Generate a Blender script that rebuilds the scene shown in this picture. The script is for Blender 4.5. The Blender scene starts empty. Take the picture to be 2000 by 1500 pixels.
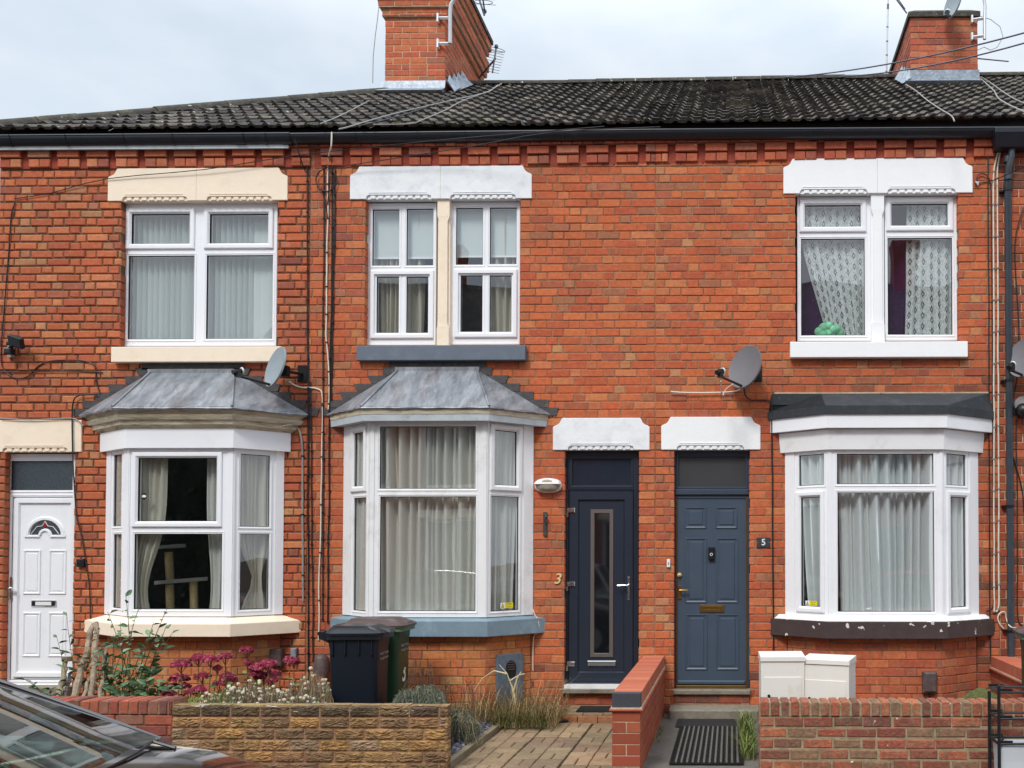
import bpy, bmesh, math, random
from mathutils import Vector, Matrix
random.seed(7)
R = random.Random(11)
scene = bpy.context.scene
COL = scene.collection
PI = math.pi

# ------------------------------------------------------------------ camera model
F_PX = 1830.0; YAW = 0.0144; TILT = 0.0225
PPX, PPY = 1404.0, 1029.0
CAM = Vector((0, -10, 1.76))
RT = Vector((math.cos(YAW), math.sin(YAW), 0))
FW = Vector((-math.sin(YAW)*math.cos(TILT), math.cos(YAW)*math.cos(TILT), math.sin(TILT)))
UP = RT.cross(FW)
cam_d = bpy.data.cameras.new('camera'); cam = bpy.data.objects.new('camera', cam_d); COL.objects.link(cam)
cam.location = CAM; cam.rotation_euler = (PI/2+TILT, 0, YAW)
cam_d.sensor_width = 36; cam_d.lens = F_PX/2000*36
cam_d.shift_x = (1000-PPX)/2000; cam_d.shift_y = (PPY-750)/2000
cam_d.clip_end = 500; cam_d.clip_start = 0.05
scene.camera = cam
scene.render.resolution_x = 1024; scene.render.resolution_y = 768

def ray(u, v): return (FW + RT*((u-PPX)/F_PX) + UP*((PPY-v)/F_PX))
def hit(u, v, O, N):
    d = ray(u, v); t = (Vector(O)-CAM).dot(N)/d.dot(N)
    return CAM + d*t
def W(u, v, Y=0.0): return hit(u, v, (0, Y, 0), Vector((0, 1, 0)))
def G(u, v, z=0.0): return hit(u, v, (0, 0, z), Vector((0, 0, 1)))

class Fr:      # local frame: a along wall, n outward, z up
    def __init__(s, O, U, N): s.O = Vector(O); s.U = Vector(U).normalized(); s.N = Vector(N).normalized()
    def p(s, a, n, z): return s.O + s.U*a + s.N*n + Vector((0, 0, z))
    def px(s, u, v, n=0.0):
        q = hit(u, v, s.O + s.N*n, s.N) - s.O
        return q.dot(s.U), q.z
    def rect(s, r, n=0.0):
        u0, v0, u1, v1 = r; um = (u0+u1)/2; vm = (v0+v1)/2
        return (s.px(u0, vm, n)[0], s.px(u1, vm, n)[0], s.px(um, v1, n)[1], s.px(um, v0, n)[1])
    def off(s, n): return Fr(s.O + s.N*n, s.U, s.N)
FAC = Fr((0, 0, 0), (1, 0, 0), (0, -1, 0))

# ------------------------------------------------------------------ mesh builder
class MB:
    def __init__(s): s.v = []; s.f = []; s.c = []; s.m = []
    def add(s, vs, fs, col=None, m=0):
        b = len(s.v); s.v.extend([tuple(x) for x in vs])
        for f in fs: s.f.append(tuple(b+i for i in f)); s.c.append(col or (1, 1, 1)); s.m.append(m)
    def hexa(s, p, col=None, m=0):   # p: 8 points, bottom 0-3, top 4-7
        s.add(p, [(3, 2, 1, 0), (4, 5, 6, 7), (0, 1, 5, 4), (1, 2, 6, 5), (2, 3, 7, 6), (3, 0, 4, 7)], col, m)
    def box(s, a0, a1, n0, n1, z0, z1, F=None, col=None, m=0, bev=0):
        F = F or FAC
        if bev <= 0:
            # winding: outward for frame where U x N ... handled by recalc
            s.hexa([F.p(a0, n0, z0), F.p(a1, n0, z0), F.p(a1, n1, z0), F.p(a0, n1, z0), F.p(a0, n0, z1), F.p(a1, n0, z1), F.p(a1, n1, z1), F.p(a0, n1, z1)], col, m)
        else:
            b = min(bev, abs(a1-a0)/3, abs(z1-z0)/3, abs(n1-n0)*.8)
            L = []
            for (ia, iz, nn) in ((0, 0, n0), (0, 0, n1-b), (b, b, n1)):
                L += [F.p(a0+ia, nn, z0+iz), F.p(a1-ia, nn, z0+iz), F.p(a1-ia, nn, z1-iz), F.p(a0+ia, nn, z1-iz)]
            fs = [(0, 1, 2, 3), (8, 9, 10, 11)]
            for k in (0, 4):
                for i in range(4):
                    j = (i+1) % 4; fs.append((k+i, k+j, k+4+j, k+4+i))
            s.add(L, fs, col, m)
    def wbox(s, x0, x1, y0, y1, z0, z1, col=None, m=0):
        s.hexa([(x0, y0, z0), (x1, y0, z0), (x1, y1, z0), (x0, y1, z0), (x0, y0, z1), (x1, y0, z1), (x1, y1, z1), (x0, y1, z1)], col, m)
    def prism(s, pts, n0, n1, F=None, col=None, m=0, bev=0):  # pts (a,z) outline extruded n0..n1 (front n1)
        F = F or FAC; k = len(pts)
        if bev:
            ca = sum(p[0] for p in pts)/k; cz = sum(p[1] for p in pts)/k
            ip = []
            for i in range(k):
                a, z = pts[i]; p0 = pts[i-1]; p1 = pts[(i+1) % k]
                e0 = Vector((a-p0[0], z-p0[1])); e1 = Vector((p1[0]-a, p1[1]-z))
                if e0.length < 1e-9 or e1.length < 1e-9: ip.append((a, z)); continue
                e0.normalize(); e1.normalize()
                nn = Vector((-e0.y-e1.y, e0.x+e1.x))
                if nn.length < 1e-6: nn = Vector((-e0.y, e0.x))
                nn.normalize(); q = bev/max(.5, nn.dot(Vector((-e0.y, e0.x))))
                ip.append((a+nn.x*q*s.ori(pts), z+nn.y*q*s.ori(pts)))
            vs = [F.p(a, n0, z) for a, z in pts]+[F.p(a, n1-bev, z) for a, z in pts]+[F.p(a, n1, z) for a, z in ip]
            fs = [tuple(range(k))[::-1], tuple(range(2*k, 3*k))]
            for b in (0, k):
                for i in range(k): j = (i+1) % k; fs.append((b+i, b+j, b+k+j, b+k+i))
        else:
            vs = [F.p(a, n0, z) for a, z in pts]+[F.p(a, n1, z) for a, z in pts]
            fs = [tuple(range(k))[::-1], tuple(range(k, 2*k))]+[(i, (i+1) % k, k+(i+1) % k, k+i) for i in range(k)]
        s.add(vs, fs, col, m)
    @staticmethod
    def ori(pts):
        A = 0
        for i in range(len(pts)):
            x0, y0 = pts[i-1]; x1, y1 = pts[i]; A += x0*y1-x1*y0
        return 1 if A > 0 else -1
    def poly(s, pts3, h, col=None, m=0):   # horizontal/any polygon thickened by vector h
        k = len(pts3); h = Vector(h)
        vs = [Vector(p) for p in pts3]+[Vector(p)+h for p in pts3]
        s.add(vs, [tuple(range(k))[::-1], tuple(range(k, 2*k))]+[(i, (i+1) % k, k+(i+1) % k, k+i) for i in range(k)], col, m)
    def quad(s, a, b, c, d, col=None, m=0): s.add([a, b, c, d], [(0, 1, 2, 3)], col, m)
    def ring(s, a0, a1, z0, z1, prof, F=None, col=None, m=0):   # prof: (outward offset, n) list
        F = F or FAC; vs = []
        for o, n in prof:
            vs += [F.p(a0-o, n, z0-o), F.p(a1+o, n, z0-o), F.p(a1+o, n, z1+o), F.p(a0-o, n, z1+o)]
        fs = []
        for k in range(len(prof)-1):
            for i in range(4):
                j = (i+1) % 4; fs.append((4*k+i, 4*k+j, 4*k+4+j, 4*k+4+i))
        s.add(vs, fs, col, m)
    def tube(s, pts, r, n=6, col=None, m=0, cap=True):
        pts = [Vector(p) for p in pts]; rs = r if isinstance(r, (list, tuple)) else [r]*len(pts)
        prev = None; vs = []
        for i, p in enumerate(pts):
            t = (pts[min(i+1, len(pts)-1)]-pts[max(i-1, 0)])
            if t.length < 1e-9: t = Vector((0, 0, 1))
            t.normalize()
            if prev is None:
                q = Vector((0, 0, 1)) if abs(t.z) < .9 else Vector((1, 0, 0)); x = t.cross(q).normalized()
            else:
                x = prev - t*prev.dot(t)
                x = x.normalized() if x.length > 1e-6 else t.orthogonal().normalized()
            prev = x; y = t.cross(x)
            for k in range(n):
                an = 2*PI*k/n; vs.append(p + (x*math.cos(an)+y*math.sin(an))*rs[i])
        fs = []
        for i in range(len(pts)-1):
            for k in range(n):
                j = (k+1) % n; fs.append((i*n+k, i*n+j, (i+1)*n+j, (i+1)*n+k))
        if cap: fs.append(tuple(range(n))[::-1]); fs.append(tuple((len(pts)-1)*n+k for k in range(n)))
        s.add(vs, fs, col, m)
    def loft(s, rings, cap=True, col=None, m=0, closed=True):
        k = len(rings[0]); vs = [p for r in rings for p in r]; fs = []
        for i in range(len(rings)-1):
            for j in range(k if closed else k-1):
                q = (j+1) % k; fs.append((i*k+j, i*k+q, (i+1)*k+q, (i+1)*k+j))
        if cap: fs.append(tuple(range(k))[::-1]); fs.append(tuple((len(rings)-1)*k+j for j in range(k)))
        s.add(vs, fs, col, m)
    def ball(s, c, r, col=None, m=0, n=6, sq=1.0):
        c = Vector(c); rings = []
        for i in range(1, n//2+1):
            th = PI*i/(n//2+1); rings.append([c+Vector((r*math.sin(th)*math.cos(2*PI*k/n), r*math.sin(th)*math.sin(2*PI*k/n), r*sq*math.cos(th))) for k in range(n)])
        s.loft(rings, True, col, m)
    def build(s, name, mats, parent=None, smooth=False, recalc=True, bevel=0, angle=35, merge=False):
        me = bpy.data.meshes.new(name); me.from_pydata(s.v, [], s.f)
        if not isinstance(mats, (list, tuple)): mats = [mats]
        for mm in mats: me.materials.append(mm)
        me.polygons.foreach_set('material_index', s.m)
        at = me.color_attributes.new('bcol', 'FLOAT_COLOR', 'CORNER')
        buf = []
        for p, c in zip(me.polygons, s.c):
            for _ in range(p.loop_total): buf.extend((c[0], c[1], c[2], 1.0))
        at.data.foreach_set('color', buf)
        if recalc or merge:
            bm = bmesh.new(); bm.from_mesh(me)
            if merge: bmesh.ops.remove_doubles(bm, verts=bm.verts, dist=1e-5)
            if recalc: bmesh.ops.recalc_face_normals(bm, faces=bm.faces)
            bm.to_mesh(me); bm.free()
        if smooth:
            me.polygons.foreach_set('use_smooth', [True]*len(me.polygons))
            me.set_sharp_from_angle(angle=math.radians(angle))
        me.update()
        o = bpy.data.objects.new(name, me); COL.objects.link(o)
        if parent:
            o.parent = parent
            o.matrix_parent_inverse = Matrix.Identity(4)
            # parents are placed at the origin of the part's coordinates unless stated otherwise
            if parent.get('_base') is not None:
                b = Vector(parent['_base']); me.transform(Matrix.Translation(-b)); o['_base'] = list(b)
            elif parent.type == 'MESH' and parent.get('_base') is None: pass
        if bevel:
            bv = o.modifiers.new('bevel', 'BEVEL'); bv.width = bevel; bv.segments = 2; bv.limit_method = 'ANGLE'
        return o

def tag(o, label=None, cat=None, group=None, kind=None):
    if label: o['label'] = label
    if cat: o['category'] = cat
    if group: o['group'] = group
    if kind: o['kind'] = kind
    return o
def thing(name, base, label, cat, group=None):
    o = bpy.data.objects.new(name, None); COL.objects.link(o); o.location = Vector(base); o['_base'] = list(Vector(base))
    o.empty_display_size = .1
    return tag(o, label, cat, group)

# ------------------------------------------------------------------ materials
def C(r, g, b, k=1.0):
    def l(x):
        x /= 255.; return (x/12.92 if x <= .04045 else ((x+.055)/1.055)**2.4)*k
    return (l(r), l(g), l(b))
class NT:
    def __init__(s, name):
        s.mat = bpy.data.materials.new(name); s.mat.use_nodes = True; s.t = s.mat.node_tree; s.t.nodes.clear()
        s.out = s.n('ShaderNodeOutputMaterial')
    def n(s, typ, **kw):
        x = s.t.nodes.new(typ)
        for k, v in kw.items():
            if k.startswith('i_'):
                key = k[2:].replace('_', ' '); x.inputs[key].default_value = v
            else: setattr(x, k, v)
        return x
    def l(s, a, b): s.t.links.new(a, b)
def rgba(c): return (c[0], c[1], c[2], 1)
def mat(name, base, rough=.6, metal=0, var=0.0, vscale=8, bump=0.0, bscale=40, attr=False, spots=None, spec=.5, coat=0, stretch=None, dirt=None, trans=0, rvar=0.0, detail=6):
    """base colour; var = value variation; spots = (scale, threshold, colour); dirt=(colour, amount, scale)"""
    N = NT(name); b = N.n('ShaderNodeBsdfPrincipled', i_Roughness=rough, i_Metallic=metal)
    b.inputs['Specular IOR Level'].default_value = spec
    b.inputs['Coat Weight'].default_value = coat; b.inputs['Coat Roughness'].default_value = .05
    if trans: b.inputs['Transmission Weight'].default_value = trans
    tc = N.n('ShaderNodeTexCoord'); src = tc.outputs['Object']
    geo = N.n('ShaderNodeNewGeometry'); src = geo.outputs['Position']
    if stretch:
        mp = N.n('ShaderNodeMapping'); mp.inputs['Scale'].default_value = stretch; N.l(src, mp.inputs['Vector']); src = mp.outputs['Vector']
    col = None
    if attr:
        a = N.n('ShaderNodeAttribute', attribute_name='bcol'); col = a.outputs['Color']
    else:
        r = N.n('ShaderNodeRGB'); r.outputs[0].default_value = rgba(base); col = r.outputs[0]
    if var:
        no = N.n('ShaderNodeTexNoise', i_Scale=vscale, i_Detail=detail, i_Roughness=.65); N.l(src, no.inputs['Vector'])
        mr = N.n('ShaderNodeMapRange'); mr.inputs['From Min'].default_value = .3; mr.inputs['From Max'].default_value = .7
        mr.inputs['To Min'].default_value = 1-var; mr.inputs['To Max'].default_value = 1+var
        N.l(no.outputs['Fac'], mr.inputs['Value'])
        mx = N.n('ShaderNodeMix', data_type='RGBA', blend_type='MULTIPLY'); mx.inputs[0].default_value = 1
        N.l(col, mx.inputs[6])
        cb = N.n('ShaderNodeCombineColor'); N.l(mr.outputs[0], cb.inputs[0]); N.l(mr.outputs[0], cb.inputs[1]); N.l(mr.outputs[0], cb.inputs[2])
        N.l(cb.outputs[0], mx.inputs[7]); col = mx.outputs[2]
    for sp in ([dirt] if dirt and not isinstance(dirt, list) else (dirt or [])):
        dc, am, sc = sp[:3]; lo = sp[3] if len(sp) > 3 else .5
        no = N.n('ShaderNodeTexNoise', i_Scale=sc, i_Detail=7, i_Roughness=.7); N.l(src, no.inputs['Vector'])
        mr = N.n('ShaderNodeMapRange'); mr.inputs['From Min'].default_value = lo; mr.inputs['From Max'].default_value = lo+.2
        mr.inputs['To Max'].default_value = am; N.l(no.outputs['Fac'], mr.inputs['Value'])
        mx = N.n('ShaderNodeMix', data_type='RGBA'); N.l(mr.outputs[0], mx.inputs[0]); N.l(col, mx.inputs[6]); mx.inputs[7].default_value = rgba(dc); col = mx.outputs[2]
    for sp in (spots if isinstance(spots, list) else ([spots] if spots else [])):
        sc, th, sc_col = sp
        no = N.n('ShaderNodeTexNoise', i_Scale=sc, i_Detail=3, i_Roughness=.5); N.l(src, no.inputs['Vector'])
        mr = N.n('ShaderNodeMapRange'); mr.inputs['From Min'].default_value = th; mr.inputs['From Max'].default_value = th+.03
        N.l(no.outputs['Fac'], mr.inputs['Value'])
        mx = N.n('ShaderNodeMix', data_type='RGBA'); N.l(mr.outputs[0], mx.inputs[0]); N.l(col, mx.inputs[6]); mx.inputs[7].default_value = rgba(sc_col); col = mx.outputs[2]
    N.l(col, b.inputs['Base Color'])
    if rvar:
        no = N.n('ShaderNodeTexNoise', i_Scale=vscale*1.7, i_Detail=5); N.l(src, no.inputs['Vector'])
        mr = N.n('ShaderNodeMapRange'); mr.inputs['To Min'].default_value = max(.02, rough-rvar); mr.inputs['To Max'].default_value = min(1, rough+rvar)
        N.l(no.outputs['Fac'], mr.inputs['Value']); N.l(mr.outputs[0], b.inputs['Roughness'])
    if bump:
        no = N.n('ShaderNodeTexNoise', i_Scale=bscale, i_Detail=5, i_Roughness=.6); N.l(src, no.inputs['Vector'])
        bp = N.n('ShaderNodeBump', i_Strength=1.0, i_Distance=bump); N.l(no.outputs['Fac'], bp.inputs['Height']); N.l(bp.outputs[0], b.inputs['Normal'])
    N.l(b.outputs[0], N.out.inputs[0])
    return N.mat
def glass_mat(name, ior=1.9, tint=(.93, .96, .95), rough=0.0, wav=.0006):
    N = NT(name); tr = N.n('ShaderNodeBsdfTransparent'); tr.inputs[0].default_value = rgba(tint)
    gl = N.n('ShaderNodeBsdfGlossy', i_Roughness=rough); gl.inputs[0].default_value = (1, 1, 1, 1)
    f0 = ((ior-1)/(ior+1))**2*1.45
    geo = N.n('ShaderNodeNewGeometry'); no = N.n('ShaderNodeTexNoise', i_Scale=1.6, i_Detail=1); N.l(geo.outputs['Position'], no.inputs['Vector'])
    bp = N.n('ShaderNodeBump', i_Strength=1.0, i_Distance=wav*4); N.l(no.outputs['Fac'], bp.inputs['Height']); N.l(bp.outputs[0], gl.inputs['Normal'])
    lw = N.n('ShaderNodeLayerWeight'); lw.inputs['Blend'].default_value = .5      # facing = 1-|cos|
    pw = N.n('ShaderNodeMath', operation='POWER'); pw.inputs[1].default_value = 5; N.l(lw.outputs['Facing'], pw.inputs[0])
    fr = N.n('ShaderNodeMath', operation='MULTIPLY_ADD'); fr.inputs[1].default_value = 1-f0; fr.inputs[2].default_value = f0; N.l(pw.outputs[0], fr.inputs[0])
    mx = N.n('ShaderNodeMixShader'); N.l(fr.outputs[0], mx.inputs[0]); N.l(tr.outputs[0], mx.inputs[1]); N.l(gl.outputs[0], mx.inputs[2]); N.l(mx.outputs[0], N.out.inputs[0])
    return N.mat
def fabric(name, col, transl=.35, alpha=1.0, rough=.9, lace=None):
    N = NT(name); d = N.n('ShaderNodeBsdfDiffuse'); d.inputs[0].default_value = rgba(col)
    t = N.n('ShaderNodeBsdfTranslucent'); t.inputs[0].default_value = rgba(col)
    mx = N.n('ShaderNodeMixShader'); mx.inputs[0].default_value = transl; N.l(d.outputs[0], mx.inputs[1]); N.l(t.outputs[0], mx.inputs[2]); o = mx.outputs[0]
    if alpha < 1 or lace:
        tr = N.n('ShaderNodeBsdfTransparent'); m2 = N.n('ShaderNodeMixShader'); m2.inputs[0].default_value = alpha
        N.l(tr.outputs[0], m2.inputs[1]); N.l(o, m2.inputs[2])
        if lace:
            uv = N.n('ShaderNodeAttribute', attribute_name='bcol'); sep = N.n('ShaderNodeSeparateColor'); N.l(uv.outputs['Color'], sep.inputs[0])
            def fract_cell(sock, k, off=None):
                m = N.n('ShaderNodeMath', operation='MULTIPLY'); m.inputs[1].default_value = k; N.l(sock, m.inputs[0]); s_ = m.outputs[0]
                if off is not None:
                    ad = N.n('ShaderNodeMath', operation='ADD'); N.l(s_, ad.inputs[0]); N.l(off, ad.inputs[1]); s_ = ad.outputs[0]
                f = N.n('ShaderNodeMath', operation='FRACT'); N.l(s_, f.inputs[0])
                sb = N.n('ShaderNodeMath', operation='SUBTRACT'); N.l(f.outputs[0], sb.inputs[0]); sb.inputs[1].default_value = .5
                ab = N.n('ShaderNodeMath', operation='ABSOLUTE'); N.l(sb.outputs[0], ab.inputs[0]); return ab.outputs[0], s_
            ax, raw = fract_cell(sep.outputs[0], lace[0])
            fl = N.n('ShaderNodeMath', operation='FLOOR'); N.l(raw, fl.inputs[0])
            hf = N.n('ShaderNodeMath', operation='MULTIPLY'); hf.inputs[1].default_value = .5; N.l(fl.outputs[0], hf.inputs[0])
            az, _ = fract_cell(sep.outputs[1], lace[1], hf.outputs[0])
            sx = N.n('ShaderNodeMath', operation='MULTIPLY'); sx.inputs[1].default_value = 1.5; N.l(ax, sx.inputs[0])
            sm = N.n('ShaderNodeMath', operation='ADD'); N.l(sx.outputs[0], sm.inputs[0]); N.l(az, sm.inputs[1])
            # ring-shaped hole around a small diamond
            s2 = N.n('ShaderNodeMath', operation='SUBTRACT'); N.l(sm.outputs[0], s2.inputs[0]); s2.inputs[1].default_value = .27
            a2 = N.n('ShaderNodeMath', operation='ABSOLUTE'); N.l(s2.outputs[0], a2.inputs[0])
            mr = N.n('ShaderNodeMapRange'); mr.inputs['From Min'].default_value = .07; mr.inputs['From Max'].default_value = .13
            mr.inputs['To Min'].default_value = .12; mr.inputs['To Max'].default_value = alpha; N.l(a2.outputs[0], mr.inputs['Value'])
            no = N.n('ShaderNodeTexNoise', i_Scale=60, i_Detail=2); g = N.n('ShaderNodeNewGeometry'); N.l(g.outputs['Position'], no.inputs['Vector'])
            m3 = N.n('ShaderNodeMapRange'); m3.inputs['From Min'].default_value = .35; m3.inputs['From Max'].default_value = .6; m3.inputs['To Min'].default_value = .62; m3.inputs['To Max'].default_value = 1
            N.l(no.outputs['Fac'], m3.inputs['Value']); mu = N.n('ShaderNodeMath', operation='MULTIPLY'); N.l(mr.outputs[0], mu.inputs[0]); N.l(m3.outputs[0], mu.inputs[1])
            N.l(mu.outputs[0], m2.inputs[0])
        o = m2.outputs[0]
    N.l(o, N.out.inputs[0]); return N.mat

M = {}
M['brick'] = mat('brick', (0, 0, 0), .88, attr=True, var=.22, vscale=22, bump=.005, bscale=60, dirt=[(C(132, 78, 54), .45, .7, .50), (C(196, 122, 86), .3, 9, .5), (C(206, 158, 130), .38, 1.7, .60), (C(118, 72, 58), .32, 15, .6), (C(214, 164, 130), .35, 20, .63)], spots=(30, .73, C(214, 180, 150)))
M['brick_smooth'] = mat('smooth_red_brick', (0, 0, 0), .75, attr=True, var=.07, vscale=18, bump=.0015, bscale=90)
M['brick_old'] = mat('weathered_brick', (0, 0, 0), .92, attr=True, var=.35, vscale=30, bump=.010, bscale=45, dirt=[(C(100, 88, 66), .6, 7, .48), (C(158, 148, 122), .45, 20, .54), (C(84, 56, 46), .5, 13, .55)], spots=[(22, .72, C(205, 200, 186))])
M['mortar_dark'] = mat('dark_mortar', C(118, 86, 64), .95, var=.25, vscale=20, bump=.004, bscale=90, dirt=(C(60, 48, 42), .5, 3))
M['mortar'] = mat('sand_mortar', C(160, 120, 92), .95, var=.25, vscale=20, bump=.004, bscale=90, dirt=[(C(110, 70, 50), .8, .8, .46), (C(184, 150, 118), .5, 2.5, .56)])
M['mortar_old'] = mat('old_sandy_mortar', C(160, 144, 114), .95, var=.25, vscale=22, bump=.004, bscale=80, dirt=(C(104, 92, 70), .6, 5, .48))
M['mortar_light'] = mat('pale_mortar', C(196, 176, 146), .95, var=.18, vscale=22, bump=.003, bscale=90, dirt=(C(120, 105, 84), .5, 4))
M['stone'] = mat('split_stone_block', (0, 0, 0), .95, attr=True, var=.3, vscale=22, bump=.09, bscale=16, stretch=(.5, 1, 1.9), dirt=[(C(70, 58, 44), .6, 3, .5)])
M['stone_top'] = mat('weathered_stone_block', (0, 0, 0), .95, attr=True, var=.3, vscale=22, bump=.09, bscale=16, stretch=(.5, 1, 1.9), dirt=[(C(62, 54, 44), .7, 5, .45)], spots=[(16, .66, C(214, 208, 194))])
M['cream'] = mat('cream_stone_paint', C(248, 230, 206), .7, var=.03, vscale=5, bump=.002, bscale=30, dirt=[(C(226, 196, 160), .4, 3.0, .54), (C(140, 120, 100), .3, 16, .67)])
M['white_paint'] = mat('white_masonry_paint', C(240, 242, 243), .65, var=.04, vscale=6, bump=.002, bscale=40, dirt=[(C(196, 200, 208), .5, 5, .5), (C(150, 140, 128), .35, 16, .67)])
M['white_paint2'] = mat('fresh_white_masonry_paint', C(246, 247, 247), .6, var=.02, vscale=6, bump=.0015, bscale=30, dirt=[(C(190, 186, 178), .3, 12, .66)])
M['bluegrey_paint'] = mat('blue_grey_sill_paint', C(98, 108, 120), .6, var=.06, vscale=9, dirt=[(C(130, 142, 154), .35, 4, .55)])
M['blue_paint'] = mat('pale_blue_sill_paint', C(122, 144, 156), .65, var=.09, vscale=7, bump=.002, dirt=[(C(90, 105, 112), .5, 7, .54), (C(165, 185, 195), .5, 4, .56)])
M['brown_paint'] = mat('peeling_brown_sill_paint', C(70, 56, 54), .75, var=.18, vscale=12, bump=.003, bscale=50, spots=[(13, .66, C(225, 222, 216))])
M['upvc'] = mat('white_plastic_frame', C(244, 245, 248), .28, var=.015, vscale=3, dirt=[(C(205, 205, 206), .3, 2.5, .55)])
M['upvc_old'] = mat('weathered_white_frame', C(240, 240, 240), .35, var=.02, vscale=3, dirt=[(C(186, 182, 172), .45, 3.5, .52)])
M['gasket'] = mat('rubber_gasket', (.012, .012, .014), .6)
M['glass'] = glass_mat('window_glass', 1.92)
M['glass_dark'] = glass_mat('door_glass', 1.6, (.5, .53, .56))
M['glass_frost'] = mat('obscure_glass', C(58, 68, 74), .22, var=.35, vscale=60, bump=.004, bscale=120, spec=.8)
M['obsc_navy'] = mat('smoked_door_glass', C(34, 44, 58), .12, var=.12, vscale=4, spec=.7)
M['obsc_grey'] = mat('frosted_grey_glass', C(66, 68, 70), .3, var=.08, vscale=3, spec=.5)
M['glass_car'] = glass_mat('car_glass', 1.9, (.42, .52, .48), wav=.0001)
M['lead'] = mat('lead_sheet', C(134, 138, 144), .45, metal=.25, var=.35, vscale=4, bump=.006, bscale=7, stretch=(2.4, .7, .9), dirt=[(C(198, 200, 205), .5, 2.6, .5), (C(96, 78, 74), .7, 1.9, .5), (C(74, 78, 82), .65, 5, .52), (C(60, 60, 60), .5, 11, .6)], rvar=.15)
M['lead_dark'] = mat('old_lead_flashing', C(76, 72, 72), .75, metal=.1, var=.3, vscale=14, bump=.004, bscale=30, dirt=[(C(150, 140, 130), .4, 8, .55)])
M['lead_light'] = mat('bright_lead_flashing', C(142, 152, 162), .45, metal=.3, var=.35, vscale=16, bump=.008, bscale=26)
M['felt'] = mat('mineral_roofing_felt', C(52, 56, 60), .9, var=.4, vscale=120, bump=.003, bscale=200, dirt=[(C(84, 86, 88), .5, 4, .5)], spots=[(90, .68, C(130, 132, 134))])
M['tile'] = mat('concrete_roof_tile', (0, 0, 0), .92, attr=True, var=.45, vscale=16, bump=.014, bscale=45, dirt=[(C(112, 106, 96), .55, 7, .52), (C(34, 31, 30), .6, 3, .5)], spots=[(13, .65, C(176, 172, 160))])
M['ridge'] = mat('mossy_ridge_tile', C(70, 66, 60), .95, var=.4, vscale=9, bump=.02, bscale=30, dirt=[(C(120, 116, 90), .5, 7, .52)], spots=[(14, .68, C(186, 184, 172))])
M['moss'] = mat('green_moss', C(86, 92, 48), 1, var=.4, vscale=40, bump=.02, bscale=60)
M['gutter'] = mat('black_plastic_gutter', C(30, 34, 42), .33, var=.2, vscale=6, dirt=[(C(70, 72, 74), .35, 5, .58)])
M['pipe'] = mat('grey_downpipe', C(58, 66, 74), .4, var=.15, vscale=8, dirt=[(C(110, 112, 112), .3, 9, .56)])
M['wood_old'] = mat('peeling_cornice_paint', C(206, 194, 168), .85, var=.2, vscale=10, bump=.006, bscale=40, stretch=(.6, .6, 3.5), dirt=[(C(104, 84, 62), .8, 6, .5), (C(232, 226, 208), .7, 4, .5), (C(60, 50, 42), .7, 9, .6)])
M['fascia_grey'] = mat('grey_white_fascia_paint', C(190, 198, 202), .7, var=.12, vscale=6, dirt=[(C(120, 122, 120), .6, 7, .55)])
M['navy'] = mat('navy_composite_door', C(36, 44, 57), .38, var=.06, vscale=5)
M['blue_door'] = mat('slate_blue_door_paint', C(66, 80, 96), .42, var=.08, vscale=4, bump=.0008, bscale=60, dirt=(C(92, 98, 102), .25, 5, .56))
M['blue_frame'] = mat('dark_blue_door_frame', C(52, 64, 80), .5, var=.08, vscale=4)
M['chrome'] = mat('chrome', C(215, 216, 220), .18, metal=1)
M['steel'] = mat('brushed_steel', C(150, 142, 138), .38, metal=.85)
M['brass'] = mat('aged_brass', C(150, 118, 66), .35, metal=.9, var=.15, vscale=30)
M['gold'] = mat('gold_number', C(232, 206, 150), .4, metal=.1)
M['black'] = mat('black_plastic', C(22, 22, 25), .4)
M['black_m'] = mat('matt_black', C(26, 26, 28), .8)
M['cable_black'] = mat('black_cable', C(26, 24, 26), .5)
M['cable_brown'] = mat('brown_cable', C(58, 38, 34), .6)
M['cable_white'] = mat('cream_cable', C(222, 214, 196), .55, var=.1, vscale=10)
M['cable_grey'] = mat('grey_cable', C(150, 146, 142), .6, var=.15, vscale=10)
M['dish'] = mat('grey_dish', C(112, 110, 114), .5, var=.05, vscale=6)
M['dish_lt'] = mat('pale_dish', C(142, 154, 160), .5, var=.08, vscale=6)
M['galv'] = mat('galvanised_pole', C(196, 198, 200), .35, metal=.5, var=.08)
M['alu'] = mat('aerial_rod', C(96, 94, 108), .4, metal=.5)
M['concrete'] = mat('concrete_step', C(134, 126, 112), .95, var=.22, vscale=18, bump=.005, bscale=60, dirt=[(C(86, 82, 68), .6, 5, .5)])
M['concrete_dk'] = mat('dirty_concrete_path', C(104, 98, 90), .95, var=.25, vscale=12, bump=.004, bscale=60, dirt=[(C(62, 60, 54), .7, 3, .48)])
M['paver'] = mat('block_paver', (0, 0, 0), .95, attr=True, var=.22, vscale=24, bump=.005, bscale=70, dirt=[(C(96, 86, 66), .5, 4, .5)])
M['joint'] = mat('paving_joint_soil', C(66, 58, 44), 1, var=.4, vscale=30, bump=.005)
M['asphalt'] = mat('asphalt', C(66, 66, 68), .9, var=.2, vscale=60, bump=.004, bscale=150)
M['pavement'] = mat('pavement_tarmac', C(100, 98, 96), .95, var=.15, vscale=30, bump=.003, bscale=100)
M['kerb'] = mat('kerb_stone', C(140, 138, 132), .9, var=.15, vscale=12)
M['soil'] = mat('garden_soil', C(70, 56, 42), 1, var=.4, vscale=25, bump=.02, bscale=40)
M['gravel'] = mat('slate_chippings', (0, 0, 0), .8, attr=True, var=.2, vscale=40)
M['timber'] = mat('weathered_timber_edge', C(132, 122, 98), .9, var=.3, vscale=20, stretch=(1, .15, 1), bump=.004)
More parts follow.
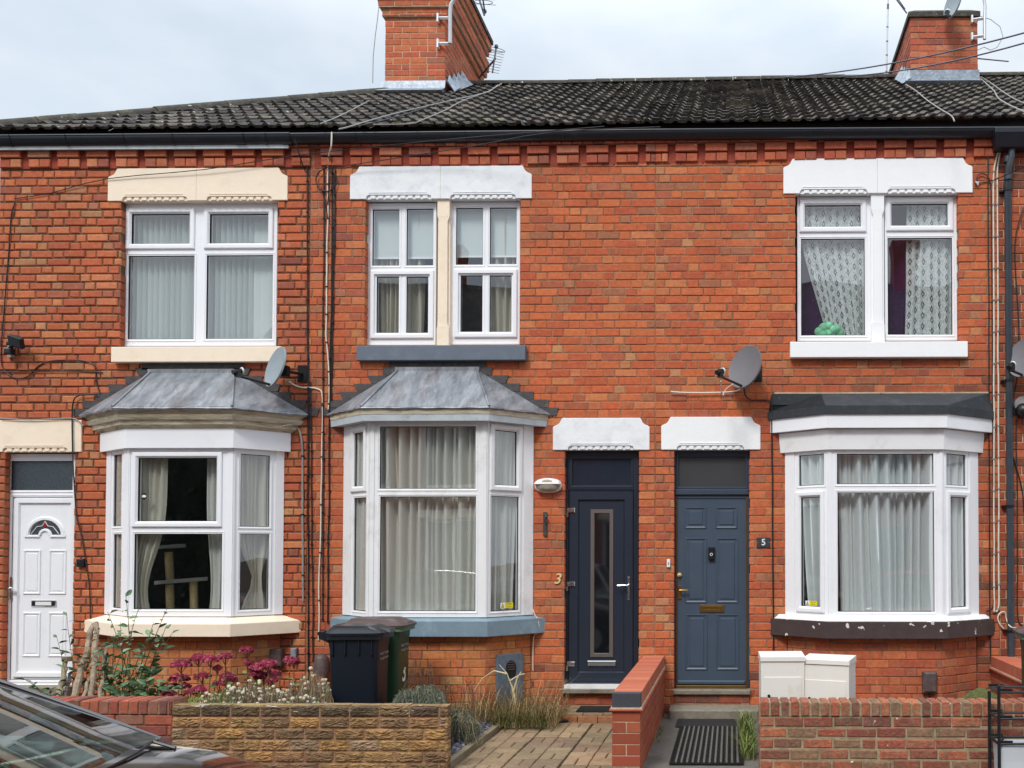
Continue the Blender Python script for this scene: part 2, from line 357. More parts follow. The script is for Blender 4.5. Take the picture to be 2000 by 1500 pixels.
M['bin_blue'] = mat('navy_bin_plastic', C(18, 26, 38), .42, var=.08, vscale=6, bump=.0006, bscale=60)
M['bin_lid'] = mat('black_bin_lid', C(26, 30, 38), .35, var=.1, vscale=6)
M['bin_green'] = mat('green_bin_plastic', C(38, 66, 44), .45, var=.08, vscale=6)
M['bin_green2'] = mat('faded_green_bin_rim', C(84, 116, 88), .5, var=.08, vscale=6)
M['bin_brown'] = mat('brown_bin_lid', C(86, 70, 68), .45, var=.1, vscale=6)
M['boxwhite'] = mat('white_metal_box', C(232, 230, 222), .4, var=.03, vscale=4, dirt=[(C(186, 178, 158), .45, 4, .54), (C(130, 122, 104), .4, 14, .66)])
M['meterbrown'] = mat('brown_meter_cover', C(84, 68, 66), .6, var=.2, vscale=20, dirt=[(C(140, 122, 118), .5, 14, .5)])
M['bluegrey_board'] = mat('blue_grey_board', C(96, 110, 124), .75, var=.2, vscale=12, dirt=[(C(60, 66, 74), .6, 9, .5)])
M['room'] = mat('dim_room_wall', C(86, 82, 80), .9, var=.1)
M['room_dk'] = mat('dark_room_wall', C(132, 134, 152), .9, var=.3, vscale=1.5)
M['net'] = fabric('net_curtain', C(238, 236, 230), .3, .88)
M['net_w'] = fabric('ivory_curtain', C(220, 214, 200), .3)
M['net_cool'] = fabric('cool_white_curtain', C(240, 244, 245), .3, .95)
M['lace'] = fabric('lace_curtain', C(240, 244, 244), .25, .94, lace=(13, 8.5))
M['purple'] = fabric('purple_curtain', C(66, 34, 76), .08)
M['blind'] = fabric('pale_roller_blind', C(226, 234, 236), .2)
M['vblind'] = fabric('pale_vertical_blind', C(218, 226, 226), .2)
M['scratch'] = mat('sisal_post', C(190, 170, 130), .9, var=.15, vscale=40)
M['plush'] = mat('grey_plush', C(150, 150, 150), 1, var=.15, vscale=50)
M['toy'] = mat('green_plush', C(132, 200, 160), 1, var=.12, vscale=60, bump=.01, bscale=80)
M['yellow'] = mat('yellow_sticker', C(238, 222, 20), .5)
M['white_sticker'] = mat('white_sticker', C(235, 235, 230), .5)
M['slate'] = mat('slate_plaque', C(50, 54, 62), .6, var=.1, vscale=30)
M['lampglass'] = mat('milky_lamp_glass', C(160, 150, 134), .35, var=.1, vscale=20)
M['car_black'] = mat('black_car_paint', C(24, 16, 16), .1, coat=1, spec=.6)
M['car_red'] = mat('red_car_paint', C(170, 24, 36), .25, coat=1)
M['car_white'] = mat('white_car_paint', C(225, 226, 228), .25, coat=1)
M['tyre'] = mat('tyre_rubber', C(24, 24, 24), .9)
M['headlamp'] = mat('headlamp_lens', C(205, 210, 214), .1, spec=.8)
M['bark'] = mat('pale_bark', C(158, 140, 118), .95, var=.35, vscale=30, bump=.006, bscale=50, dirt=[(C(90, 68, 52), .7, 12, .5)])
M['leaf'] = mat('leaf', (0, 0, 0), .55, attr=True, var=.25, vscale=30)
M['petal'] = mat('flower_head', (0, 0, 0), .9, attr=True, var=.3, vscale=120, bump=.004, bscale=200)
M['dry'] = mat('dry_stem', (0, 0, 0), .95, attr=True, var=.2, vscale=30)
M['mat_rubber'] = mat('rubber_mat', C(34, 33, 32), .85, var=.3, vscale=60, bump=.004, bscale=120)
M['mat_cord'] = mat('pale_mat_cord', C(112, 108, 102), .95, var=.3, vscale=60)
M['plastic_clear'] = mat('clear_storage_plastic', C(200, 206, 210), .3, var=.05)
M['cap_red'] = mat('red_coping_brick', (0, 0, 0), .8, attr=True, var=.08, vscale=30, bump=.002)

# ------------------------------------------------------------------ brickwork
def pick(pal, r=R):
    t = r.random()*sum(p[1] for p in pal)
    for c, w in pal:
        t -= w
        if t <= 0: break
    k = 1+r.uniform(-.07, .07)
    return (c[0]*k, c[1]*k*(1+r.uniform(-.07, .07)), c[2]*k)
PAL_A = [(C(186, 98, 66), 10), (C(192, 108, 72), 6), (C(176, 90, 62), 6), (C(196, 120, 84), 3), (C(164, 92, 70), 3), (C(172, 118, 88), 1.6), (C(154, 86, 68), 1.2)]
PAL_B = [(C(192, 98, 62), 10), (C(196, 106, 68), 7), (C(182, 90, 60), 6), (C(198, 118, 80), 2.4), (C(170, 92, 68), 2.8), (C(164, 104, 78), 1.4)]
PAL_C = [(C(178, 90, 62), 8), (C(186, 98, 66), 6), (C(168, 82, 60), 6), (C(150, 82, 64), 2), (C(140, 80, 68), 1.2), (C(188, 114, 84), 2)]
PAL_TAN = [(C(196, 118, 68), 8), (C(190, 108, 64), 6), (C(198, 126, 74), 5), (C(176, 98, 66), 3), (C(186, 130, 84), 3)]
PAL_HD = [(C(184, 118, 82), 3), (C(182, 102, 70), 8), (C(188, 130, 96), 1.6), (C(168, 110, 84), 1.6), (C(170, 92, 66), 3.5)]
PAL_DARK = [(C(146, 74, 54), 6), (C(160, 80, 54), 5), (C(124, 70, 56), 4), (C(110, 68, 56), 2.5), (C(168, 88, 60), 3)]
PAL_SMOOTH = [(C(158, 76, 50), 10), (C(164, 84, 56), 6), (C(150, 70, 48), 5)]
PAL_OLD = [(C(156, 86, 64), 8), (C(138, 78, 62), 6), (C(170, 98, 70), 5), (C(124, 78, 64), 3), (C(160, 98, 74), 4), (C(180, 108, 74), 2), (C(142, 106, 82), 2.5)]
PAL_STONE = [(C(188, 146, 98), 6), (C(172, 132, 92), 6), (C(196, 150, 94), 3), (C(156, 122, 90), 5), (C(180, 150, 118), 3)]
CH = 0.0876

def courses(a0, a1, r, S=.242, H=.121, ph=.3, prev=None, k=0):
    """joint positions of one course: headers only, running bond or Flemish bond"""
    out = [a0]
    if ph >= .9:
        x = a0
        while x < a1-.05:
            out.append(x) if x > a0 else None; x += H*r.uniform(.95, 1.05)
    elif ph <= .2:
        x = a0+(S/2 if k % 2 else S)*r.uniform(.9, 1.05)
        while x < a1-.03:
            out.append(x); x += (H if r.random() < ph*.6 else S)*r.uniform(.98, 1.02)
    else:
        P = S+H; x = math.floor(a0/P)*P-P+(P/2 if k % 2 else 0)+r.uniform(-.006, .006); q = 0
        while x < a1-.03:
            if x > a0+.03: out.append(x)
            w = S if q % 2 == 0 else H
            if r.random() < .05: w = H if w == S else S; q += 1 if r.random() < .5 else 0
            x += w*r.uniform(.985, 1.015); q += 1
            if q % 12 == 0: x = round((x-(P/2 if k % 2 else 0))/P)*P+(P/2 if k % 2 else 0) if abs(x-round((x-(P/2 if k % 2 else 0))/P)*P-(P/2 if k % 2 else 0)) < .04 else x
    out.append(a1); return out
def brick_wall(mb, F, a0, a1, z0, z1, pal, holes=(), ch=CH, joint=.009, bev=.004, relief=.008, ph=.3, r=R, zoff=0.0, deep=.1, nj=.002, wob=.0022, palf=None, S=.242, H=.121):
    """bricks of a wall face; holes are (a0,a1,z0,z1)"""
    k0 = math.floor((z0-zoff)/ch); k1 = math.ceil((z1-zoff)/ch); prev = None
    for k in range(k0, k1):
        cz0 = max(z0, zoff+k*ch); cz1 = min(z1, zoff+(k+1)*ch)
        if cz1-cz0 < .02: continue
        js = courses(a0, a1, r, S, H, ph, prev, k); prev = js
        for i in range(len(js)-1):
            b0, b1 = js[i], js[i+1]
            segs = [(b0, b1)]
            for h in holes:
                if h[2] >= cz1-.004 or h[3] <= cz0+.004: continue
                ns = []
                for s0, s1 in segs:
                    cuts = [s0]+[x for x in (h[0], h[1]) if s0+.001 < x < s1-.001]+[s1]
                    ns += [(cuts[q], cuts[q+1]) for q in range(len(cuts)-1)]
                segs = ns
            c = (palf((b0+b1)/2, (cz0+cz1)/2, b1-b0) if palf else pick(pal, r))
            if palf: c = (c[0]*1.02, c[1]*1.0, c[2]*.86)
            for s0, s1 in segs:
                lo, hi = cz0, cz1; edge = False; mid = (s0+s1)/2
                for h in holes:
                    if h[0] <= mid <= h[1]:
                        if h[2] <= lo+.004 and h[3] >= hi-.004: lo = hi
                        elif h[2] <= lo+.004 and h[3] > lo: lo = h[3]
                        elif h[3] >= hi-.004 and h[2] < hi: hi = h[2]
                    if abs(s0-h[1]) < .003 or abs(s1-h[0]) < .003:
                        if h[2] < hi and h[3] > lo: edge = True
                if hi-lo < .02 or s1-s0 < .02: continue
                g = joint/2; n = r.uniform(-nj, nj)
                g0 = 0 if (edge and any(abs(s0-h[1]) < .003 for h in holes)) else g
                g1 = 0 if (edge and any(abs(s1-h[0]) < .003 for h in holes)) else g
                w = lambda: r.uniform(-wob, wob)
                x0, x1, y0, y1 = s0+g0+w()*(g0 > 0), s1-g1+w()*(g1 > 0), lo+g+w(), hi-g+w()
                d = deep if edge else relief+.012
                b = bev; P = []
                cs = [(x0, y0), (x1, y0), (x1, y1), (x0, y1)]; sg = [(1, 1), (-1, 1), (-1, -1), (1, -1)]
                for (x, y) in cs: P.append(F.p(x, n-d, y))
                for (x, y) in cs: P.append(F.p(x, n-b, y))
                for (x, y), (sx, sy) in zip(cs, sg): P.append(F.p(x+sx*b*1.2+w()*.5, n+w()*.3, y+sy*b*1.2+w()*.5))
                fs = [(8, 9, 10, 11)]
                for kk in (0, 4):
                    for q in range(4):
                        j = (q+1) % 4; fs.append((kk+q, kk+j, kk+4+j, kk+4+q))
                mb.add(P, fs, c)
def mortar(mb, F, a0, a1, z0, z1, holes, relief=.008, thick=.1):
    A = sorted(set([a0, a1]+[x for h in holes for x in h[:2] if a0 < x < a1])); Z = sorted(set([z0, z1]+[x for h in holes for x in h[2:] if z0 < x < z1]))
    def inh(a, z): return any(h[0] < a < h[1] and h[2] < z < h[3] for h in holes)
    for j in range(len(Z)-1):
        i = 0
        while i < len(A)-1:
            if inh((A[i]+A[i+1])/2, (Z[j]+Z[j+1])/2): i += 1; continue
            k = i
            while k+1 < len(A)-1 and not inh((A[k+1]+A[k+2])/2, (Z[j]+Z[j+1])/2): k += 1
            mb.box(A[i], A[k+1], -thick, -relief, Z[j], Z[j+1], F, m=1)
            i = k+1

# ------------------------------------------------------------------ shared pieces of the houses
def X(u, v=700): return W(u, v).x
def Zf(u, v, Y=0.0): return W(u, v, Y).z
ZB = -0.12                                    # walls start a little below the path
XP0, XP1, XP2, XP3, XP4 = -7.98, X(603), X(1280), X(1950), X(1950)+3.66
H1 = thing('terraced_house', (XP0, 0, 0), 'end terrace house with cream lintels, white panelled front door and hipped roof corner', 'house', 'terraced houses of the row')
H2 = thing('terraced_house', (XP1, 0, 0), 'terraced house numbered 3 with navy door, blue sills and tall chimney', 'house', 'terraced houses of the row')
H3 = thing('terraced_house', (XP2, 0, 0), 'terraced house numbered 5 with slate blue panelled door and black felt bay roof', 'house', 'terraced houses of the row')
H4 = thing('terraced_house', (XP3, 0, 0), 'terraced house cut off by the right edge beyond the grey downpipe', 'house', 'terraced houses of the row')

def slab(mb, F, outer, holes, n0, n1, m=0):
    A = sorted(set([outer[0], outer[1]]+[x for h in holes for x in h[:2]])); Z = sorted(set([outer[2], outer[3]]+[x for h in holes for x in h[2:]]))
    for j in range(len(Z)-1):
        i = 0
        def inh(a, z): return any(h[0] < a < h[1] and h[2] < z < h[3] for h in holes)
        while i < len(A)-1:
            if inh((A[i]+A[i+1])/2, (Z[j]+Z[j+1])/2): i += 1; continue
            k = i
            while k+1 < len(A)-1 and not inh((A[k+1]+A[k+2])/2, (Z[j]+Z[j+1])/2): k += 1
            mb.box(A[i], A[k+1], n0, n1, Z[j], Z[j+1], F, m=m); i = k+1
def window_mesh(mb, F, outer, panes, n=0.0, thick=.06, edge=True):
    """white frame with rebated panes; pane = (a0,a1,z0,z1,sash,groupid)"""
    slab(mb, F, outer, [p[:4] for p in panes], n-thick, n)
    for p in panes:
        a0, a1, z0, z1, s = p[:5]
        if s == 1: mb.ring(a0, a1, z0, z1, [(.060, n-.002), (.058, n+.017), (.050, n+.021), (.020, n+.021), (.010, n+.012), (.006, n+.006), (0, n+.001), (0, n-.018)], F)
        else: mb.ring(a0, a1, z0, z1, [(.024, n-.002), (.022, n+.005), (.014, n+.005), (.006, n-.002), (0, n-.006), (0, n-.018)], F)
        mb.ring(a0, a1, z0, z1, [(0.0002, n-.013), (-.006, n-.014), (-.006, n-.024)], F, m=1)
    if edge:
        a0, a1, z0, z1 = outer
        mb.ring(a0+.024, a1-.024, z0+.024, z1-.024, [(.022, n-.002), (.021, n+.006), (.003, n+.006), (0, n-.002)], F)
def panes_obj(F, panes, parent, n=0.0, m='glass', name='pane'):
    for p in panes:
        g = MB(); a0, a1, z0, z1 = p[:4]; k = .004
        g.quad(F.p(a0-k, n-.019, z0-k), F.p(a1+k, n-.019, z0-k), F.p(a1+k, n-.019, z1+k), F.p(a0-k, n-.019, z1+k))
        g.build(name, M[m], parent, recalc=False)
def room(parent, a0, a1, z0, z1, n0=-.2, n1=-2.6, m='room_dk', sx=.35):
    mb = MB(); x0, x1 = a0-sx, a1+sx; zz0, zz1 = z0-.5, z1+.25; F = FAC
    p = [F.p(x0, n0, zz0), F.p(x1, n0, zz0), F.p(x1, n1, zz0), F.p(x0, n1, zz0), F.p(x0, n0, zz1), F.p(x1, n0, zz1), F.p(x1, n1, zz1), F.p(x0, n1, zz1)]
    mb.add(p, [(0, 1, 2, 3), (4, 5, 6, 7), (2, 3, 7, 6), (1, 2, 6, 5), (0, 3, 7, 4)])
    # return walls beside the opening, so that nothing is seen past the room
    mb.quad(F.p(x0, n0, zz0), F.p(a0, n0, zz0), F.p(a0, n0, zz1), F.p(x0, n0, zz1)); mb.quad(F.p(a1, n0, zz0), F.p(x1, n0, zz0), F.p(x1, n0, zz1), F.p(a1, n0, zz1))
    mb.quad(F.p(a0, n0, z1), F.p(a1, n0, z1), F.p(a1, n0, zz1), F.p(a0, n0, zz1)); mb.quad(F.p(a0, n0, zz0), F.p(a1, n0, zz0), F.p(a1, n0, z0), F.p(a0, n0, z0))
    return mb.build('room', M[m], parent, recalc=False)
def lintel(parent, r, reliefs, m, slopev=0.0, notchL=True, notchR=True, joint=None):
    """r px rect; reliefs list of (u0,u1)"""
    a0, a1, z0, z1 = FAC.rect(r); s = .082; o = []
    zl = z0
    o.append((a0, z0))
    for (u0, u1) in reliefs:
        b0, b1 = X(u0, r[3]), X(u1, r[3]); h = .044
        o += [(b0, z0), (b0+.003, z0+.02), (b0+.012, z0+.036), (b0+.03, z0+h), (b1-.03, z0+h), (b1-.012, z0+.036), (b1-.003, z0+.02), (b1, z0)]
    o.append((a1, z0))
    if notchR:
        o.append((a1, z1-s-.018)); o.append((a1-.012, z1-s-.006))
        for k in range(1, 6): t = PI/2*k/6; o.append((a1-.012-s*math.sin(t)*.95, z1-s*math.cos(t)))
        o.append((a1-s-.02, z1))
    else: o.append((a1, z1))
    if notchL:
        o.append((a0+s+.02, z1))
        for k in range(5, 0, -1): t = PI/2*k/6; o.append((a0+.012+s*math.sin(t)*.95, z1-s*math.cos(t)))
        o.append((a0+.012, z1-s-.006)); o.append((a0, z1-s-.018))
    else: o.append((a0, z1))
    mb = MB(); mb.prism(o, -.1, .014, bev=.004)
    for (u0, u1) in reliefs:
        b0, b1 = X(u0, r[3]), X(u1, r[3])
        nseg = 8; L = (b1-b0-.03)/(nseg+.35)
        mb.box(b0+.006, b1-.006, -.09, -.004, z0+.0015, z0+.043)
        for k in range(nseg+1):
            x0 = b0+.012+L*k-(L*.35 if k else 0)*0; x0 = b0+.015+L*(k-.65); x1 = x0+L*.70
            x0 = max(x0, b0+.014); x1 = min(x1, b1-.014)
            if x1-x0 > .008: mb.box(x0, x1, -.05, .010, z0+.002, z0+.041, bev=.006)
        mb.box(b0+.03, b1-.05, .012, .018, z0+.066, z0+.074)
    if joint:
        xj = X(joint, r[1]); 
        mb.box(xj-.0015, xj+.0015, .0142, .0146, z0+.002, z1-.002, m=1)
    return mb.build('lintel', [M[m], M['mortar_light']], parent)
def sill(parent, r, m, n=.075, slope=.012, name='window_sill'):
    a0, a1, z0, z1 = FAC.rect(r, n); mb = MB()
    L = [FAC.p(a0, -.08, z0), FAC.p(a1, -.08, z0), FAC.p(a1, n, z0), FAC.p(a0, n, z0), FAC.p(a0, -.08, z1+slope), FAC.p(a1, -.08, z1+slope), FAC.p(a1, n, z1), FAC.p(a0, n, z1)]
    mb.hexa(L); return mb.build(name, M[m], parent, bevel=.006)

def bay_pts(wl, fl, fr, wr, d, o=0.0, y=0.0):
    """plan of the bay, each face moved outward by o, cut at Y=y"""
    P = [Vector((wl, 0)), Vector((fl, -d)), Vector((fr, -d)), Vector((wr, 0))]
    L = []
    for i in range(3):
        e = (P[i+1]-P[i]).normalized(); nn = Vector((e.y, -e.x)); L.append((P[i]+nn*o, e))
    def inter(A, B):
        (p, e), (q, f) = A, B; den = e.x*f.y-e.y*f.x; t = ((q.x-p.x)*f.y-(q.y-p.y)*f.x)/den; return p+e*t
    WL = (Vector((0, y)), Vector((1, 0)))
    return [inter(WL, L[0]), inter(L[0], L[1]), inter(L[1], L[2]), inter(L[2], WL)]
def bay_prism(mb, B, o0, z0, o1, z1, y=.0, m=0, col=None):
    a = bay_pts(*B, o=o0, y=y); b = bay_pts(*B, o=o1, y=y)
    mb.loft([[Vector((p.x, p.y, z0)) for p in a], [Vector((p.x, p.y, z1)) for p in b]], True, col, m)
def bay_frames(B, o=0.0):
    p = bay_pts(*B, o=o); fs = []
    for i in range(3):
        e = Vector((p[i+1].x-p[i].x, p[i+1].y-p[i].y, 0)); L = e.length; e.normalize()
        fs.append((Fr((p[i].x, p[i].y, 0), e, (e.y, -e.x, 0)), L))
    return fs

# ------------------------------------------------------------------ openings
def FR(r): return FAC.rect(r)
w1o = FR((236, 393, 541, 677)); w2o = FR((713, 389, 1016, 675)); w3o = FR((1554, 380, 1872, 667))
w1o, w2o, w3o = [(o[0], o[1], o[2], o[3]+.055) for o in (w1o, w2o, w3o)]
d1o = FR((6, 883, 142.5, 1341)); d3o = FR((1102.5, 879, 1247.5, 1336)); d5o = FR((1316.5, 878.5, 1463.5, 1345))
d1o = (d1o[0], d1o[1], ZB, d1o[3]+.055); d3o = (d3o[0], d3o[1], ZB, d3o[3]+.055); d5o = (d5o[0], d5o[1], ZB, d5o[3]+.055)
BD = .38
def bayB(wl, fl, fr, wr, d): return (X(wl, 1000), W(fl, 1000, -d).x, W(fr, 1000, -d).x, X(wr, 1000), d)
B1 = bayB(208, 252, 455, 554, .36); B2 = bayB(671.5, 722, 950.5, 1041, .39); B3 = bayB(1534, 1618, 1840, 1910, .34)
b1o = (B1[0]+.02, B1[3]-.02, ZB, Zf(380, 836)); b2o = (B2[0]+.02, B2[3]-.02, ZB, Zf(850, 815)); b3o = (B3[0]+.02, B3[3]-.02, ZB, Zf(1730, 806))
zD = [Zf(900, v) for v in (324.5, 306.5, 289.5, 273)]
Z_TOP = zD[3]; Z_EW = Zf(1400, 256, -.08)-sh(X(1400)) if 0 else zD[3]+.05

def sh(x): return max(0., x-X(950))*.0105
PALS = {1: PAL_A, 2: PAL_B, 3: PAL_B, 4: PAL_C}
def palf_for(h):
    def f(a, z, w=.2):
        if w < .16 and R.random() < .36 and h != 4: return pick(PAL_HD)
        if h == 1 and a > X(560) and R.random() < .35: return pick(PAL_C)
        if h == 2 and a < X(690):
            if R.random() < .6: return pick(PAL_C)
        if h == 3 and a > X(1880) and z < 3.6 and R.random() < .75: return pick(PAL_DARK)
        if h == 3 and a > X(1500) and z < 4 and R.random() < .3: return pick(PAL_C)
        if h == 4 and R.random() < .6: return pick(PAL_DARK)
        if z < .55 and R.random() < .4: return pick(PAL_DARK)
        return pick(PALS[h])
    return f
def house_wall(h, H, x0, x1, holes, mort):
    mb = MB()
    kw = dict(palf=palf_for(h))
    if h == 1: kw.update(joint=.0145, bev=.007, relief=.012, nj=.0035, wob=.004, ph=.42)
    elif h == 4: kw.update(joint=.01, bev=.004, relief=.009)
    else: kw.update(joint=.0115, bev=.004, relief=.0065, ph=.3, wob=.0026, nj=.0025)
    brick_wall(mb, FAC, x0, x1, ZB, zD[0]+(.07 if h > 2 else .03 if h == 2 else 0), None, holes, **kw)
    mortar(mb, FAC, x0, x1, ZB, zD[3], [(h_[0]-.007, h_[1]+.007, h_[2], h_[3]+.002) for h_ in holes], relief=kw['relief'])
    nv0 = len(mb.v)
    # dentil cornice: red recesses, two-course dentils, header course on top
    P = .3197; a = math.floor(x0/P)*P+.03
    while a < x1:
        c0, c1 = max(a, x0), min(a+.236, x1)
        if c1-c0 > .04:
            c = pick(PAL_C if h != 1 else PAL_A)
            mb.box(c0, c1, -.05, .045+R.uniform(-.003, .003), zD[1]+.008, zD[2]-.003, col=c, bev=.006)
            mid = (c0+c1)/2
            for q0, q1 in ((c0, mid-.003), (mid+.003, c1)): mb.box(q0, q1, -.05, .026+R.uniform(-.003, .003), zD[0]+.006, zD[1]-.004, col=pick(PAL_C if h != 1 else PAL_A), bev=.006)
        g0, g1 = max(a+.236, x0), min(a+P, x1)
        if g1-g0 > .01: mb.box(g0, g1, -.05, .002, zD[0]-.004, zD[2], col=tuple(k*.85 for k in C(160, 66, 48)), bev=.002)
        a += P
    a = x0
    while a < x1-.02:
        e = min(a+.114, x1); mb.box(a+.003, e-.003, -.05, .062+R.uniform(-.003, .003), zD[2]+.004, zD[3]-.004, col=pick(PAL_C if R.random() < .7 else PAL_DARK), bev=.005); a = e
    mb.box(x0, x1, -.1, .035, zD[2]+.001, zD[3]-.001, m=1)
    mb.wbox(x0, x1, .003, .12, zD[3]-.001, Z_EW, m=1)
    mb.v[nv0:] = [(v[0], v[1], v[2]+sh(v[0])) for v in mb.v[nv0:]]
    return mb.build('wall', [M['brick'], M[mort]], H)
house_wall(1, H1, XP0, XP1, [w1o, d1o, b1o], 'mortar_dark')
house_wall(2, H2, XP1, XP2, [w2o, d3o, b2o], 'mortar')
house_wall(3, H3, XP2, XP3, [w3o, d5o, b3o], 'mortar')
b4o = (X(2050), X(2050)+1.9, ZB, b3o[3]); w4o = (X(2080), X(2080)+1.6, w3o[2], w3o[3])
house_wall(4, H4, XP3, XP4, [b4o, w4o], 'mortar_light')

# ------------------------------------------------------------------ upper windows
def px_panes(F, lst, n=0): return [F.rect(p[:4], n)+(p[4],) for p in lst]
n_w = -.085
def upper(H, outer, panes, matn='upvc'):
    o = FAC.rect(outer, n_w); pn = px_panes(FAC, panes, n_w); mb = MB()
    window_mesh(mb, FAC, o, pn, n_w); w = mb.build('window', [M[matn], M['gasket']], H, smooth=False)
    panes_obj(FAC, pn, w, n_w); return w
w = upper(H1, (237, 394, 541.5, 677), [(257.3, 418, 370.5, 476.3, 1), (409.8, 418, 523.9, 475.4, 1), (250.2, 499.2, 379.1, 662.6, 0), (402.9, 498.3, 532.5, 661.7, 0)])
upper(H2, (714, 397, 852, 674.5), [(727.4, 408.9, 779.8, 518.7, 0), (794, 407.5, 846.3, 518.4, 0), (735.4, 540.2, 779, 650.2, 2), (793.6, 540.2, 836.3, 650.2, 2)])
upper(H2, (879, 395, 1016, 673.5), [(890.7, 406, 943.2, 517, 0), (956.6, 405.2, 1008.8, 515.8, 0), (899.3, 537.9, 942.3, 648.2, 2), (956, 537.9, 999, 648.2, 2)])
# the lower sashes of house 3 stand proud as one casement ring each
for (r, H) in (((735.4, 540.2, 836.3, 650.2), H2), ((899.3, 537.9, 999, 648.2), H2)):
    a0, a1, z0, z1 = FAC.rect(r, n_w); mb = MB(); n = n_w
    mb.ring(a0, a1, z0, z1, [(.064, n-.002), (.062, n+.018), (.054, n+.022), (.022, n+.022), (.02, n+.004)], FAC)
    mb.build('casement', M['upvc'], H)
upper(H3, (1557, 385, 1702, 667), [(1572.1, 400.9, 1680.9, 443, 1), (1564.5, 466, 1689.1, 655.1, 0)])
upper(H3, (1728, 384, 1871, 666), [(1741, 398.5, 1850.7, 440.7, 1), (1733.7, 464.5, 1859.8, 653.6, 0)])
upper(H4, (2084, 385, 2370, 666), [(2098, 400, 2215, 440, 1), (2240, 400, 2355, 440, 1), (2098, 465, 2215, 652, 0), (2240, 465, 2355, 652, 0)])
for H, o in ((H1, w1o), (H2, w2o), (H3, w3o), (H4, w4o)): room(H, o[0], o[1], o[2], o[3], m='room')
# stone mullions with stopped chamfers
def mullion(H, u0, u1, v0, v1, m):
    a0, a1, z0, z1 = FAC.rect((u0, v0, u1, v1)); mb = MB(); c = .022
    mb.box(a0+c, a1-c, -.12, -.012, z0+.0, z1)
    mb.box(a0, a1, -.12, -.04, z0, z1)
    for q0, q1 in ((z0, z0+.19), (z1-.19, z1)): mb.box(a0+.001, a1-.001, -.1, -.010, q0, q1)
    for q, s in ((z0+.19, 1), (z1-.19, -1)):
        mb.loft([[FAC.p(a0+.001, -.010, q), FAC.p(a1-.001, -.010, q), FAC.p(a1-.001, -.04, q), FAC.p(a0+.001, -.04, q)], [FAC.p(a0+c, -.012, q+s*.05), FAC.p(a1-c, -.012, q+s*.05), FAC.p(a1-c, -.04, q+s*.05), FAC.p(a0+c, -.04, q+s*.05)]])
    return mb.build('mullion', M[m], H, bevel=.003)
mullion(H2, 852.6, 877, 388, 674, 'cream'); mullion(H3, 1702, 1728, 376, 667, 'white_paint2')
lintel(H1, (212, 329, 562.6, 392.5), [(240, 367), (405, 532)], 'cream', joint=385)
lintel(H2, (684.4, 325, 1039, 389), [(716, 843), (880, 1008)], 'white_paint', joint=861)
lintel(H3, (1530, 310, 1899, 378), [(1562, 1694), (1733, 1866)], 'white_paint2', joint=1713)
lintel(H2, (1080.3, 816.5, 1268.8, 879), [(1110, 1238)], 'white_paint')
lintel(H3, (1291.6, 814.5, 1485.2, 878.5), [(1322, 1453)], 'white_paint2')
lintel(H1, (-28, 821, 160.5, 883), [(6, 134)], 'cream', notchR=False)
lintel(H4, (2060, 310, 2400, 378), [(2090, 2210), (2240, 2360)], 'cream')
sill(H1, (216.5, 677, 549, 706.5), 'cream'); sill(H2, (696, 674.6, 1026, 703.4), 'bluegrey_paint'); sill(H3, (1543.5, 667, 1890.5, 697.5), 'white_paint2'); sill(H4, (2065, 667, 2390, 697.5), 'cream')

# ------------------------------------------------------------------ bay windows
def bay(H, B, zt, zb, panels, sillspec, fasc, matn='upvc', mpal=PAL_TAN, mort='mortar'):
    """zt/zb frame top/bottom; panels 3 lists of px panes"""
    fr = bay_frames(B); mb = MB(); allp = []
    for (F, L), pl in zip(fr, panels):
        pn = [F.rect(p[:4])+(p[4],) for p in pl]
        window_mesh(mb, F, (0.0005, L-.0005, zb, zt), pn, 0, .055, edge=False); allp.append((F, pn))
        xs0 = min(p[0] for p in pn); xs1 = max(p[1] for p in pn)
        # shallow grooves where frame meets posts
        mb.box(.002, max(.01, xs0-.055), -.02, .008, zb+.001, zt-.001, F); mb.box(min(L-.01, xs1+.055), L-.002, -.02, .008, zb+.001, zt-.001, F)
    wo = mb.build('bay_window', [M[matn], M['gasket']], H)
    for F, pn in allp: panes_obj(F, pn, wo, 0)
    # ceiling board inside the bay head
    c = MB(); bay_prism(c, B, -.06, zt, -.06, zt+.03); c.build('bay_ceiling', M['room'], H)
    # brick base
    mb = MB(); o = .0
    zs0 = sillspec[1]
    for F, L in bay_frames(B, -.012):
        brick_wall(mb, F, 0, L, ZB, zs0, mpal, joint=.010, bev=.003, relief=.006, ph=.3)
        mb.box(0, L, -.12, -.006, ZB, zs0, F, m=1)
    mb.build('bay_base', [M['brick'], M[mort]], H)
    # sill
    ov, z0, z1, ms = sillspec; mb = MB()
    bay_prism(mb, B, ov, z0, ov, z1, y=.02); bay_prism(mb, B, ov, z1, -.03, zb-.001, y=.02)
    s = mb.build('bay_sill', M[ms], H, bevel=.005)
    return wo
d = -B1[4]
def z_at(u, v, Y): return W(u, v, Y).z
zt1 = z_at(350, 876, -.36); zb1 = z_at(350, 1204, -.36)
bay(H1, B1, zt1, zb1, [
    [(221.6, 888, 237.2, 1027.6, 0), (221, 1043.2, 236.5, 1187.5, 0)],
    [(269.7, 894.4, 423.1, 1018.2, 1), (261.6, 1042.3, 433.2, 1189.9, 0)],
    [(469.6, 888, 526.5, 1028.6, 0), (468.6, 1043.2, 524.9, 1190, 0)]], (.13, z_at(350, 1244, -.49), z_at(350, 1218.7, -.49), 'cream'), None)
zt2 = z_at(830, 821, -.39); zb2 = z_at(830, 1205.6, -.39)
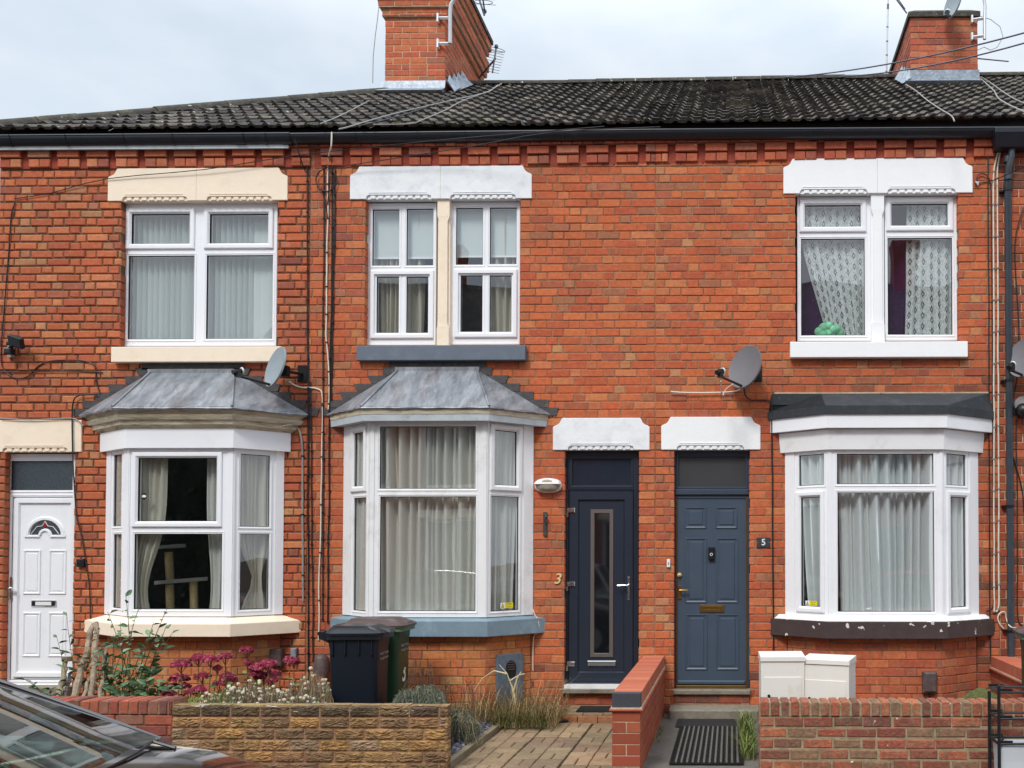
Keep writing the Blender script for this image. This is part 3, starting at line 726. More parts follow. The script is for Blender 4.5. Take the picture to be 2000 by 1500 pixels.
bay(H2, B2, zt2, zb2, [
    [(692, 845, 710.8, 949.6, 1), (690.5, 972, 714.5, 1192.8, 0)],
    [(741.8, 832.8, 929, 954.4, 0), (741.8, 969.4, 929, 1193.4, 0)],
    [(967, 841.4, 1009, 948, 1), (959, 969.4, 1012.8, 1192.8, 0)]], (.09, z_at(830, 1244, -.48), z_at(830, 1213.6, -.48), 'blue_paint'), None, 'upvc_old')
zt3 = z_at(1730, 878.5, -.34); zb3 = z_at(1730, 1207, -.34)
bay(H3, B3, zt3, zb3, [
    [(1560.5, 887.7, 1609.5, 947.9, 0), (1564.6, 971, 1601.3, 1184.5, 1)],
    [(1634.6, 886, 1823, 945.5, 0), (1636, 961.5, 1824.7, 1194.7, 0)],
    [(1848.5, 887, 1885.9, 947.9, 0), (1856.3, 971, 1885.9, 1186, 1)]], (.10, z_at(1730, 1248, -.44), z_at(1730, 1215, -.44), 'brown_paint'), None, 'upvc', PAL_B)
mb = MB(); bay_prism(mb, B3, .085, z_at(1730, 1215, -.43)-.001, .04, z_at(1730, 1205, -.4), y=.02); mb.build('sill_board', M['upvc_old'], H3, bevel=.004)
B4 = (b4o[0], b4o[0]+.45, b4o[1]-.45, b4o[1], .34)
bay(H4, B4, zt3, zb3, [[], [], []] and [
    [(2075, 890, 2105, 1186, 0)], [(2150, 890, 2330, 1190, 0)], [(2372, 890, 2400, 1186, 0)]], (.10, z_at(1730, 1248, -.44), z_at(1730, 1215, -.44), 'cream'), None, 'upvc', PAL_C)
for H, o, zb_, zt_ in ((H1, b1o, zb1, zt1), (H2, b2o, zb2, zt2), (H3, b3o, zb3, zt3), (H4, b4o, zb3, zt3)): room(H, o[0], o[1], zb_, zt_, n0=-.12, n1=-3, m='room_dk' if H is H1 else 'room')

# fascias, cornices and roofs of the bays
def crinkle(pts_a, pts_b, nu, nv, amp, mb, m=0, seed=1):
    """ruled lead surface between polyline edge a (2 pts) and b (2 pts)"""
    r = random.Random(seed); g = []
    for j in range(nv+1):
        row = []
        for i in range(nu+1):
            u = i/nu; v = j/nv; p = Vector(pts_a[0]).lerp(Vector(pts_a[1]), u).lerp(Vector(pts_b[0]).lerp(Vector(pts_b[1]), u), v)
            k = amp*(1 if 0 < i < nu and j < nv else .0)
            p = p+Vector((r.uniform(-.3, .3)*k, -abs(r.uniform(0, 1))*k, r.uniform(-1, 1)*k)); row.append(p)
        g.append(row)
    vs = [p for row in g for p in row]; fs = []
    for j in range(nv):
        for i in range(nu): a = j*(nu+1)+i; fs.append((a, a+1, a+nu+2, a+nu+1))
    mb.add(vs, fs, None, m)
def lead_roof(H, B, ov, ze, zt, utl, utr, lip=.035, seed=1):
    e = bay_pts(*B, o=ov); E = [Vector((p.x, p.y, ze)) for p in e]
    TL, TR = Vector((utl, -.015, zt)), Vector((utr, -.015, zt)); mb = MB()
    crinkle((E[0], E[1]), (TL, TL), 8, 6, .004, mb, seed=seed); crinkle((E[1], E[2]), (TL, TR), 14, 6, .004, mb, seed=seed+1); crinkle((E[2], E[3]), (TR, TR), 8, 6, .004, mb, seed=seed+2)
    r = random.Random(seed)
    for a, b in ((E[0], E[1]), (E[1], E[2]), (E[2], E[3])):   # dressed-down edge
        n = 14; t0 = [a.lerp(b, i/n) for i in range(n+1)]; out = (b-a).cross(Vector((0, 0, 1))).normalized()
        row1 = [p+out*.006+Vector((0, 0, -lip*.5+r.uniform(-.004, .004))) for p in t0]; row2 = [p-out*.004+Vector((0, 0, -lip+r.uniform(-.008, .006))) for p in t0]
        vs = t0+row1+row2; k = n+1
        mb.add(vs, [(j*k+i, j*k+i+1, (j+1)*k+i+1, (j+1)*k+i) for j in range(2) for i in range(n)])
    for p, q in ((E[1], TL), (E[2], TR)):
        pts = [p.lerp(q, i/8)+Vector((0, -.002, .006+r.uniform(-.002, .002))) for i in range(9)]; mb.tube(pts, .013, 8)
    mb.box(TL.x-.03, TR.x+.03, 0, .03, zt-.02, zt+.03)
    o = mb.build('bay_roof', M['lead'], H, smooth=True, angle=50)
    # stepped flashing on the wall
    mb = MB()
    for (p, q, sgn) in ((E[0], TL, -1), (E[3], TR, 1)):
        z = ze-.02; k = 0
        while z < zt-.02:
            z1 = min(z+CH, zt+.05); t0 = (z-ze)/(zt-ze); t1 = min(1, (z1-ze)/(zt-ze))
            a_in0 = p.x+(q.x-p.x)*max(0, t0)-sgn*.02; a_in1 = p.x+(q.x-p.x)*t1-sgn*.03
            out = p.x+(q.x-p.x)*max(0, t0)+sgn*.075*r.uniform(.7, 1.2)
            pts = [(a_in0, z), (out, z+r.uniform(-.004, .004)), (out+sgn*r.uniform(.0, .045), z1-.004), (a_in1, z1-.004)]
            if sgn < 0: pts = pts[::-1]
            mb.prism(pts, .003, .010+.002*(k % 2)); z += CH; k += 1
    mb.box(TL.x-.10, TR.x+.10, .003, .012, zt+.028, zt+.028+CH*.75)
    mb.build('bay_flashing', M['lead_dark'], H)
e1 = z_at(350, 797, -.46); lead_roof(H1, B1, .19, e1, Zf(376, 727), X(297), X(460), .03, 5)
e2 = z_at(830, 795, -.5); lead_roof(H2, B2, .13, e2, Zf(850, 723), X(779), X(932), .02, 9)
# bay 1 cornice (peeling) and box fascia
mb = MB(); bay_prism(mb, B1, .05, z_at(350, 875, -.42), .05, z_at(350, 836, -.42)); mb.build('fascia', M['upvc'], H1, bevel=.004)
mb = MB(); zz = [z_at(350, v, -.45) for v in (836, 829, 820, 812, 809, 803, 799)]
prof = [(.052, zz[0]), (.095, zz[1]), (.108, zz[2]-.004), (.125, zz[2]), (.148, zz[3]), (.13, zz[4]), (.16, zz[5]), (.165, zz[6]+.0)]
for i in range(len(prof)-1): bay_prism(mb, B1, prof[i][0], prof[i][1], prof[i+1][0], prof[i+1][1])
mb.build('cornice', M['wood_old'], H1)
# bay 2 painted fascia strip and timber above
mb = MB(); bay_prism(mb, B2, .10, z_at(830, 822, -.49), .105, z_at(830, 809, -.49)); mb.build('fascia', M['fascia_grey'], H2, bevel=.003)
mb = MB(); bay_prism(mb, B2, .108, z_at(830, 808.9, -.49), .118, e2-.012); mb.build('cornice', M['wood_old'], H2)
# bay 3 fascias and felt roof
mb = MB(); bay_prism(mb, B3, .035, z_at(1730, 878, -.37), .045, z_at(1730, 838, -.38)); mb.build('fascia', M['upvc_old'], H3, bevel=.004)
mb = MB(); bay_prism(mb, B3, .10, z_at(1730, 835.5, -.44), .10, z_at(1730, 807, -.44)); mb.build('fascia', M['upvc'], H3, bevel=.004)
mb = MB(); zf0 = z_at(1730, 807, -.44); zf1 = z_at(1730, 792, -.44); zw = Zf(1730, 769)
bay_prism(mb, B3, .118, zf0-.008, .118, zf1); e = bay_pts(*B3, o=.112)
xl, xr = X(1507, 770), X(1928, 770)
A = [Vector((p.x, p.y, zf1+.001)) for p in e]; T = [Vector((xl, -.012, zw)), Vector((xr, -.012, zw))]
A[0] = Vector((A[0].x-.0, -.0, zf1)); A[3] = Vector((A[3].x, -.0, zf1))
mb.add([A[0], A[1], A[2], A[3], T[0], T[1], Vector((A[1].x, -.012, zw)), Vector((A[2].x, -.012, zw))], [(0, 1, 6, 4), (1, 2, 7, 6), (2, 3, 5, 7), (4, 0, 0) if 0 else (0, 4, 6, 1)])
mb.box(xl, xr, 0.002, .014, zw-.12, zw); mb.box(X(1718), X(1722), .0, .03, zw-.1, zw+.001)
fo = mb.build('bay_roof', M['felt'], H3)
mb = MB(); mb.box(xl+.03, xr+.01, -.01, .012, zw+.001, zw+.016); mb.build('bay_flashing', M['mortar_light'], H3)
mb = MB(); bay_prism(mb, B4, .04, zt3, .04, zt3+.22); bay_prism(mb, B4, .10, zt3+.221, .10, zt3+.36); mb.build('fascia', M['upvc'], H4)
mb = MB(); bay_prism(mb, B4, .12, zt3+.362, .02, zt3+.45); mb.build('bay_roof', M['felt'], H4)

# ------------------------------------------------------------------ roof
Y_E = -.10; Z_E = Zf(900, 250, -.08); Y_R = 4.0; Z_R = W(960, 169, Y_R).z
SL = math.hypot(Y_R-Y_E, Z_R-Z_E); sdir = Vector((0, (Y_R-Y_E)/SL, (Z_R-Z_E)/SL)); ndir = Vector((0, -sdir.z, sdir.y))
XH = XP0-.1                       # eave corner of the hip
def RP(u, v, lift=0.0):
    p = hit(u, v, Vector((0, Y_E, Z_E))+ndir*lift, ndir); return hit(u, v, Vector((0, Y_E, Z_E+sh(p.x)))+ndir*lift, ndir)
PAL_TILE = [(C(84, 78, 73), 8), (C(98, 91, 84), 5), (C(70, 65, 62), 5), (C(112, 104, 94), 3), (C(58, 54, 52), 2)]
def tiles(x0, x1, O, U, S, Nn, length, cut=None, seed=3, expo=.29):
    """courses of rolled tiles: O eave point, U along eave, S up slope"""
    mb = MB(); r = random.Random(seed); P = .152; ns = 8; n0 = math.floor(x0/P*ns); n1 = math.ceil(x1/P*ns)
    xs = [x0]+[k*P/ns for k in range(n0+1, n1) if x0 < k*P/ns < x1]+[x1]
    nc = int(math.ceil(length/expo))
    def h(x): return .022*max(0., math.cos(2*PI*x/P))**.75
    for j in range(nc):
        s0 = j*expo; s1 = min(s0+expo, length)
        if s0 < 0.001: s0 = -.0
        for i in range(len(xs)-1):
            a, b = xs[i], xs[i+1]; tid = math.floor((a+b)/2/(2*P)+.25)
            rr = random.Random(tid*131+j*7919+seed); c = pick(PAL_TILE, rr); dz = rr.uniform(-.005, .006); ds = rr.uniform(-.010, .010)
            def q(x, s, l): return O+U*x+S*s+Nn*l
            v = [q(a, s0+ds, h(a)+.034+dz), q(b, s0+ds, h(b)+.034+dz), q(b, s1+.02, h(b)+.004+dz*.3), q(a, s1+.02, h(a)+.004+dz*.3), q(a, s0+ds+.006, h(a)+.006), q(b, s0+ds+.006, h(b)+.006)]
            mb.add(v, [(0, 1, 2, 3), (4, 5, 1, 0)], c)
    return mb
def bisect(o, co, no):
    bm = bmesh.new(); bm.from_mesh(o.data); base = Vector(o['_base']) if o.get('_base') is not None else Vector()
    bmesh.ops.bisect_plane(bm, geom=bm.verts[:]+bm.edges[:]+bm.faces[:], plane_co=Vector(co)-base, plane_no=no, clear_outer=True)
    bm.to_mesh(o.data); bm.free()
EO = Vector((0, Y_E, Z_E)); UX = Vector((1, 0, 0))
for H, a, b in ((H1, XH, XP1), (H2, XP1, XP2), (H3, XP2, XP3), (H4, XP3, XP4)):
    mb = tiles(a, b, EO, UX, sdir, ndir, SL); mb.v = [(v[0], v[1], v[2]+sh(v[0])) for v in mb.v]
    o = mb.build('roof', M['tile'], H, recalc=False)
    if H is H1: bisect(o, (XH, Y_E, 0), Vector((-1, 1, 0)).normalized())
# hip end slope
UY = Vector((0, -1, 0)); sd2 = Vector((sdir.y, 0, sdir.z)); nd2 = Vector((-sdir.z, 0, sdir.y))
mb = tiles(-8.2, .0, Vector((XH, Y_E, Z_E)), UY, sd2, nd2, SL, seed=8)
o = mb.build('roof', M['tile'], H1, recalc=False)
bisect(o, (XH, Y_E, 0), Vector((1, -1, 0)).normalized()); bisect(o, (XH, Y_E+8.2, 0), Vector((1, 1, 0)).normalized())
# rear slopes and rear, end walls, so that the row is a solid building
for H, a, b in ((H1, XP0, XP1), (H2, XP1, XP2), (H3, XP2, XP3), (H4, XP3, XP4)):
    mb = MB(); xr = a if H is not H1 else XH+(Y_R-Y_E)
    mb.quad((a-.1 if H is H1 else a, 8.1, Z_E), (b, 8.1, Z_E), (b, Y_R, Z_R), (xr, Y_R, Z_R), C(72, 68, 66)); mb.build('rear_roof', M['tile'], H, recalc=False)
    mb = MB(); mb.wbox(a+.001, b, 7.9, 8.0, ZB, Z_E, m=0)
    if H is H1: mb.wbox(a+.001, a+.1, .101, 7.9, ZB, Z_E)
    if H is H4: mb.wbox(b-.1, b, .101, 7.9, ZB, Z_E)
    mb.wbox(a+.101, b-.101, .13, 7.9, Z_E-.14, Z_E-.1)
    mb.build('rear_wall', mat_rear if 'mat_rear' in globals() else M['mortar'], H)
def half_tiles(H, p, q, name, seg=.42, r=.12, m='ridge', seed=2, up=None):
    mb = MB(); p = Vector(p); q = Vector(q); L = (q-p).length; d = (q-p)/L; rr = random.Random(seed); k = 0; s = 0
    side = d.cross(Vector((0, 0, 1))).normalized(); upv = side.cross(d)
    while s < L:
        e = min(s+seg*.985, L); z = rr.uniform(-.006, .006); rings = []
        for t, rad in ((s, r*1.0), (e, r*.97)):
            c = p+d*t+Vector((0, 0, z)); ring = []
            for i in range(9): an = PI*i/8; ring.append(c+side*math.cos(an)*rad+upv*(math.sin(an)*rad*.75-.04))
            for i in range(8, -1, -1): an = PI*i/8; ring.append(c+side*math.cos(an)*(rad-.018)+upv*(math.sin(an)*(rad-.018)*.75-.045))
            rings.append(ring)
        mb.loft(rings); s += seg
    mb.v = [(v[0], v[1], v[2]+sh(v[0])) for v in mb.v]
    return mb.build(name, M[m], H, smooth=True)
XA = XH+(Y_R-Y_E)
half_tiles(H1, (XH+.05, Y_E+.05, Z_E+.06), (XA, Y_R, Z_R+.035), 'hip_tiles', r=.13)
half_tiles(H1, (XA, Y_R, Z_R+.035), (XP1, Y_R, Z_R+.035), 'ridge_tiles', seed=3)
half_tiles(H2, (XP1, Y_R, Z_R+.035), (XP2, Y_R, Z_R+.035), 'ridge_tiles', seed=4)
half_tiles(H3, (XP2, Y_R, Z_R+.035), (XP3, Y_R, Z_R+.035), 'ridge_tiles', seed=5)
half_tiles(H4, (XP3, Y_R, Z_R+.035), (XP4, Y_R, Z_R+.035), 'ridge_tiles', seed=6)

# ------------------------------------------------------------------ gutters
def gutter(H, xa, xb, za, zb, h=.10, big=False, name='gutter', joints=(), brackets=()):
    mb = MB(); pr = [(.005, h), (.155, h), (.160, h-.012), (.150, h-.018), (.150, h-.034), (.136, h*.38), (.110, h*.12), (.075, 0), (.005, 0.004)]
    inn = [(.012, h-.004), (.020, .014), (.075, .012), (.105, h*.2), (.13, h*.5), (.143, h-.004)]
    R0 = [Vector((xa, -n, za+z)) for n, z in pr]; R1 = [Vector((xb, -n, zb+z)) for n, z in pr]
    k = len(pr); mb.add(R0+R1, [(i, (i+1) % k, k+(i+1) % k, k+i) for i in range(1, k)]+[tuple(range(k)), tuple(range(k, 2*k))])
    for x in joints:
        t = (x-xa)/(xb-xa); z = za+(zb-za)*t
        mb.loft([[Vector((x-.05, -n*1.04-.002, z+zz-.004)) for n, zz in pr], [Vector((x+.05, -n*1.04-.002, z+zz-.004)) for n, zz in pr]])
    for x in brackets:
        t = (x-xa)/(xb-xa); z = za+(zb-za)*t
        mb.loft([[Vector((x-.012, -n*1.03-.002, z+zz-.003)) for n, zz in pr], [Vector((x+.012, -n*1.03-.002, z+zz-.003)) for n, zz in pr]])
    return mb.build(name, M['gutter'], H, smooth=True, angle=40)
yy = -.15
gutter(H1, XP0-.12, X(574), W(0, 282, yy).z, W(574, 277.5, yy).z, h=.105, brackets=[X(u) for u in (30, 138, 250, 345, 525)], joints=[X(475), X(565)])
gutter(H2, X(574)+.002, XP2, W(574, 276, yy).z, W(1280, 268, yy).z, h=.090, joints=[X(905)], brackets=[X(700), X(1100)])
gutter(H3, XP2+.001, X(1942), W(1280, 268, yy).z, W(1942, 264, yy).z, h=.090, joints=[X(1590)], brackets=[X(1420), X(1760)])
gutter(H4, X(1942)+.001, XP4, W(1942, 264, yy).z, W(2300, 262, yy).z, h=.090)
mb = MB(); mb.box(XP0, X(566), .063, .085, W(300, 291, -.08).z, W(300, 281, -.08).z)
mb.build('eaves_board', M['fascia_grey'], H1)
for H, a, b in ((H1, XP0, XP1), (H2, XP1, XP2), (H3, XP2, XP3), (H4, XP3, XP4)):
    mb = MB(); mb.box(a+.002, b-.002, -.02, .002, Z_TOP, Z_E+.03); mb.v = [(v[0], v[1]-.001, v[2]+sh(v[0])) for v in mb.v]; mb.build('eaves_board', M['black_m'], H)
mb = MB()
for i in range(60):
    x = R.uniform(X(700), X(1010)) if i < 40 else R.uniform(X(600), X(1260)); zz = Z_E+.045+sh(x)
    mb.ball((x, -.10+R.uniform(-.02, .02), zz-.01), R.uniform(.012, .03), n=6, sq=.5)
mb.build('moss_on_gutter', M['moss'], H2)
# white mortar bedding and fillet of hopper: rainwater hopper + downpipe (one thing serving the pair)
dp = thing('downpipe', (X(1965), -.1, 0), 'dark grey plastic downpipe with black hopper head between the last two houses', 'downpipe')
mb = MB(); a0, a1, z0, z1 = FAC.rect((1941, 252, 2020, 287), .17)
mb.loft([[FAC.p(a0+.03, .02, z0), FAC.p(a1-.03, .02, z0), FAC.p(a1-.03, .17, z0), FAC.p(a0+.03, .17, z0)], [FAC.p(a0, .02, z1-.05), FAC.p(a1, .02, z1-.05), FAC.p(a1, .22, z1-.05), FAC.p(a0, .22, z1-.05)], [FAC.p(a0, .02, z1), FAC.p(a1, .02, z1), FAC.p(a1, .22, z1), FAC.p(a0, .22, z1)]])
mb.build('hopper', M['gutter'], dp, bevel=.006)
mb = MB(); xp = X(1967); r0 = .037
mb.tube([(xp+.03, -.11, z0+.02), (xp+.03, -.11, z0-.07), (xp-.0, -.10, z0-.2), (xp, -.07, z0-.28), (xp, -.07, .32), (xp, -.08, -.05)], r0, 14)
for v in (318, 352): mb.tube([(xp, -.08, Zf(1965, v)-.03), (xp, -.08, Zf(1965, v)+.03)], .045, 14)
mb.build('pipe', M['pipe'], dp, smooth=True, angle=50)
mb = MB()
for v in (376, 745, 989, 1231):
    z = Zf(1965, v); mb.tube([(xp, -.07, z-.012), (xp, -.07, z+.012)], .046, 14); mb.box(xp-.075, xp+.01, -.0, .05, z-.01, z+.01)
mb.build('pipe_clip', M['black'], dp)

# ------------------------------------------------------------------ chimneys
def chimney(H, x0, x1, yf, yb, zbase, ztop, corbels, mort, pots=2, pal=PAL_B, capm='ridge'):
    mb = MB(); F = [Fr((0, yf, 0), (1, 0, 0), (0, -1, 0)), Fr((x1, 0, 0), (0, 1, 0), (1, 0, 0)), Fr((x0, 0, 0), (0, -1, 0), (-1, 0, 0)), Fr((0, yb, 0), (-1, 0, 0), (0, 1, 0))]
    levels = [(zbase, corbels[0][0] if corbels else ztop, 0)]
    for i, (z, o) in enumerate(corbels): levels.append((z, corbels[i+1][0] if i+1 < len(corbels) else ztop, o))
    for (a, b, o) in levels:
        for Fq, (p, q) in zip(F, ((x0-o, x1+o), (yf-o, yb+o), (-yb-o, -yf+o), (-x1-o, -x0+o))):
            brick_wall(mb, Fq.off(o), p, q, a, b, pal, joint=.012, bev=.003, relief=.005, ph=.14, zoff=zbase, wob=.002)
        mb.wbox(x0-o+.006, x1+o-.006, yf-o+.006, yb+o-.006, a, b-.0, m=1)
    c = mb.build('chimney', [M['brick'], M[mort]], H)
    o = corbels[-1][1]+.02 if corbels else .03
    mb = MB(); mb.loft([[Vector((x0-o, yf-o, ztop+.001)), Vector((x1+o, yf-o, ztop+.001)), Vector((x1+o, yb+o, ztop+.001)), Vector((x0-o, yb+o, ztop+.001))], [Vector((x0-o, yf-o, ztop+.07)), Vector((x1+o, yf-o, ztop+.07)), Vector((x1+o, yb+o, ztop+.07)), Vector((x0-o, yb+o, ztop+.07))], [Vector((x0+.08, yf+.08, ztop+.15)), Vector((x1-.08, yf+.08, ztop+.15)), Vector((x1-.08, yb-.08, ztop+.15)), Vector((x0+.08, yb-.08, ztop+.15))]])
    mb.build('chimney_cap', M[capm], c)
    return c
yf = 3.05
def rz(y, x=-3.): return Z_E+sh(x)+(y-Y_E)*(Z_R-Z_E)/(Y_R-Y_E)
a = W(752, 100, yf).x; b = W(870, 100, yf).x; zb_ = W(810, 172, yf).z
zs = [W(810, v, yf).z for v in (34, 18, 4)]
c1 = chimney(H2, a, b, yf, 4.95, zb_-CH*5, 9.98, [(zs[0], .035), (zs[1], .075), (zs[2], .10), (zs[2]+CH*2.0, .065), (zs[2]+CH*3, .10), (zs[2]+CH*4, .13)], 'mortar_light')
mb = MB(); zr0 = rz(yf-.20)+.085
mb.loft([[Vector((a-.10, yf-.22, zr0-.01)), Vector((b+.02, yf-.22, zr0-.01)), Vector((b+.02, yf-.05, zr0-.1)), Vector((a-.10, yf-.05, zr0-.1))], [Vector((a-.08, yf-.05, zr0+.10)), Vector((b+.01, yf-.05, zr0+.10)), Vector((b+.01, yf-.0, zr0+.05)), Vector((a-.08, yf, zr0+.05))], [Vector((a-.02, yf-.02, zr0+.22)), Vector((b+.01, yf-.02, zr0+.22)), Vector((b+.01, yf, zr0+.2)), Vector((a-.02, yf, zr0+.2))]])
# saw-edged side apron
pts = [(W(868, 180, yf).x, yf-.14)]
ys = [yf-.12+i*.105 for i in range(11)]; vs = []; fs = []
for i, y in enumerate(ys):
    top = rz(y)+(.23 if i % 2 == 0 else .12)+.04
    if y > Y_R-.05: top = Z_R+.10
    vs += [(b+.17, y, min(rz(y), Z_R)+.045), (b+.03, y, top)]
for i in range(len(ys)-1): fs.append((2*i, 2*i+2, 2*i+3, 2*i+1))
mb.add(vs, fs); mb.build('flashing', M['lead_light'], c1)
a2 = W(1778, 100, yf).x; b2 = W(1910, 100, yf).x; zb2_ = W(1840, 148, yf).z
zt_c = W(1840, 34, yf).z
c2 = chimney(H3, a2, b2, yf, 4.95, zb2_-CH*5, zt_c, [], 'mortar', pal=PAL_C, capm='ridge')
mb = MB(); z0 = W(1840, 161, yf-.08).z; z1 = W(1840, 138, yf).z
mb.wbox(a2-.02, b2+.015, yf-.02, yf+.1, zb2_-.2, z1); mb.loft([[Vector((a2-.1, yf-.14, z0)), Vector((b2+.02, yf-.14, z0)), Vector((b2+.02, yf, z0-.08)), Vector((a2-.1, yf, z0-.08))], [Vector((a2-.05, yf-.022, z0+.07)), Vector((b2+.015, yf-.022, z0+.07)), Vector((b2+.015, yf, z0)), Vector((a2-.05, yf, z0))]])
ys = [yf-.1+i*.09 for i in range(8)]; vs = []; fs = []
for i, y in enumerate(ys): vs += [(a2-.13, y, rz(y, a2)+.06), (a2-.015, y, rz(y, a2)+(.26 if i % 2 else .14))]
for i in range(len(ys)-1): fs.append((2*i, 2*i+2, 2*i+3, 2*i+1))
mb.add(vs, fs); mb.build('flashing', M['lead_light'], c2)

# ------------------------------------------------------------------ doors
def dpan(mb, F, r, n, m=0):     # raised-and-fielded panel
    a0, a1, z0, z1 = r; mb.ring(a0, a1, z0, z1, [(.004, n-.001), (.0, n+.010), (-.010, n+.010), (-.020, n+.0005)], F, m=m)
    mb.box(a0+.030, a1-.030, n-.001, n+.006, z0+.030, z1-.030, F, m=m, bev=.010)
def lever(mb, F, a, z0, z1, lev_a, zl, n, w=.016):
    mb.box(a-w, a+w, n, n+.010, z0, z1, F, bev=.004); mb.tube([F.p(a, n+.008, zl), F.p(a, n+.05, zl)], .009, 8); mb.tube([F.p(a, n+.05, zl), F.p(a+(lev_a-a)*.3, n+.054, zl+.001), F.p(lev_a, n+.046, zl-.002)], .009, 8)
nd = -.085
# door 1 (white)
mb = MB(); o = FAC.rect((6.6, 886.5, 142, 1341), nd); tp = FAC.rect((21.3, 900.2, 141, 957.4), nd); lf = FAC.rect((21.3, 970.5, 140.8, 1328), nd)
o = (o[0], max(o[1], lf[1]+.02), o[2], o[3]); tp = (tp[0], o[1]-.03, tp[2], tp[3]); lf = (lf[0], o[1]-.012, lf[2], lf[3])
window_mesh(mb, FAC, o, [tp+(0,), lf+(0,)], nd); f = mb.build('door_frame', [M['upvc'], M['gasket']], H1)
panes_obj(FAC, [tp], f, nd, 'glass_frost', 'transom_pane')
mb = MB(); mb.box(lf[0]+.004, lf[1]-.004, nd-.05, nd-.012, lf[2]+.004, lf[3]-.004)
ins = FAC.rect((36.7, 984, 135, 1312), nd); n = nd-.012
mb.ring(ins[0], ins[1], ins[2], ins[3], [(.055, n-.001), (.053, n+.022), (.012, n+.022), (.004, n+.006), (0, n+.0005)])
for r in ((44.7, 1074.6, 77.7, 1160), (94.6, 1074.6, 127.6, 1160), (43.3, 1196.7, 77, 1282), (93.9, 1196.7, 127.6, 1282)): dpan(mb, FAC, FAC.rect(r, nd), n)
# fanlight surround
cx, cz = FAC.px(87, 1045, nd); ro, ri = .20, .155
def arc(r, k=14, a0=0, a1=PI): return [(cx+r*math.cos(a0+(a1-a0)*i/k), cz+r*.92*math.sin(a0+(a1-a0)*i/k)) for i in range(k+1)]
O1 = arc(.222); I1 = arc(.170)
vs = [FAC.p(x, n, z) for x, z in O1]+[FAC.p(x, n+.014, z) for x, z in arc(.210)]+[FAC.p(x, n+.014, z) for x, z in arc(.182)]+[FAC.p(x, n-.004, z) for x, z in I1]
k = 15; mb.add(vs, [(j*k+i, j*k+i+1, (j+1)*k+i+1, (j+1)*k+i) for j in range(3) for i in range(k-1)])
mb.box(cx-.225, cx-.055, n-.001, n+.014, cz-.028, cz+.002, bev=.006); mb.box(cx+.055, cx+.225, n-.001, n+.014, cz-.028, cz+.002, bev=.006)
S1 = arc(.078); vs = [FAC.p(x, n, z) for x, z in S1]+[FAC.p(x, n+.014, z) for x, z in arc(.068)]+[FAC.p(x, n+.014, z) for x, z in arc(.048)]+[FAC.p(x, n-.002, z) for x, z in arc(.04)]
mb.add(vs, [(j*k+i, j*k+i+1, (j+1)*k+i+1, (j+1)*k+i) for j in range(3) for i in range(k-1)])
dr = mb.build('door', M['upvc'], H1, smooth=True, angle=30)
mb = MB(); P1 = arc(.170); P2 = arc(.072)
mb.add([FAC.p(x, n+.002, z+.002) for x, z in P1]+[FAC.p(x, n+.002, z+.002) for x, z in P2], [(i, i+1, k+i+1, k+i) for i in range(k-1)]); mb.build('fanlight', M['glass_frost'], dr, recalc=False)
mb = MB()
for s in (-1, 1): mb.tube([FAC.p(cx+s*.15, n+.006, cz+.015), FAC.p(cx+s*.09, n+.006, cz+.09), FAC.p(cx+s*.03, n+.006, cz+.10), FAC.p(cx, n+.006, cz+.15)], .004, 5)
mb.prism([(cx, cz+.085), (cx+.03, cz+.115), (cx, cz+.145), (cx-.03, cz+.115)], n+.003, n+.007, m=1); mb.build('lead_pattern', [M['white_sticker'], M['car_red']], dr)
mb = MB(); a_, z_ = FAC.px(24, 1149, nd); lever(mb, FAC, a_, FAC.px(24, 1170, nd)[1], FAC.px(24, 1127, nd)[1], a_+.03, z_, nd+.012, .014); mb.ball(FAC.p(a_+.03, nd+.06, z_), .02, n=10); mb.build('handle', M['chrome'], dr, smooth=True)
mb = MB(); r = FAC.rect((60.5, 1172.7, 108.9, 1184.8), nd); mb.box(r[0], r[1], n, n+.012, r[2], r[3], bev=.004); mb.box(r[0]+.05, r[1]-.05, n+.012, n+.015, r[2]+.014, r[3]-.014, m=1); mb.box(r[0]+.015, r[0]+.045, n+.012, n+.0135, r[2]+.012, r[3]-.012, m=2); mb.box(r[1]-.045, r[1]-.015, n+.012, n+.0135, r[2]+.012, r[3]-.012, m=2); mb.build('letterbox', [M['chrome'], M['white_sticker'], M['black']], dr)
mb = MB(); r = FAC.rect((2, 1342, 146, 1352), .08); mb.box(XP0+.02, d1o[1]+.03, -.12, .10, r[2]-.04, r[3], bev=.01); mb.box(XP0+.03, d1o[1], -.12, .03, ZB, r[2]-.042); mb.build('doorstep', M['concrete'], H1)
# door 3 (navy)
mb = MB(); o = FAC.rect((1103, 880, 1247, 1335), nd); tp = FAC.rect((1117.4, 896, 1233, 948.5), nd); lf = FAC.rect((1110, 958, 1238, 1330), nd)
window_mesh(mb, FAC, o, [tp+(0,), lf+(0,)], nd); f = mb.build('door_frame', [M['navy'], M['gasket']], H2); panes_obj(FAC, [tp], f, nd, 'obsc_navy', 'transom_pane')
mb = MB(); n = nd-.012; mb.box(lf[0]+.003, lf[1]-.003, nd-.05, n, lf[2]+.003, lf[3]-.003)
ins = FAC.rect((1131, 978, 1217.5, 1311.5), nd); mb.ring(ins[0], ins[1], ins[2], ins[3], [(.104, n-.001), (.102, n+.020), (.014, n+.020), (.004, n+.006), (0, n+.0005)])
dr = mb.build('door', M['navy'], H2, smooth=True, angle=30)
so = FAC.rect((1152.6, 994.4, 1198, 1284), nd); si = FAC.rect((1161, 1002.6, 1189.6, 1275.6), nd)
mb = MB(); mb.ring(si[0], si[1], si[2], si[3], [(.044, n-.001), (.043, n+.010), (.004, n+.010), (0, n+.001)]); mb.build('glazing_frame', M['steel'], dr)
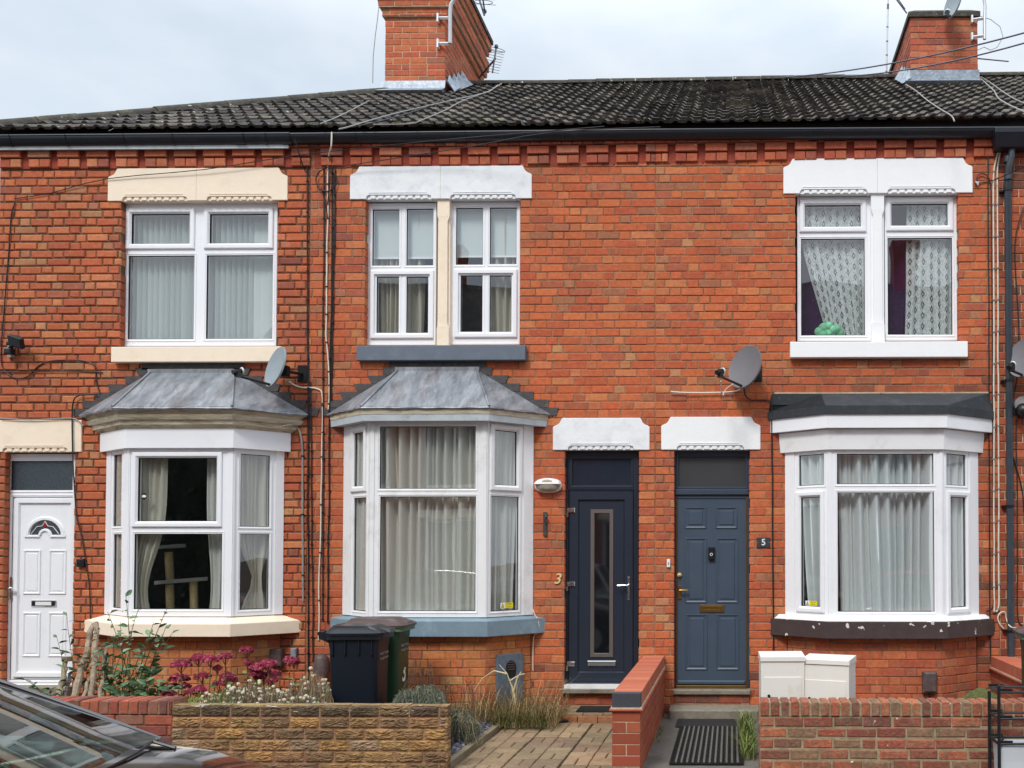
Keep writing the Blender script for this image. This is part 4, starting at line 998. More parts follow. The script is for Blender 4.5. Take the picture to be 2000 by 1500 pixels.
g = MB(); g.quad(FAC.p(si[0], n+.003, si[2]), FAC.p(si[1], n+.003, si[2]), FAC.p(si[1], n+.003, si[3]), FAC.p(si[0], n+.003, si[3])); 
M['door_glazing'] = mat('dark_door_glazing', C(20, 22, 26), .04, spec=1.0); g.build('pane', M['door_glazing'], dr, recalc=False)
mb = MB(); r = FAC.rect((1147, 1290.6, 1203, 1301), nd); mb.box(r[0], r[1], n, n+.018, r[2], r[3], bev=.006); mb.build('letterbox', M['chrome'], dr)
for v in (998, 1142, 1298):
    mb = MB(); r = FAC.rect((1107, v-6, 1123.5, v+3), nd); mb.box(r[0], r[1], n+.01, n+.035, r[2], r[3], bev=.006); mb.box(r[0]-.004, r[0]+.018, n+.01, n+.03, r[2]-.05, r[2]); mb.build('hinge', M['chrome'], dr)
mb = MB(); a_, z_ = FAC.px(1228, 1143, nd); lever(mb, FAC, a_, FAC.px(1228, 1171, nd)[1], FAC.px(1228, 1126.5, nd)[1], FAC.px(1207, 1143, nd)[0], z_, n+.019, .013); mb.build('handle', M['chrome'], dr, smooth=True)
mb = MB(); r = FAC.rect((1102.5, 1335.5, 1248, 1342), nd); mb.box(d3o[0]+.004, d3o[1]-.004, -.14, .03, r[2], r[3]); mb.build('threshold', M['upvc_old'], H2)
s1 = FAC.rect((1101.5, 1343, 1249, 1355), .06)
mb = MB(); mb.box(d3o[0]-.02, d3o[1]+.03, -.12, .06, s1[2], r[2]-.001, bev=.006); mb.build('doorstep', M['concrete'], H2)
mb = MB(); F2 = FAC; brick_wall(mb, FAC.off(.0), d3o[0]+.0, d3o[1], .02, s1[2]-.002, PAL_DARK, ph=.0, joint=.008); mb.box(d3o[0], d3o[1], -.12, -.006, ZB, s1[2]-.002, m=1); mb.build('step_riser', [M['brick'], M['mortar']], H2)
# door 5 (slate blue, panelled)
mb = MB(); o = FAC.rect((1317, 879.5, 1463, 1344), nd); tp = FAC.rect((1325, 892, 1457, 950.3), nd); lf = FAC.rect((1321.5, 973.5, 1457.5, 1337), nd)
window_mesh(mb, FAC, o, [tp+(0,)], nd, edge=False) if 0 else None
slab(mb, FAC, o, [tp, (lf[0], lf[1], o[2]-.01, lf[3])], nd-.07, nd); mb.ring(tp[0], tp[1], tp[2], tp[3], [(.014, nd-.001), (.012, nd+.006), (.0, nd-.004), (0, nd-.02)]); mb.box(o[0], o[1], nd, nd+.022, FAC.px(1390, 967, nd)[1], FAC.px(1390, 956, nd)[1], bev=.008)
f = mb.build('door_frame', M['blue_frame'], H3); panes_obj(FAC, [tp], f, nd, 'obsc_grey', 'transom_pane')
mb = MB()
for x in (lf[0]-.004, lf[1]+.0): mb.box(x-.004, x+.006, nd-.03, nd+.004, lf[2], lf[3])
mb.build('draught_strip', M['brass'], H3)
mb = MB(); n = nd-.008; mb.box(lf[0]+.004, lf[1]-.004, nd-.05, n, lf[2]+.004, lf[3]-.004)
for r in ((1338, 990.7, 1379, 1031.8), (1398.3, 990.7, 1439.4, 1031.8), (1338.5, 1051.2, 1380, 1177), (1399, 1051.2, 1441.2, 1177), (1339.6, 1200.4, 1381.4, 1308), (1399.8, 1200.4, 1443, 1308)): 
    q = FAC.rect(r, nd); mb.ring(q[0], q[1], q[2], q[3], [(.003, n-.001), (.0, n+.008), (-.006, n+.009), (-.020, n+.0005)])
    mb.box(q[0]+.036, q[1]-.036, n-.001, n+.007, q[2]+.036, q[3]-.036, bev=.007)
r = FAC.rect((1323, 1329, 1457, 1337), nd); mb.box(lf[0]+.01, lf[1]-.01, n, n+.025, r[2], r[3], bev=.01)
dr = mb.build('door', M['blue_door'], H3, smooth=True, angle=25)
mb = MB(); r = FAC.rect((1366.8, 1181.4, 1414.4, 1196), nd); mb.box(r[0], r[1], n, n+.010, r[2], r[3], bev=.003); mb.ring(r[0]+.03, r[1]-.03, r[2]+.022, r[3]-.022, [(.004, n+.009), (.002, n+.014), (-.004, n+.014), (-.006, n+.009)]); mb.build('letterbox', M['brass'], dr)
mb = MB(); a_, z_ = FAC.px(1327.5, 1152.5, nd); lever(mb, FAC, a_, FAC.px(1327, 1171, nd)[1], FAC.px(1327, 1143, nd)[1], FAC.px(1344, 1152, nd)[0], z_, n, .019); mb.build('handle', M['brass'], dr, smooth=True)
mb = MB(); a_, z_ = FAC.px(1327, 1122.7, nd); mb.tube([FAC.p(a_, n, z_), FAC.p(a_, n+.02, z_)], .023, 14); mb.ball(FAC.p(a_, n+.03, z_), .014, n=8); mb.build('lock', M['gold'], dr, smooth=True)
mb = MB(); r = FAC.rect((1322, 1338, 1459, 1344), nd); mb.box(lf[0], lf[1], -.13, -.05, r[2], r[3], bev=.003); mb.build('threshold', M['brass'], H3)
s1 = FAC.rect((1317, 1345.5, 1467, 1357.5), .05)
mb = MB(); mb.box(d5o[0]-.01, d5o[1]+.01, -.12, .05, s1[2], r[2]-.001, bev=.01); mb.build('doorstep', M['concrete'], H3)
mb = MB(); zz0 = FAC.px(1390, 1376, .02)[1]; brick_wall(mb, FAC.off(.015), d5o[0], d5o[1], zz0, s1[2]-.002, PAL_DARK, ph=.0, joint=.008, zoff=zz0+.012); mb.box(d5o[0], d5o[1], -.12, .008, ZB, s1[2]-.002, m=1); mb.build('step_riser', [M['brick'], M['mortar']], H3)
p = G(1318, 1386, zz0-.01)
mb = MB(); mb.box(d5o[0]-.03, d5o[1]+.09, .0, .33, ZB, zz0-.004, bev=.014); mb.build('lower_step', M['concrete'], H3)

# ------------------------------------------------------------------ curtains and things in the windows
def drape(name, a0, a1, z0, z1, y, folds, amp, m, label, cat='curtain', group=None, left=None, right=None, seed=1, nz=14, hem=None, F=None, parent=None, jag=0):
    """hanging cloth; left/right(t) move the side edges, t=0 top, 1 bottom"""
    F = F or Fr((0, y, 0), (1, 0, 0), (0, -1, 0)); r = random.Random(seed); nx = folds*10; mb = MB(); ph = [r.uniform(0, 6.28) for _ in range(4)]
    prof = []
    x = 0.
    ws = [r.uniform(.35, 1.9) for _ in range(folds)]; tot = sum(ws); us = [0]
    for w_ in ws: us.append(us[-1]+w_/tot)
    def depth(u):
        k = 0
        while k < folds-1 and us[k+1] < u: k += 1
        q = (u-us[k])/(us[k+1]-us[k]); return max(0., math.sin(PI*q))**1.6*(.25+.95*ws[k])-.5+.25*math.sin(u*11+ph[3])
    g = []
    for j in range(nz+1):
        t = j/nz; L = a0+(left(t) if left else 0); Rr = a1+(right(t) if right else 0); z = z1+(z0-z1)*t; sq = (Rr-L)/(a1-a0); row = []
        for i in range(nx+1):
            u = i/nx; am = amp*(1+.35*math.sin(3*t+ph[0])+.8*(1-min(1, sq)))
            a = L+(Rr-L)*u+.012*math.sin(9*u+4*t+ph[1])*t
            row.append((F.p(a, am*depth(u)+.006*math.sin(5*t+ph[2]+7*u), z+(hem(u) if hem and j == nz else 0)), (u*(a1-a0), z, 0)))
        g.append(row)
    for j in range(nz):
        for i in range(nx):
            q = [g[j][i], g[j][i+1], g[j+1][i+1], g[j+1][i]]
            mb.add([p[0] for p in q], [(0, 1, 2, 3)], (g[j][i][1][0], g[j][i][1][1], 0))
    me_v = mb
    o = mb.build(name, M[m], parent, smooth=True, recalc=False, angle=180, merge=False)
    if m == 'lace':   # smooth pattern coordinates
        at = o.data.color_attributes['bcol']; k = 0
        for j in range(nz):
            for i in range(nx):
                for (jj, ii) in ((j, i), (j, i+1), (j+1, i+1), (j+1, i)):
                    c = g[jj][ii][1]; at.data[k].color = (c[0], abs(c[1]), 0, 1); k += 1
    bm = bmesh.new(); bm.from_mesh(o.data); bmesh.ops.remove_doubles(bm, verts=bm.verts, dist=1e-5); bm.to_mesh(o.data); bm.free()
    o.data.polygons.foreach_set('use_smooth', [True]*len(o.data.polygons))
    if label: tag(o, label, cat, group)
    return o
def XY(u, v, Y): return W(u, v, Y).x
def ZY(u, v, Y): return W(u, v, Y).z
# upper left: vertical blind
bl = thing('vertical_blind', (XY(390, 560, .2), .2, ZY(390, 663, .2)), 'pale vertical blind of narrow slats behind the cream silled upper window', 'blind')
mb = MB(); x = XY(244, 560, .22); xe = XY(540, 560, .22); zA = ZY(390, 405, .2); zB = ZY(390, 668, .2); k = 0
while x < xe:
    an = math.radians(48 if x < XY(500, 560, .22) else 12)+R.uniform(-.12, .12); dx, dy = .045*math.cos(an), .045*math.sin(an)
    mb.add([(x-dx, .22-dy, zB), (x+dx, .22+dy, zB), (x+dx, .22+dy, zA), (x-dx, .22-dy, zA)], [(0, 1, 2, 3)]); x += .062 if x < XY(500, 560, .22) else .08; k += 1
mb.build('slats', M['vblind'], bl, recalc=False)
mb = MB(); mb.wbox(XY(244, 560, .22), xe, .19, .24, zA, zA+.04); mb.build('head_rail', M['upvc'], bl)
# upper middle: roller blinds and curtains
def roller(u0, u1, vt, vb, lab):
    y = .17; mb = MB(); a, b = XY(u0, 470, y), XY(u1, 470, y); zt_, zb_ = ZY(u0, vt, y), ZY(u0, vb, y)
    t = thing('roller_blind', (a, y, zb_), lab, 'blind', 'roller blinds of house 3')
    mb.wbox(a, b, y, y+.002, zb_, zt_); mb.build('blind_cloth', M['blind'], t); mb = MB(); mb.wbox(a, b, y-.005, y+.008, zb_-.018, zb_); mb.build('bottom_bar', M['upvc'], t)
roller(715, 851, 395, 503, 'pale roller blind half drawn in the left upper window above the blue sill')
roller(880, 1014, 395, 500, 'pale roller blind half drawn in the right upper window above the blue sill')
def D(name, u0, u1, vt, vb, y, folds, amp, m, lab, **kw):
    um, vm = (u0+u1)/2, (vt+vb)/2
    return drape(name, XY(u0, vm, y), XY(u1, vm, y), ZY(um, vb, y), ZY(um, vt, y), y, folds, amp, m, lab, **kw)
D('curtain', 716, 792, 400, 668, .24, 7, .035, 'net_w', 'ivory curtain hanging left in the left upper window of house 3', seed=2)
D('curtain', 793, 829, 400, 668, .24, 4, .04, 'net_w', 'narrow ivory curtain hanging right in the left upper window of house 3', seed=3)
D('curtain', 950, 1012, 400, 668, .24, 5, .04, 'net_w', 'ivory curtain at the right side of the right upper window of house 3', seed=4)
# upper right: lace, purple curtain, green cushion
D('lace_curtain', 1560, 1694, 392, 662, .18, 9, .02, 'lace', 'patterned white lace curtain swept to the right in the left upper window of house 5', left=lambda t: .40*max(0, t-.2)**1.15, seed=5)
D('lace_curtain', 1772, 1866, 392, 662, .18, 7, .02, 'lace', 'patterned white lace curtain at the right of the right upper window of house 5', left=lambda t: -.035*t, seed=6)
D('purple_curtain', 1555, 1660, 400, 672, .34, 5, .03, 'purple', 'dark purple curtain behind the swept lace in the upper window of house 5', seed=7)
D('purple_curtain', 1724, 1772, 400, 672, .34, 3, .05, 'purple', 'dark purple curtain bunched left of the lace in the right upper window', right=lambda t: .04*math.sin(t*3), seed=8)
mb = MB(); c = W(1618, 641, .16)
for dx, dz, r in ((-.10, -.03, .055), (-.05, .01, .06), (0.0, .03, .05), (.04, -.01, .055), (.09, 0, .05), (.12, -.04, .045), (.0, -.05, .06), (-.06, -.06, .05)): mb.ball(c+Vector((dx, R.uniform(-.02, .02), dz-.01)), r, n=12)
tag(mb.build('green_cushion', M['toy'], smooth=True, angle=180), 'green plush cushion lying on the upper window sill of house 5', 'cushion')
# bay 1: tied curtains, cat tree
def bayd(F, u0, u1, vt, vb, back, folds, amp, m, lab, **kw):
    Fq = F.off(-back); um, vm = (u0+u1)/2, (vt+vb)/2
    return drape('curtain', Fq.px(u0, vm)[0], Fq.px(u1, vm)[0], Fq.px(um, vb)[1], Fq.px(um, vt)[1], 0, folds, amp, m, lab, F=Fq, **kw)
f1 = [f for f, L in bay_frames(B1)]; f2 = [f for f, L in bay_frames(B2)]; f3 = [f for f, L in bay_frames(B3)]
tie = lambda t: -.16*math.exp(-((t-.74)/.22)**2)
bayd(f1[1], 258, 322, 884, 1196, .12, 5, .03, 'net_w', 'ivory curtain tied back at the left of the cream silled bay window', right=lambda t: .02-.20*math.exp(-((t-.86)/.30)**2), seed=11)
bayd(f1[1], 402, 436, 884, 1196, .16, 3, .03, 'net', 'dim curtain at the right of the centre pane in the cream silled bay', left=lambda t: .05*math.exp(-((t-.8)/.3)**2), seed=12)
bayd(f1[2], 467, 530, 884, 1192, .09, 6, .03, 'net_w', 'ivory curtain tied at its waist in the right side of the cream silled bay', left=lambda t: .13*math.exp(-((t-.80)/.14)**2), right=lambda t: -.10*math.exp(-((t-.80)/.14)**2), seed=13)
bayd(f1[0], 221, 240, 884, 1192, .06, 3, .02, 'net_w', 'ivory curtain edge in the narrow left side of the cream silled bay', seed=14)
ct = thing('cat_tree', (XY(352, 1195, .25), .25, ZY(352, 1215, .25)), 'cat tree with grey shelves and sisal posts standing inside the left bay window', 'cat tree')
mb = MB(); y = .25
def shelf(u0, u1, v, t):
    a, b = XY(u0, v, y), XY(u1, v, y); z = ZY(u0, v, y); mb = MB(); mb.loft([[Vector((a+(b-a)*(.5-.5*math.cos(PI*2*i/16)), y-.12*math.sin(2*PI*i/16), z+h_+(b-a)*0.04*(1-math.cos(2*PI*i/16)))) for i in range(16)] for h_ in (0, t)]); mb.build('shelf', M['plush'], ct, smooth=True, angle=40)
shelf(294, 362, 1074, .035); shelf(302, 406, 1142, .04)
for (u0, v0, u1, v1) in ((329, 1078, 333, 1140), (331, 1142, 334, 1210), (378, 1136, 380, 1210)):
    mb = MB(); mb.tube([W(u0, v0, y), W(u1, v1, y)], .042, 12); mb.build('post', M['scratch'], ct, smooth=True, angle=60)
mb = MB(); mb.wbox(XY(300, 1200, y), XY(400, 1200, y), y-.18, y+.18, ZY(350, 1222, y), ZY(350, 1212, y)); mb.build('base', M['plush'], ct)
# bay 2: full net curtains
bayd(f2[1], 738, 935, 824, 1198, .12, 13, .052, 'net', 'grey white net curtain filling the centre of the blue silled bay', seed=21)
bayd(f2[1], 738, 800, 824, 1198, .19, 6, .03, 'net_w', 'ivory curtain behind the net at the left of the blue silled bay', right=lambda t: .02+.16*t-.1, seed=22)
bayd(f2[1], 868, 935, 824, 1198, .19, 6, .03, 'net_w', 'ivory curtain behind the net at the right of the blue silled bay', seed=23)
bayd(f2[2], 955, 1016, 830, 1198, .07, 6, .025, 'net', 'net curtain hanging askew in the right side of the blue silled bay', right=lambda t: -.07*t, seed=24)
bayd(f2[0], 688, 718, 830, 1198, .06, 4, .02, 'net', 'net curtain in the narrow left side of the blue silled bay', seed=25)
# bay 3
bayd(f3[1], 1632, 1830, 884, 1200, .13, 12, .058, 'net_cool', 'gathered white net curtain across the centre of the dark silled bay', left=lambda t: .02+.05*t, seed=31)
bayd(f3[1], 1640, 1740, 884, 1200, .17, 7, .034, 'net_cool', 'second white curtain layer swept right behind the net of the dark silled bay', right=lambda t: .06*t, seed=34)
bayd(f3[0], 1563, 1615, 884, 1200, .08, 4, .045, 'net_cool', 'white net curtain slanting across the left side of the dark silled bay', left=lambda t: .12*t, seed=32)
bayd(f3[2], 1846, 1890, 884, 1200, .08, 4, .04, 'net_cool', 'white net curtain in the right side of the dark silled bay', seed=33)

def text(body, size, F, a, z, n, m, name, parent=None, ext=.002, align='CENTER', shear=0, bold=0, rot=0, sx=1.0):
    cu = bpy.data.curves.new(name, 'FONT'); cu.body = body; cu.size = size; cu.extrude = ext; cu.align_x = align; cu.align_y = 'CENTER'; cu.shear = shear; cu.offset = bold
    ob = bpy.data.objects.new('tmp', cu); COL.objects.link(ob); dg = bpy.context.evaluated_depsgraph_get(); dg.update()
    me = bpy.data.meshes.new_from_object(ob.evaluated_get(dg)); bpy.data.objects.remove(ob)
    mx = Matrix((( F.U.x, 0, F.N.x, 0), (F.U.y, 0, F.N.y, 0), (0, 1, 0, 0), (0, 0, 0, 1)))
    me.transform(Matrix.Diagonal((sx, 1, 1, 1))); me.transform(Matrix.Rotation(rot, 4, 'Z')); me.transform(mx); me.transform(Matrix.Translation(F.p(a, n, z)))
    me.materials.clear(); me.materials.append(M[m]); o = bpy.data.objects.new(name, me); COL.objects.link(o)
    if parent:
        o.parent = parent
        if parent.get('_base') is not None: me.transform(Matrix.Translation(-Vector(parent['_base']))); o['_base'] = list(parent['_base'])
    return o
# stickers
for F, r, lab in ((f2[2], (979, 1177, 1003.5, 1188), 'yellow and white warning sticker low in the blue silled bay'), (f3[0], (1571.5, 1173.5, 1594, 1183.5), 'yellow and white warning sticker low in the dark silled bay')):
    q = F.rect(r); t = thing('window_sticker', F.p(q[0], -.01, q[2]), lab, 'sticker', 'warning stickers'); mb = MB(); w_ = q[1]-q[0]; h_ = q[3]-q[2]
    mb.box(q[0], q[0]+w_*.34, -.017, -.0155, q[2], q[3], F, m=0); mb.box(q[0]+w_*.341, q[1], -.017, -.0155, q[2], q[3], F, m=1)
    mb.prism([(q[0]+w_*.06, q[2]+h_*.15), (q[0]+w_*.28, q[2]+h_*.15), (q[0]+w_*.17, q[3]-h_*.12)], -.0154, -.0148, F, m=2); mb.prism([(q[0]+w_*.11, q[2]+h_*.24), (q[0]+w_*.23, q[2]+h_*.24), (q[0]+w_*.17, q[3]-h_*.3)], -.0147, -.0142, F, m=1)
    mb.build('label_sheet', [M['white_sticker'], M['yellow'], M['black']], t)
    text('CCTV', h_*.42, F, q[0]+w_*.67, q[2]+h_*.68, -.0146, 'black', 'lettering', t, .0003); text('in operation', h_*.2, F, q[0]+w_*.67, q[2]+h_*.28, -.0146, 'black', 'lettering', t, .0003)
q = f1[1].px(279.5, 969); mb = MB(); mb.prism([(q[0]+.03*math.cos(i*PI/8), q[1]+.038*math.sin(i*PI/8)) for i in range(16)], -.017, -.016, f1[1]); mb.prism([(q[0]+.024*math.cos(i*PI/8), q[1]+.014*math.sin(i*PI/8)) for i in range(16)], -.0158, -.0152, f1[1], m=1)
tag(mb.build('round_sticker', [M['black_m'], M['white_sticker']]), 'small round dark sticker inside the left bay opening sash', 'sticker')

# ------------------------------------------------------------------ numbers, bells, lamps on the wall
a_, z_ = FAC.px(1088.5, 1131); tag(text('3', .155, FAC, a_, z_, .012, 'gold', 'house_number', None, .005, shear=.25, bold=.002), 'gold italic number 3 on the bricks left of the navy door', 'house number')
pl = thing('number_plaque', FAC.p(FAC.px(1491, 1060)[0], .01, FAC.px(1491, 1060)[1]), 'dark slate plaque with white number 5 beside the panelled door', 'house number')
q = FR((1478, 1050, 1504, 1069)); mb = MB(); mb.box(q[0], q[1], .002, .012, q[2], q[3], bev=.002); mb.build('plaque', M['slate'], pl); text('5', .095, FAC, (q[0]+q[1])/2, (q[2]+q[3])/2, .013, 'white_sticker', 'numeral', pl, .001, bold=.0015)
mb = MB()
for s in (q[0]+.012, q[1]-.012): mb.ball(FAC.p(s, .012, (q[2]+q[3])/2), .004)
mb.build('screw', M['chrome'], pl)
q = FR((1302.6, 1092.3, 1309.2, 1108)); t = thing('doorbell', FAC.p(q[0], 0, q[2]), 'small white bell push on the pier left of the panelled door', 'doorbell'); mb = MB(); mb.box(q[0], q[1], .001, .018, q[2], q[3], bev=.004); mb.build('case', M['upvc_old'], t); mb = MB(); mb.box(q[0]+.012, q[1]-.012, .017, .022, q[2]+.03, q[3]-.03, bev=.002); mb.build('button', M['cable_grey'], t)
q = FAC.rect((1383.6, 1068, 1395.4, 1093.4), nd); n = -.078; t = thing('video_doorbell', FAC.p(q[0], n, q[2]), 'black video doorbell fixed on the middle of the panelled door', 'doorbell'); mb = MB(); mb.box(q[0], q[1], n-.01, n+.024, q[2], q[3], bev=.008); mb.build('case', M['black'], t)
cx, cz = (q[0]+q[1])/2, q[2]+(q[3]-q[2])*.42
mb = MB(); mb.prism([(cx+.016*math.cos(i*PI/8), cz+.016*math.sin(i*PI/8)) for i in range(16)], n+.02, n+.027, m=0); mb.prism([(cx+.010*math.cos(i*PI/8), cz+.010*math.sin(i*PI/8)) for i in range(16)], n+.0272, n+.029, m=1); mb.build('button', [M['white_sticker'], M['black']], t)
q = FR((153, 1091, 168, 1107)); t = thing('key_safe', FAC.p(q[0], 0, q[2]), 'small black box on the bricks right of the white door', 'key safe'); mb = MB(); mb.box(q[0], q[1], .001, .045, q[2], q[3], bev=.012); mb.box(q[0]+.02, q[1]-.03, .044, .047, q[3]-.035, q[3]-.028, m=1); mb.build('case', [M['black'], M['chrome']], t)
# oval lamp
t = thing('wall_lamp', FAC.p(FAC.px(1071, 949)[0], 0, FAC.px(1071, 949)[1]), 'oval white bulkhead lamp with half hood left of the navy door', 'lamp')
cx, cz = FAC.px(1071.5, 948.5); rx, rz_ = .143, .078
def oval(k, n, zs=1.0): return [FAC.p(cx+rx*k*math.copysign(abs(math.cos(i*PI/16))**.8, math.cos(i*PI/16)), n, cz+rz_*k*math.copysign(abs(math.sin(i*PI/16))**.8, math.sin(i*PI/16))) for i in range(32)]
mb = MB(); mb.loft([oval(1, .0), oval(1, .035), oval(.93, .05), oval(.86, .045)]); mb.build('lamp_body', M['upvc_old'], t, smooth=True)
mb = MB(); mb.loft([oval(.85, .04), oval(.8, .07), oval(.5, .095), oval(.1, .1)]); mb.build('lamp_glass', M['lampglass'], t, smooth=True)
mb = MB()
for j, (k0, k1) in enumerate(((.12, .38), (.36, .64), (.62, .98))):
    pts = []
    for i in range(13):
        s = -1+2*i/12; pts.append(s)
    z0_, z1_ = cz+rz_*k0, cz+rz_*k1; w0 = rx*math.sqrt(max(0, 1-k0*k0))*.98; w1 = rx*math.sqrt(max(0, 1-k1*k1))*.98
    mb.hexa([FAC.p(cx-w0, .03, z0_), FAC.p(cx+w0, .03, z0_), FAC.p(cx+w0, .105-j*.012, z0_), FAC.p(cx-w0, .105-j*.012, z0_), FAC.p(cx-w1, .03, z1_), FAC.p(cx+w1, .03, z1_), FAC.p(cx+w1, .10-j*.02, z1_), FAC.p(cx-w1, .10-j*.02, z1_)])
mb.build('hood', M['upvc_old'], t, bevel=.004)
# old bracket hook
mb = MB(); pts = [W(1064, 1003, -.02), W(1067, 1009, -.05), W(1063, 1017, -.04), W(1065, 1028, -.02), W(1067, 1046, -.015)]
mb.tube(pts, [.006, .012, .012, .010, .012], 8); mb.box(FAC.px(1061, 1025)[0], FAC.px(1069, 1025)[0], .001, .008, FAC.px(1065, 1047)[1], FAC.px(1065, 1000)[1]); tag(mb.build('wall_hook', M['lead_dark'], smooth=True), 'rusty grey hook bracket under the oval lamp', 'hook')
# floodlight left
t = thing('security_light', W(40, 690, -.05), 'black twin floodlight and sensor on the wall at the far left', 'security light')
a_, z_ = FAC.px(24, 681); mb = MB(); mb.box(a_-.03, a_+.03, .0, .03, z_-.10, z_+.07); mb.build('back_plate', M['cable_grey'], t)
mb = MB(); mb.tube([FAC.p(a_, .03, z_), FAC.p(a_+.06, .10, z_-.01), FAC.p(a_+.10, .12, z_+.02)], .02, 8); mb.box(a_+.0, a_+.075, .05, .13, z_-.08, z_-.02, bev=.01); mb.box(a_+.01, a_+.06, .03, .11, z_+.02, z_+.06, bev=.01); mb.build('arm', M['black'], t)
c = FAC.p(a_+.15, .14, z_+.045); mb = MB(); e1_ = Vector((.94, -.1, -.3)).normalized(); e2_ = Vector((.25, -.55, .8)).normalized(); e3_ = e1_.cross(e2_)
def ob(c, a, b, cc): return [c+e1_*x*a+e2_*y*b+e3_*z*cc for z in (-1, 1) for (x, y) in ((-1, -1), (1, -1), (1, 1), (-1, 1))]
mb.hexa(ob(c, .085, .06, .022)); mb.hexa(ob(c-e3_*.03, .05, .05, .02)); mb.build('lamp_head', M['black'], t, bevel=.006)
mb = MB(); mb.hexa(ob(c+e3_*.023, .072, .047, .002)); mb.build('lens', M['slate'], t)
# black dome (bell) at right edge
c = W(1993, 801, -.1); t = thing('security_camera', c, 'black dome camera on the wall at the far right edge', 'camera'); mb = MB(); mb.ball(c+Vector((.03, 0, -.01)), .085, n=16); mb.build('dome', M['black'], t, smooth=True, angle=180); mb = MB(); mb.tube([c+Vector((.03, .1, .05)), c+Vector((.03, -.0, .06))], .09, 16); mb.build('mount', M['cable_grey'], t, smooth=True)
# brown meter cover, vents and other fittings low on the walls
def fit(name, r, d, m, lab, cat, bev=.012, F=FAC, extra=None):
    q = F.rect(r); t = thing(name, F.p(q[0], 0, q[2]), lab, cat); mb = MB(); mb.box(q[0], q[1], .0, d, q[2], q[3], F, bev=bev); mb.build('cover', M[m], t); return t, q
fit('meter_cover', (532, 1266, 556, 1300), .09, 'meterbrown', 'brown meter cover low on the wall right of the cream silled bay', 'meter cover')
Fb3 = bay_frames(B3, -.012)[1][0]; t, q = fit('meter_cover', (1800.5, 1311, 1828, 1352), .07, 'meterbrown', 'purple grey meter cover on the bricks under the dark silled bay', 'meter cover', .02, Fb3)
mb = MB(); mb.tube([Fb3.p((q[0]+q[1])/2, .03, q[2]), Fb3.p((q[0]+q[1])/2, .03, q[2]-.2)], .012, 8); mb.build('pipe', M['black'], t)
fit('junction_box', (570, 1266, 581, 1291), .04, 'lead_light', 'small grey junction box beside the brown meter cover', 'junction box', .006)
Fb2 = bay_frames(B2, -.012)[2][0]
t = thing('blue_board', Fb2.p(.2, .02, .1), 'weathered blue grey board with a dark round hole under the blue silled bay', 'board')
q = Fb2.rect((968, 1277, 1019, 1368)); mb = MB(); mb.box(q[0], q[1], .0, .03, q[2]-.05, q[3], Fb2, bev=.006); mb.build('board', M['bluegrey_board'], t)
cx, cz = Fb2.px(995, 1302); mb = MB(); mb.prism([(cx+.06*math.cos(i*PI/10), cz+.07*math.sin(i*PI/10)-(.05 if math.sin(i*PI/10) < 0 else 0)) for i in range(20)], .028, .034, Fb2); mb.build('vent_hole', M['black_m'], t)
mb = MB()
for i in range(4): mb.box(cx-.04, cx+.04, .034, .040, cz-.03+i*.025, cz-.02+i*.025, Fb2)
mb.build('vent_bars', M['meterbrown'], t)
Fb1 = bay_frames(B1, -.012)[0][0]; q = Fb1.rect((193, 1273, 211, 1345)); mb = MB(); mb.box(q[0], q[1], .0, .02, q[2], q[3], Fb1, bev=.004)
for i in range(8): mb.box(q[0]+.02, q[1]-.02, .02, .03, q[2]+.04+i*.04, q[2]+.055+i*.04, Fb1)
tag(mb.build('air_vent', M['black']), 'black louvred vent on the angled brick under the cream silled bay', 'vent')
mb = MB(); c = W(628, 1296, -.1); mb.tube([c+Vector((0, 0, -.13)), c+Vector((0, 0, .05)), c+Vector((0, 0, .09)), c+Vector((0, 0, .11))], [.075, .075, .05, .01], 14); tag(mb.build('brown_cowl', M['meterbrown'], smooth=True), 'dark brown rounded cowl low on the wall behind the bins', 'cowl')

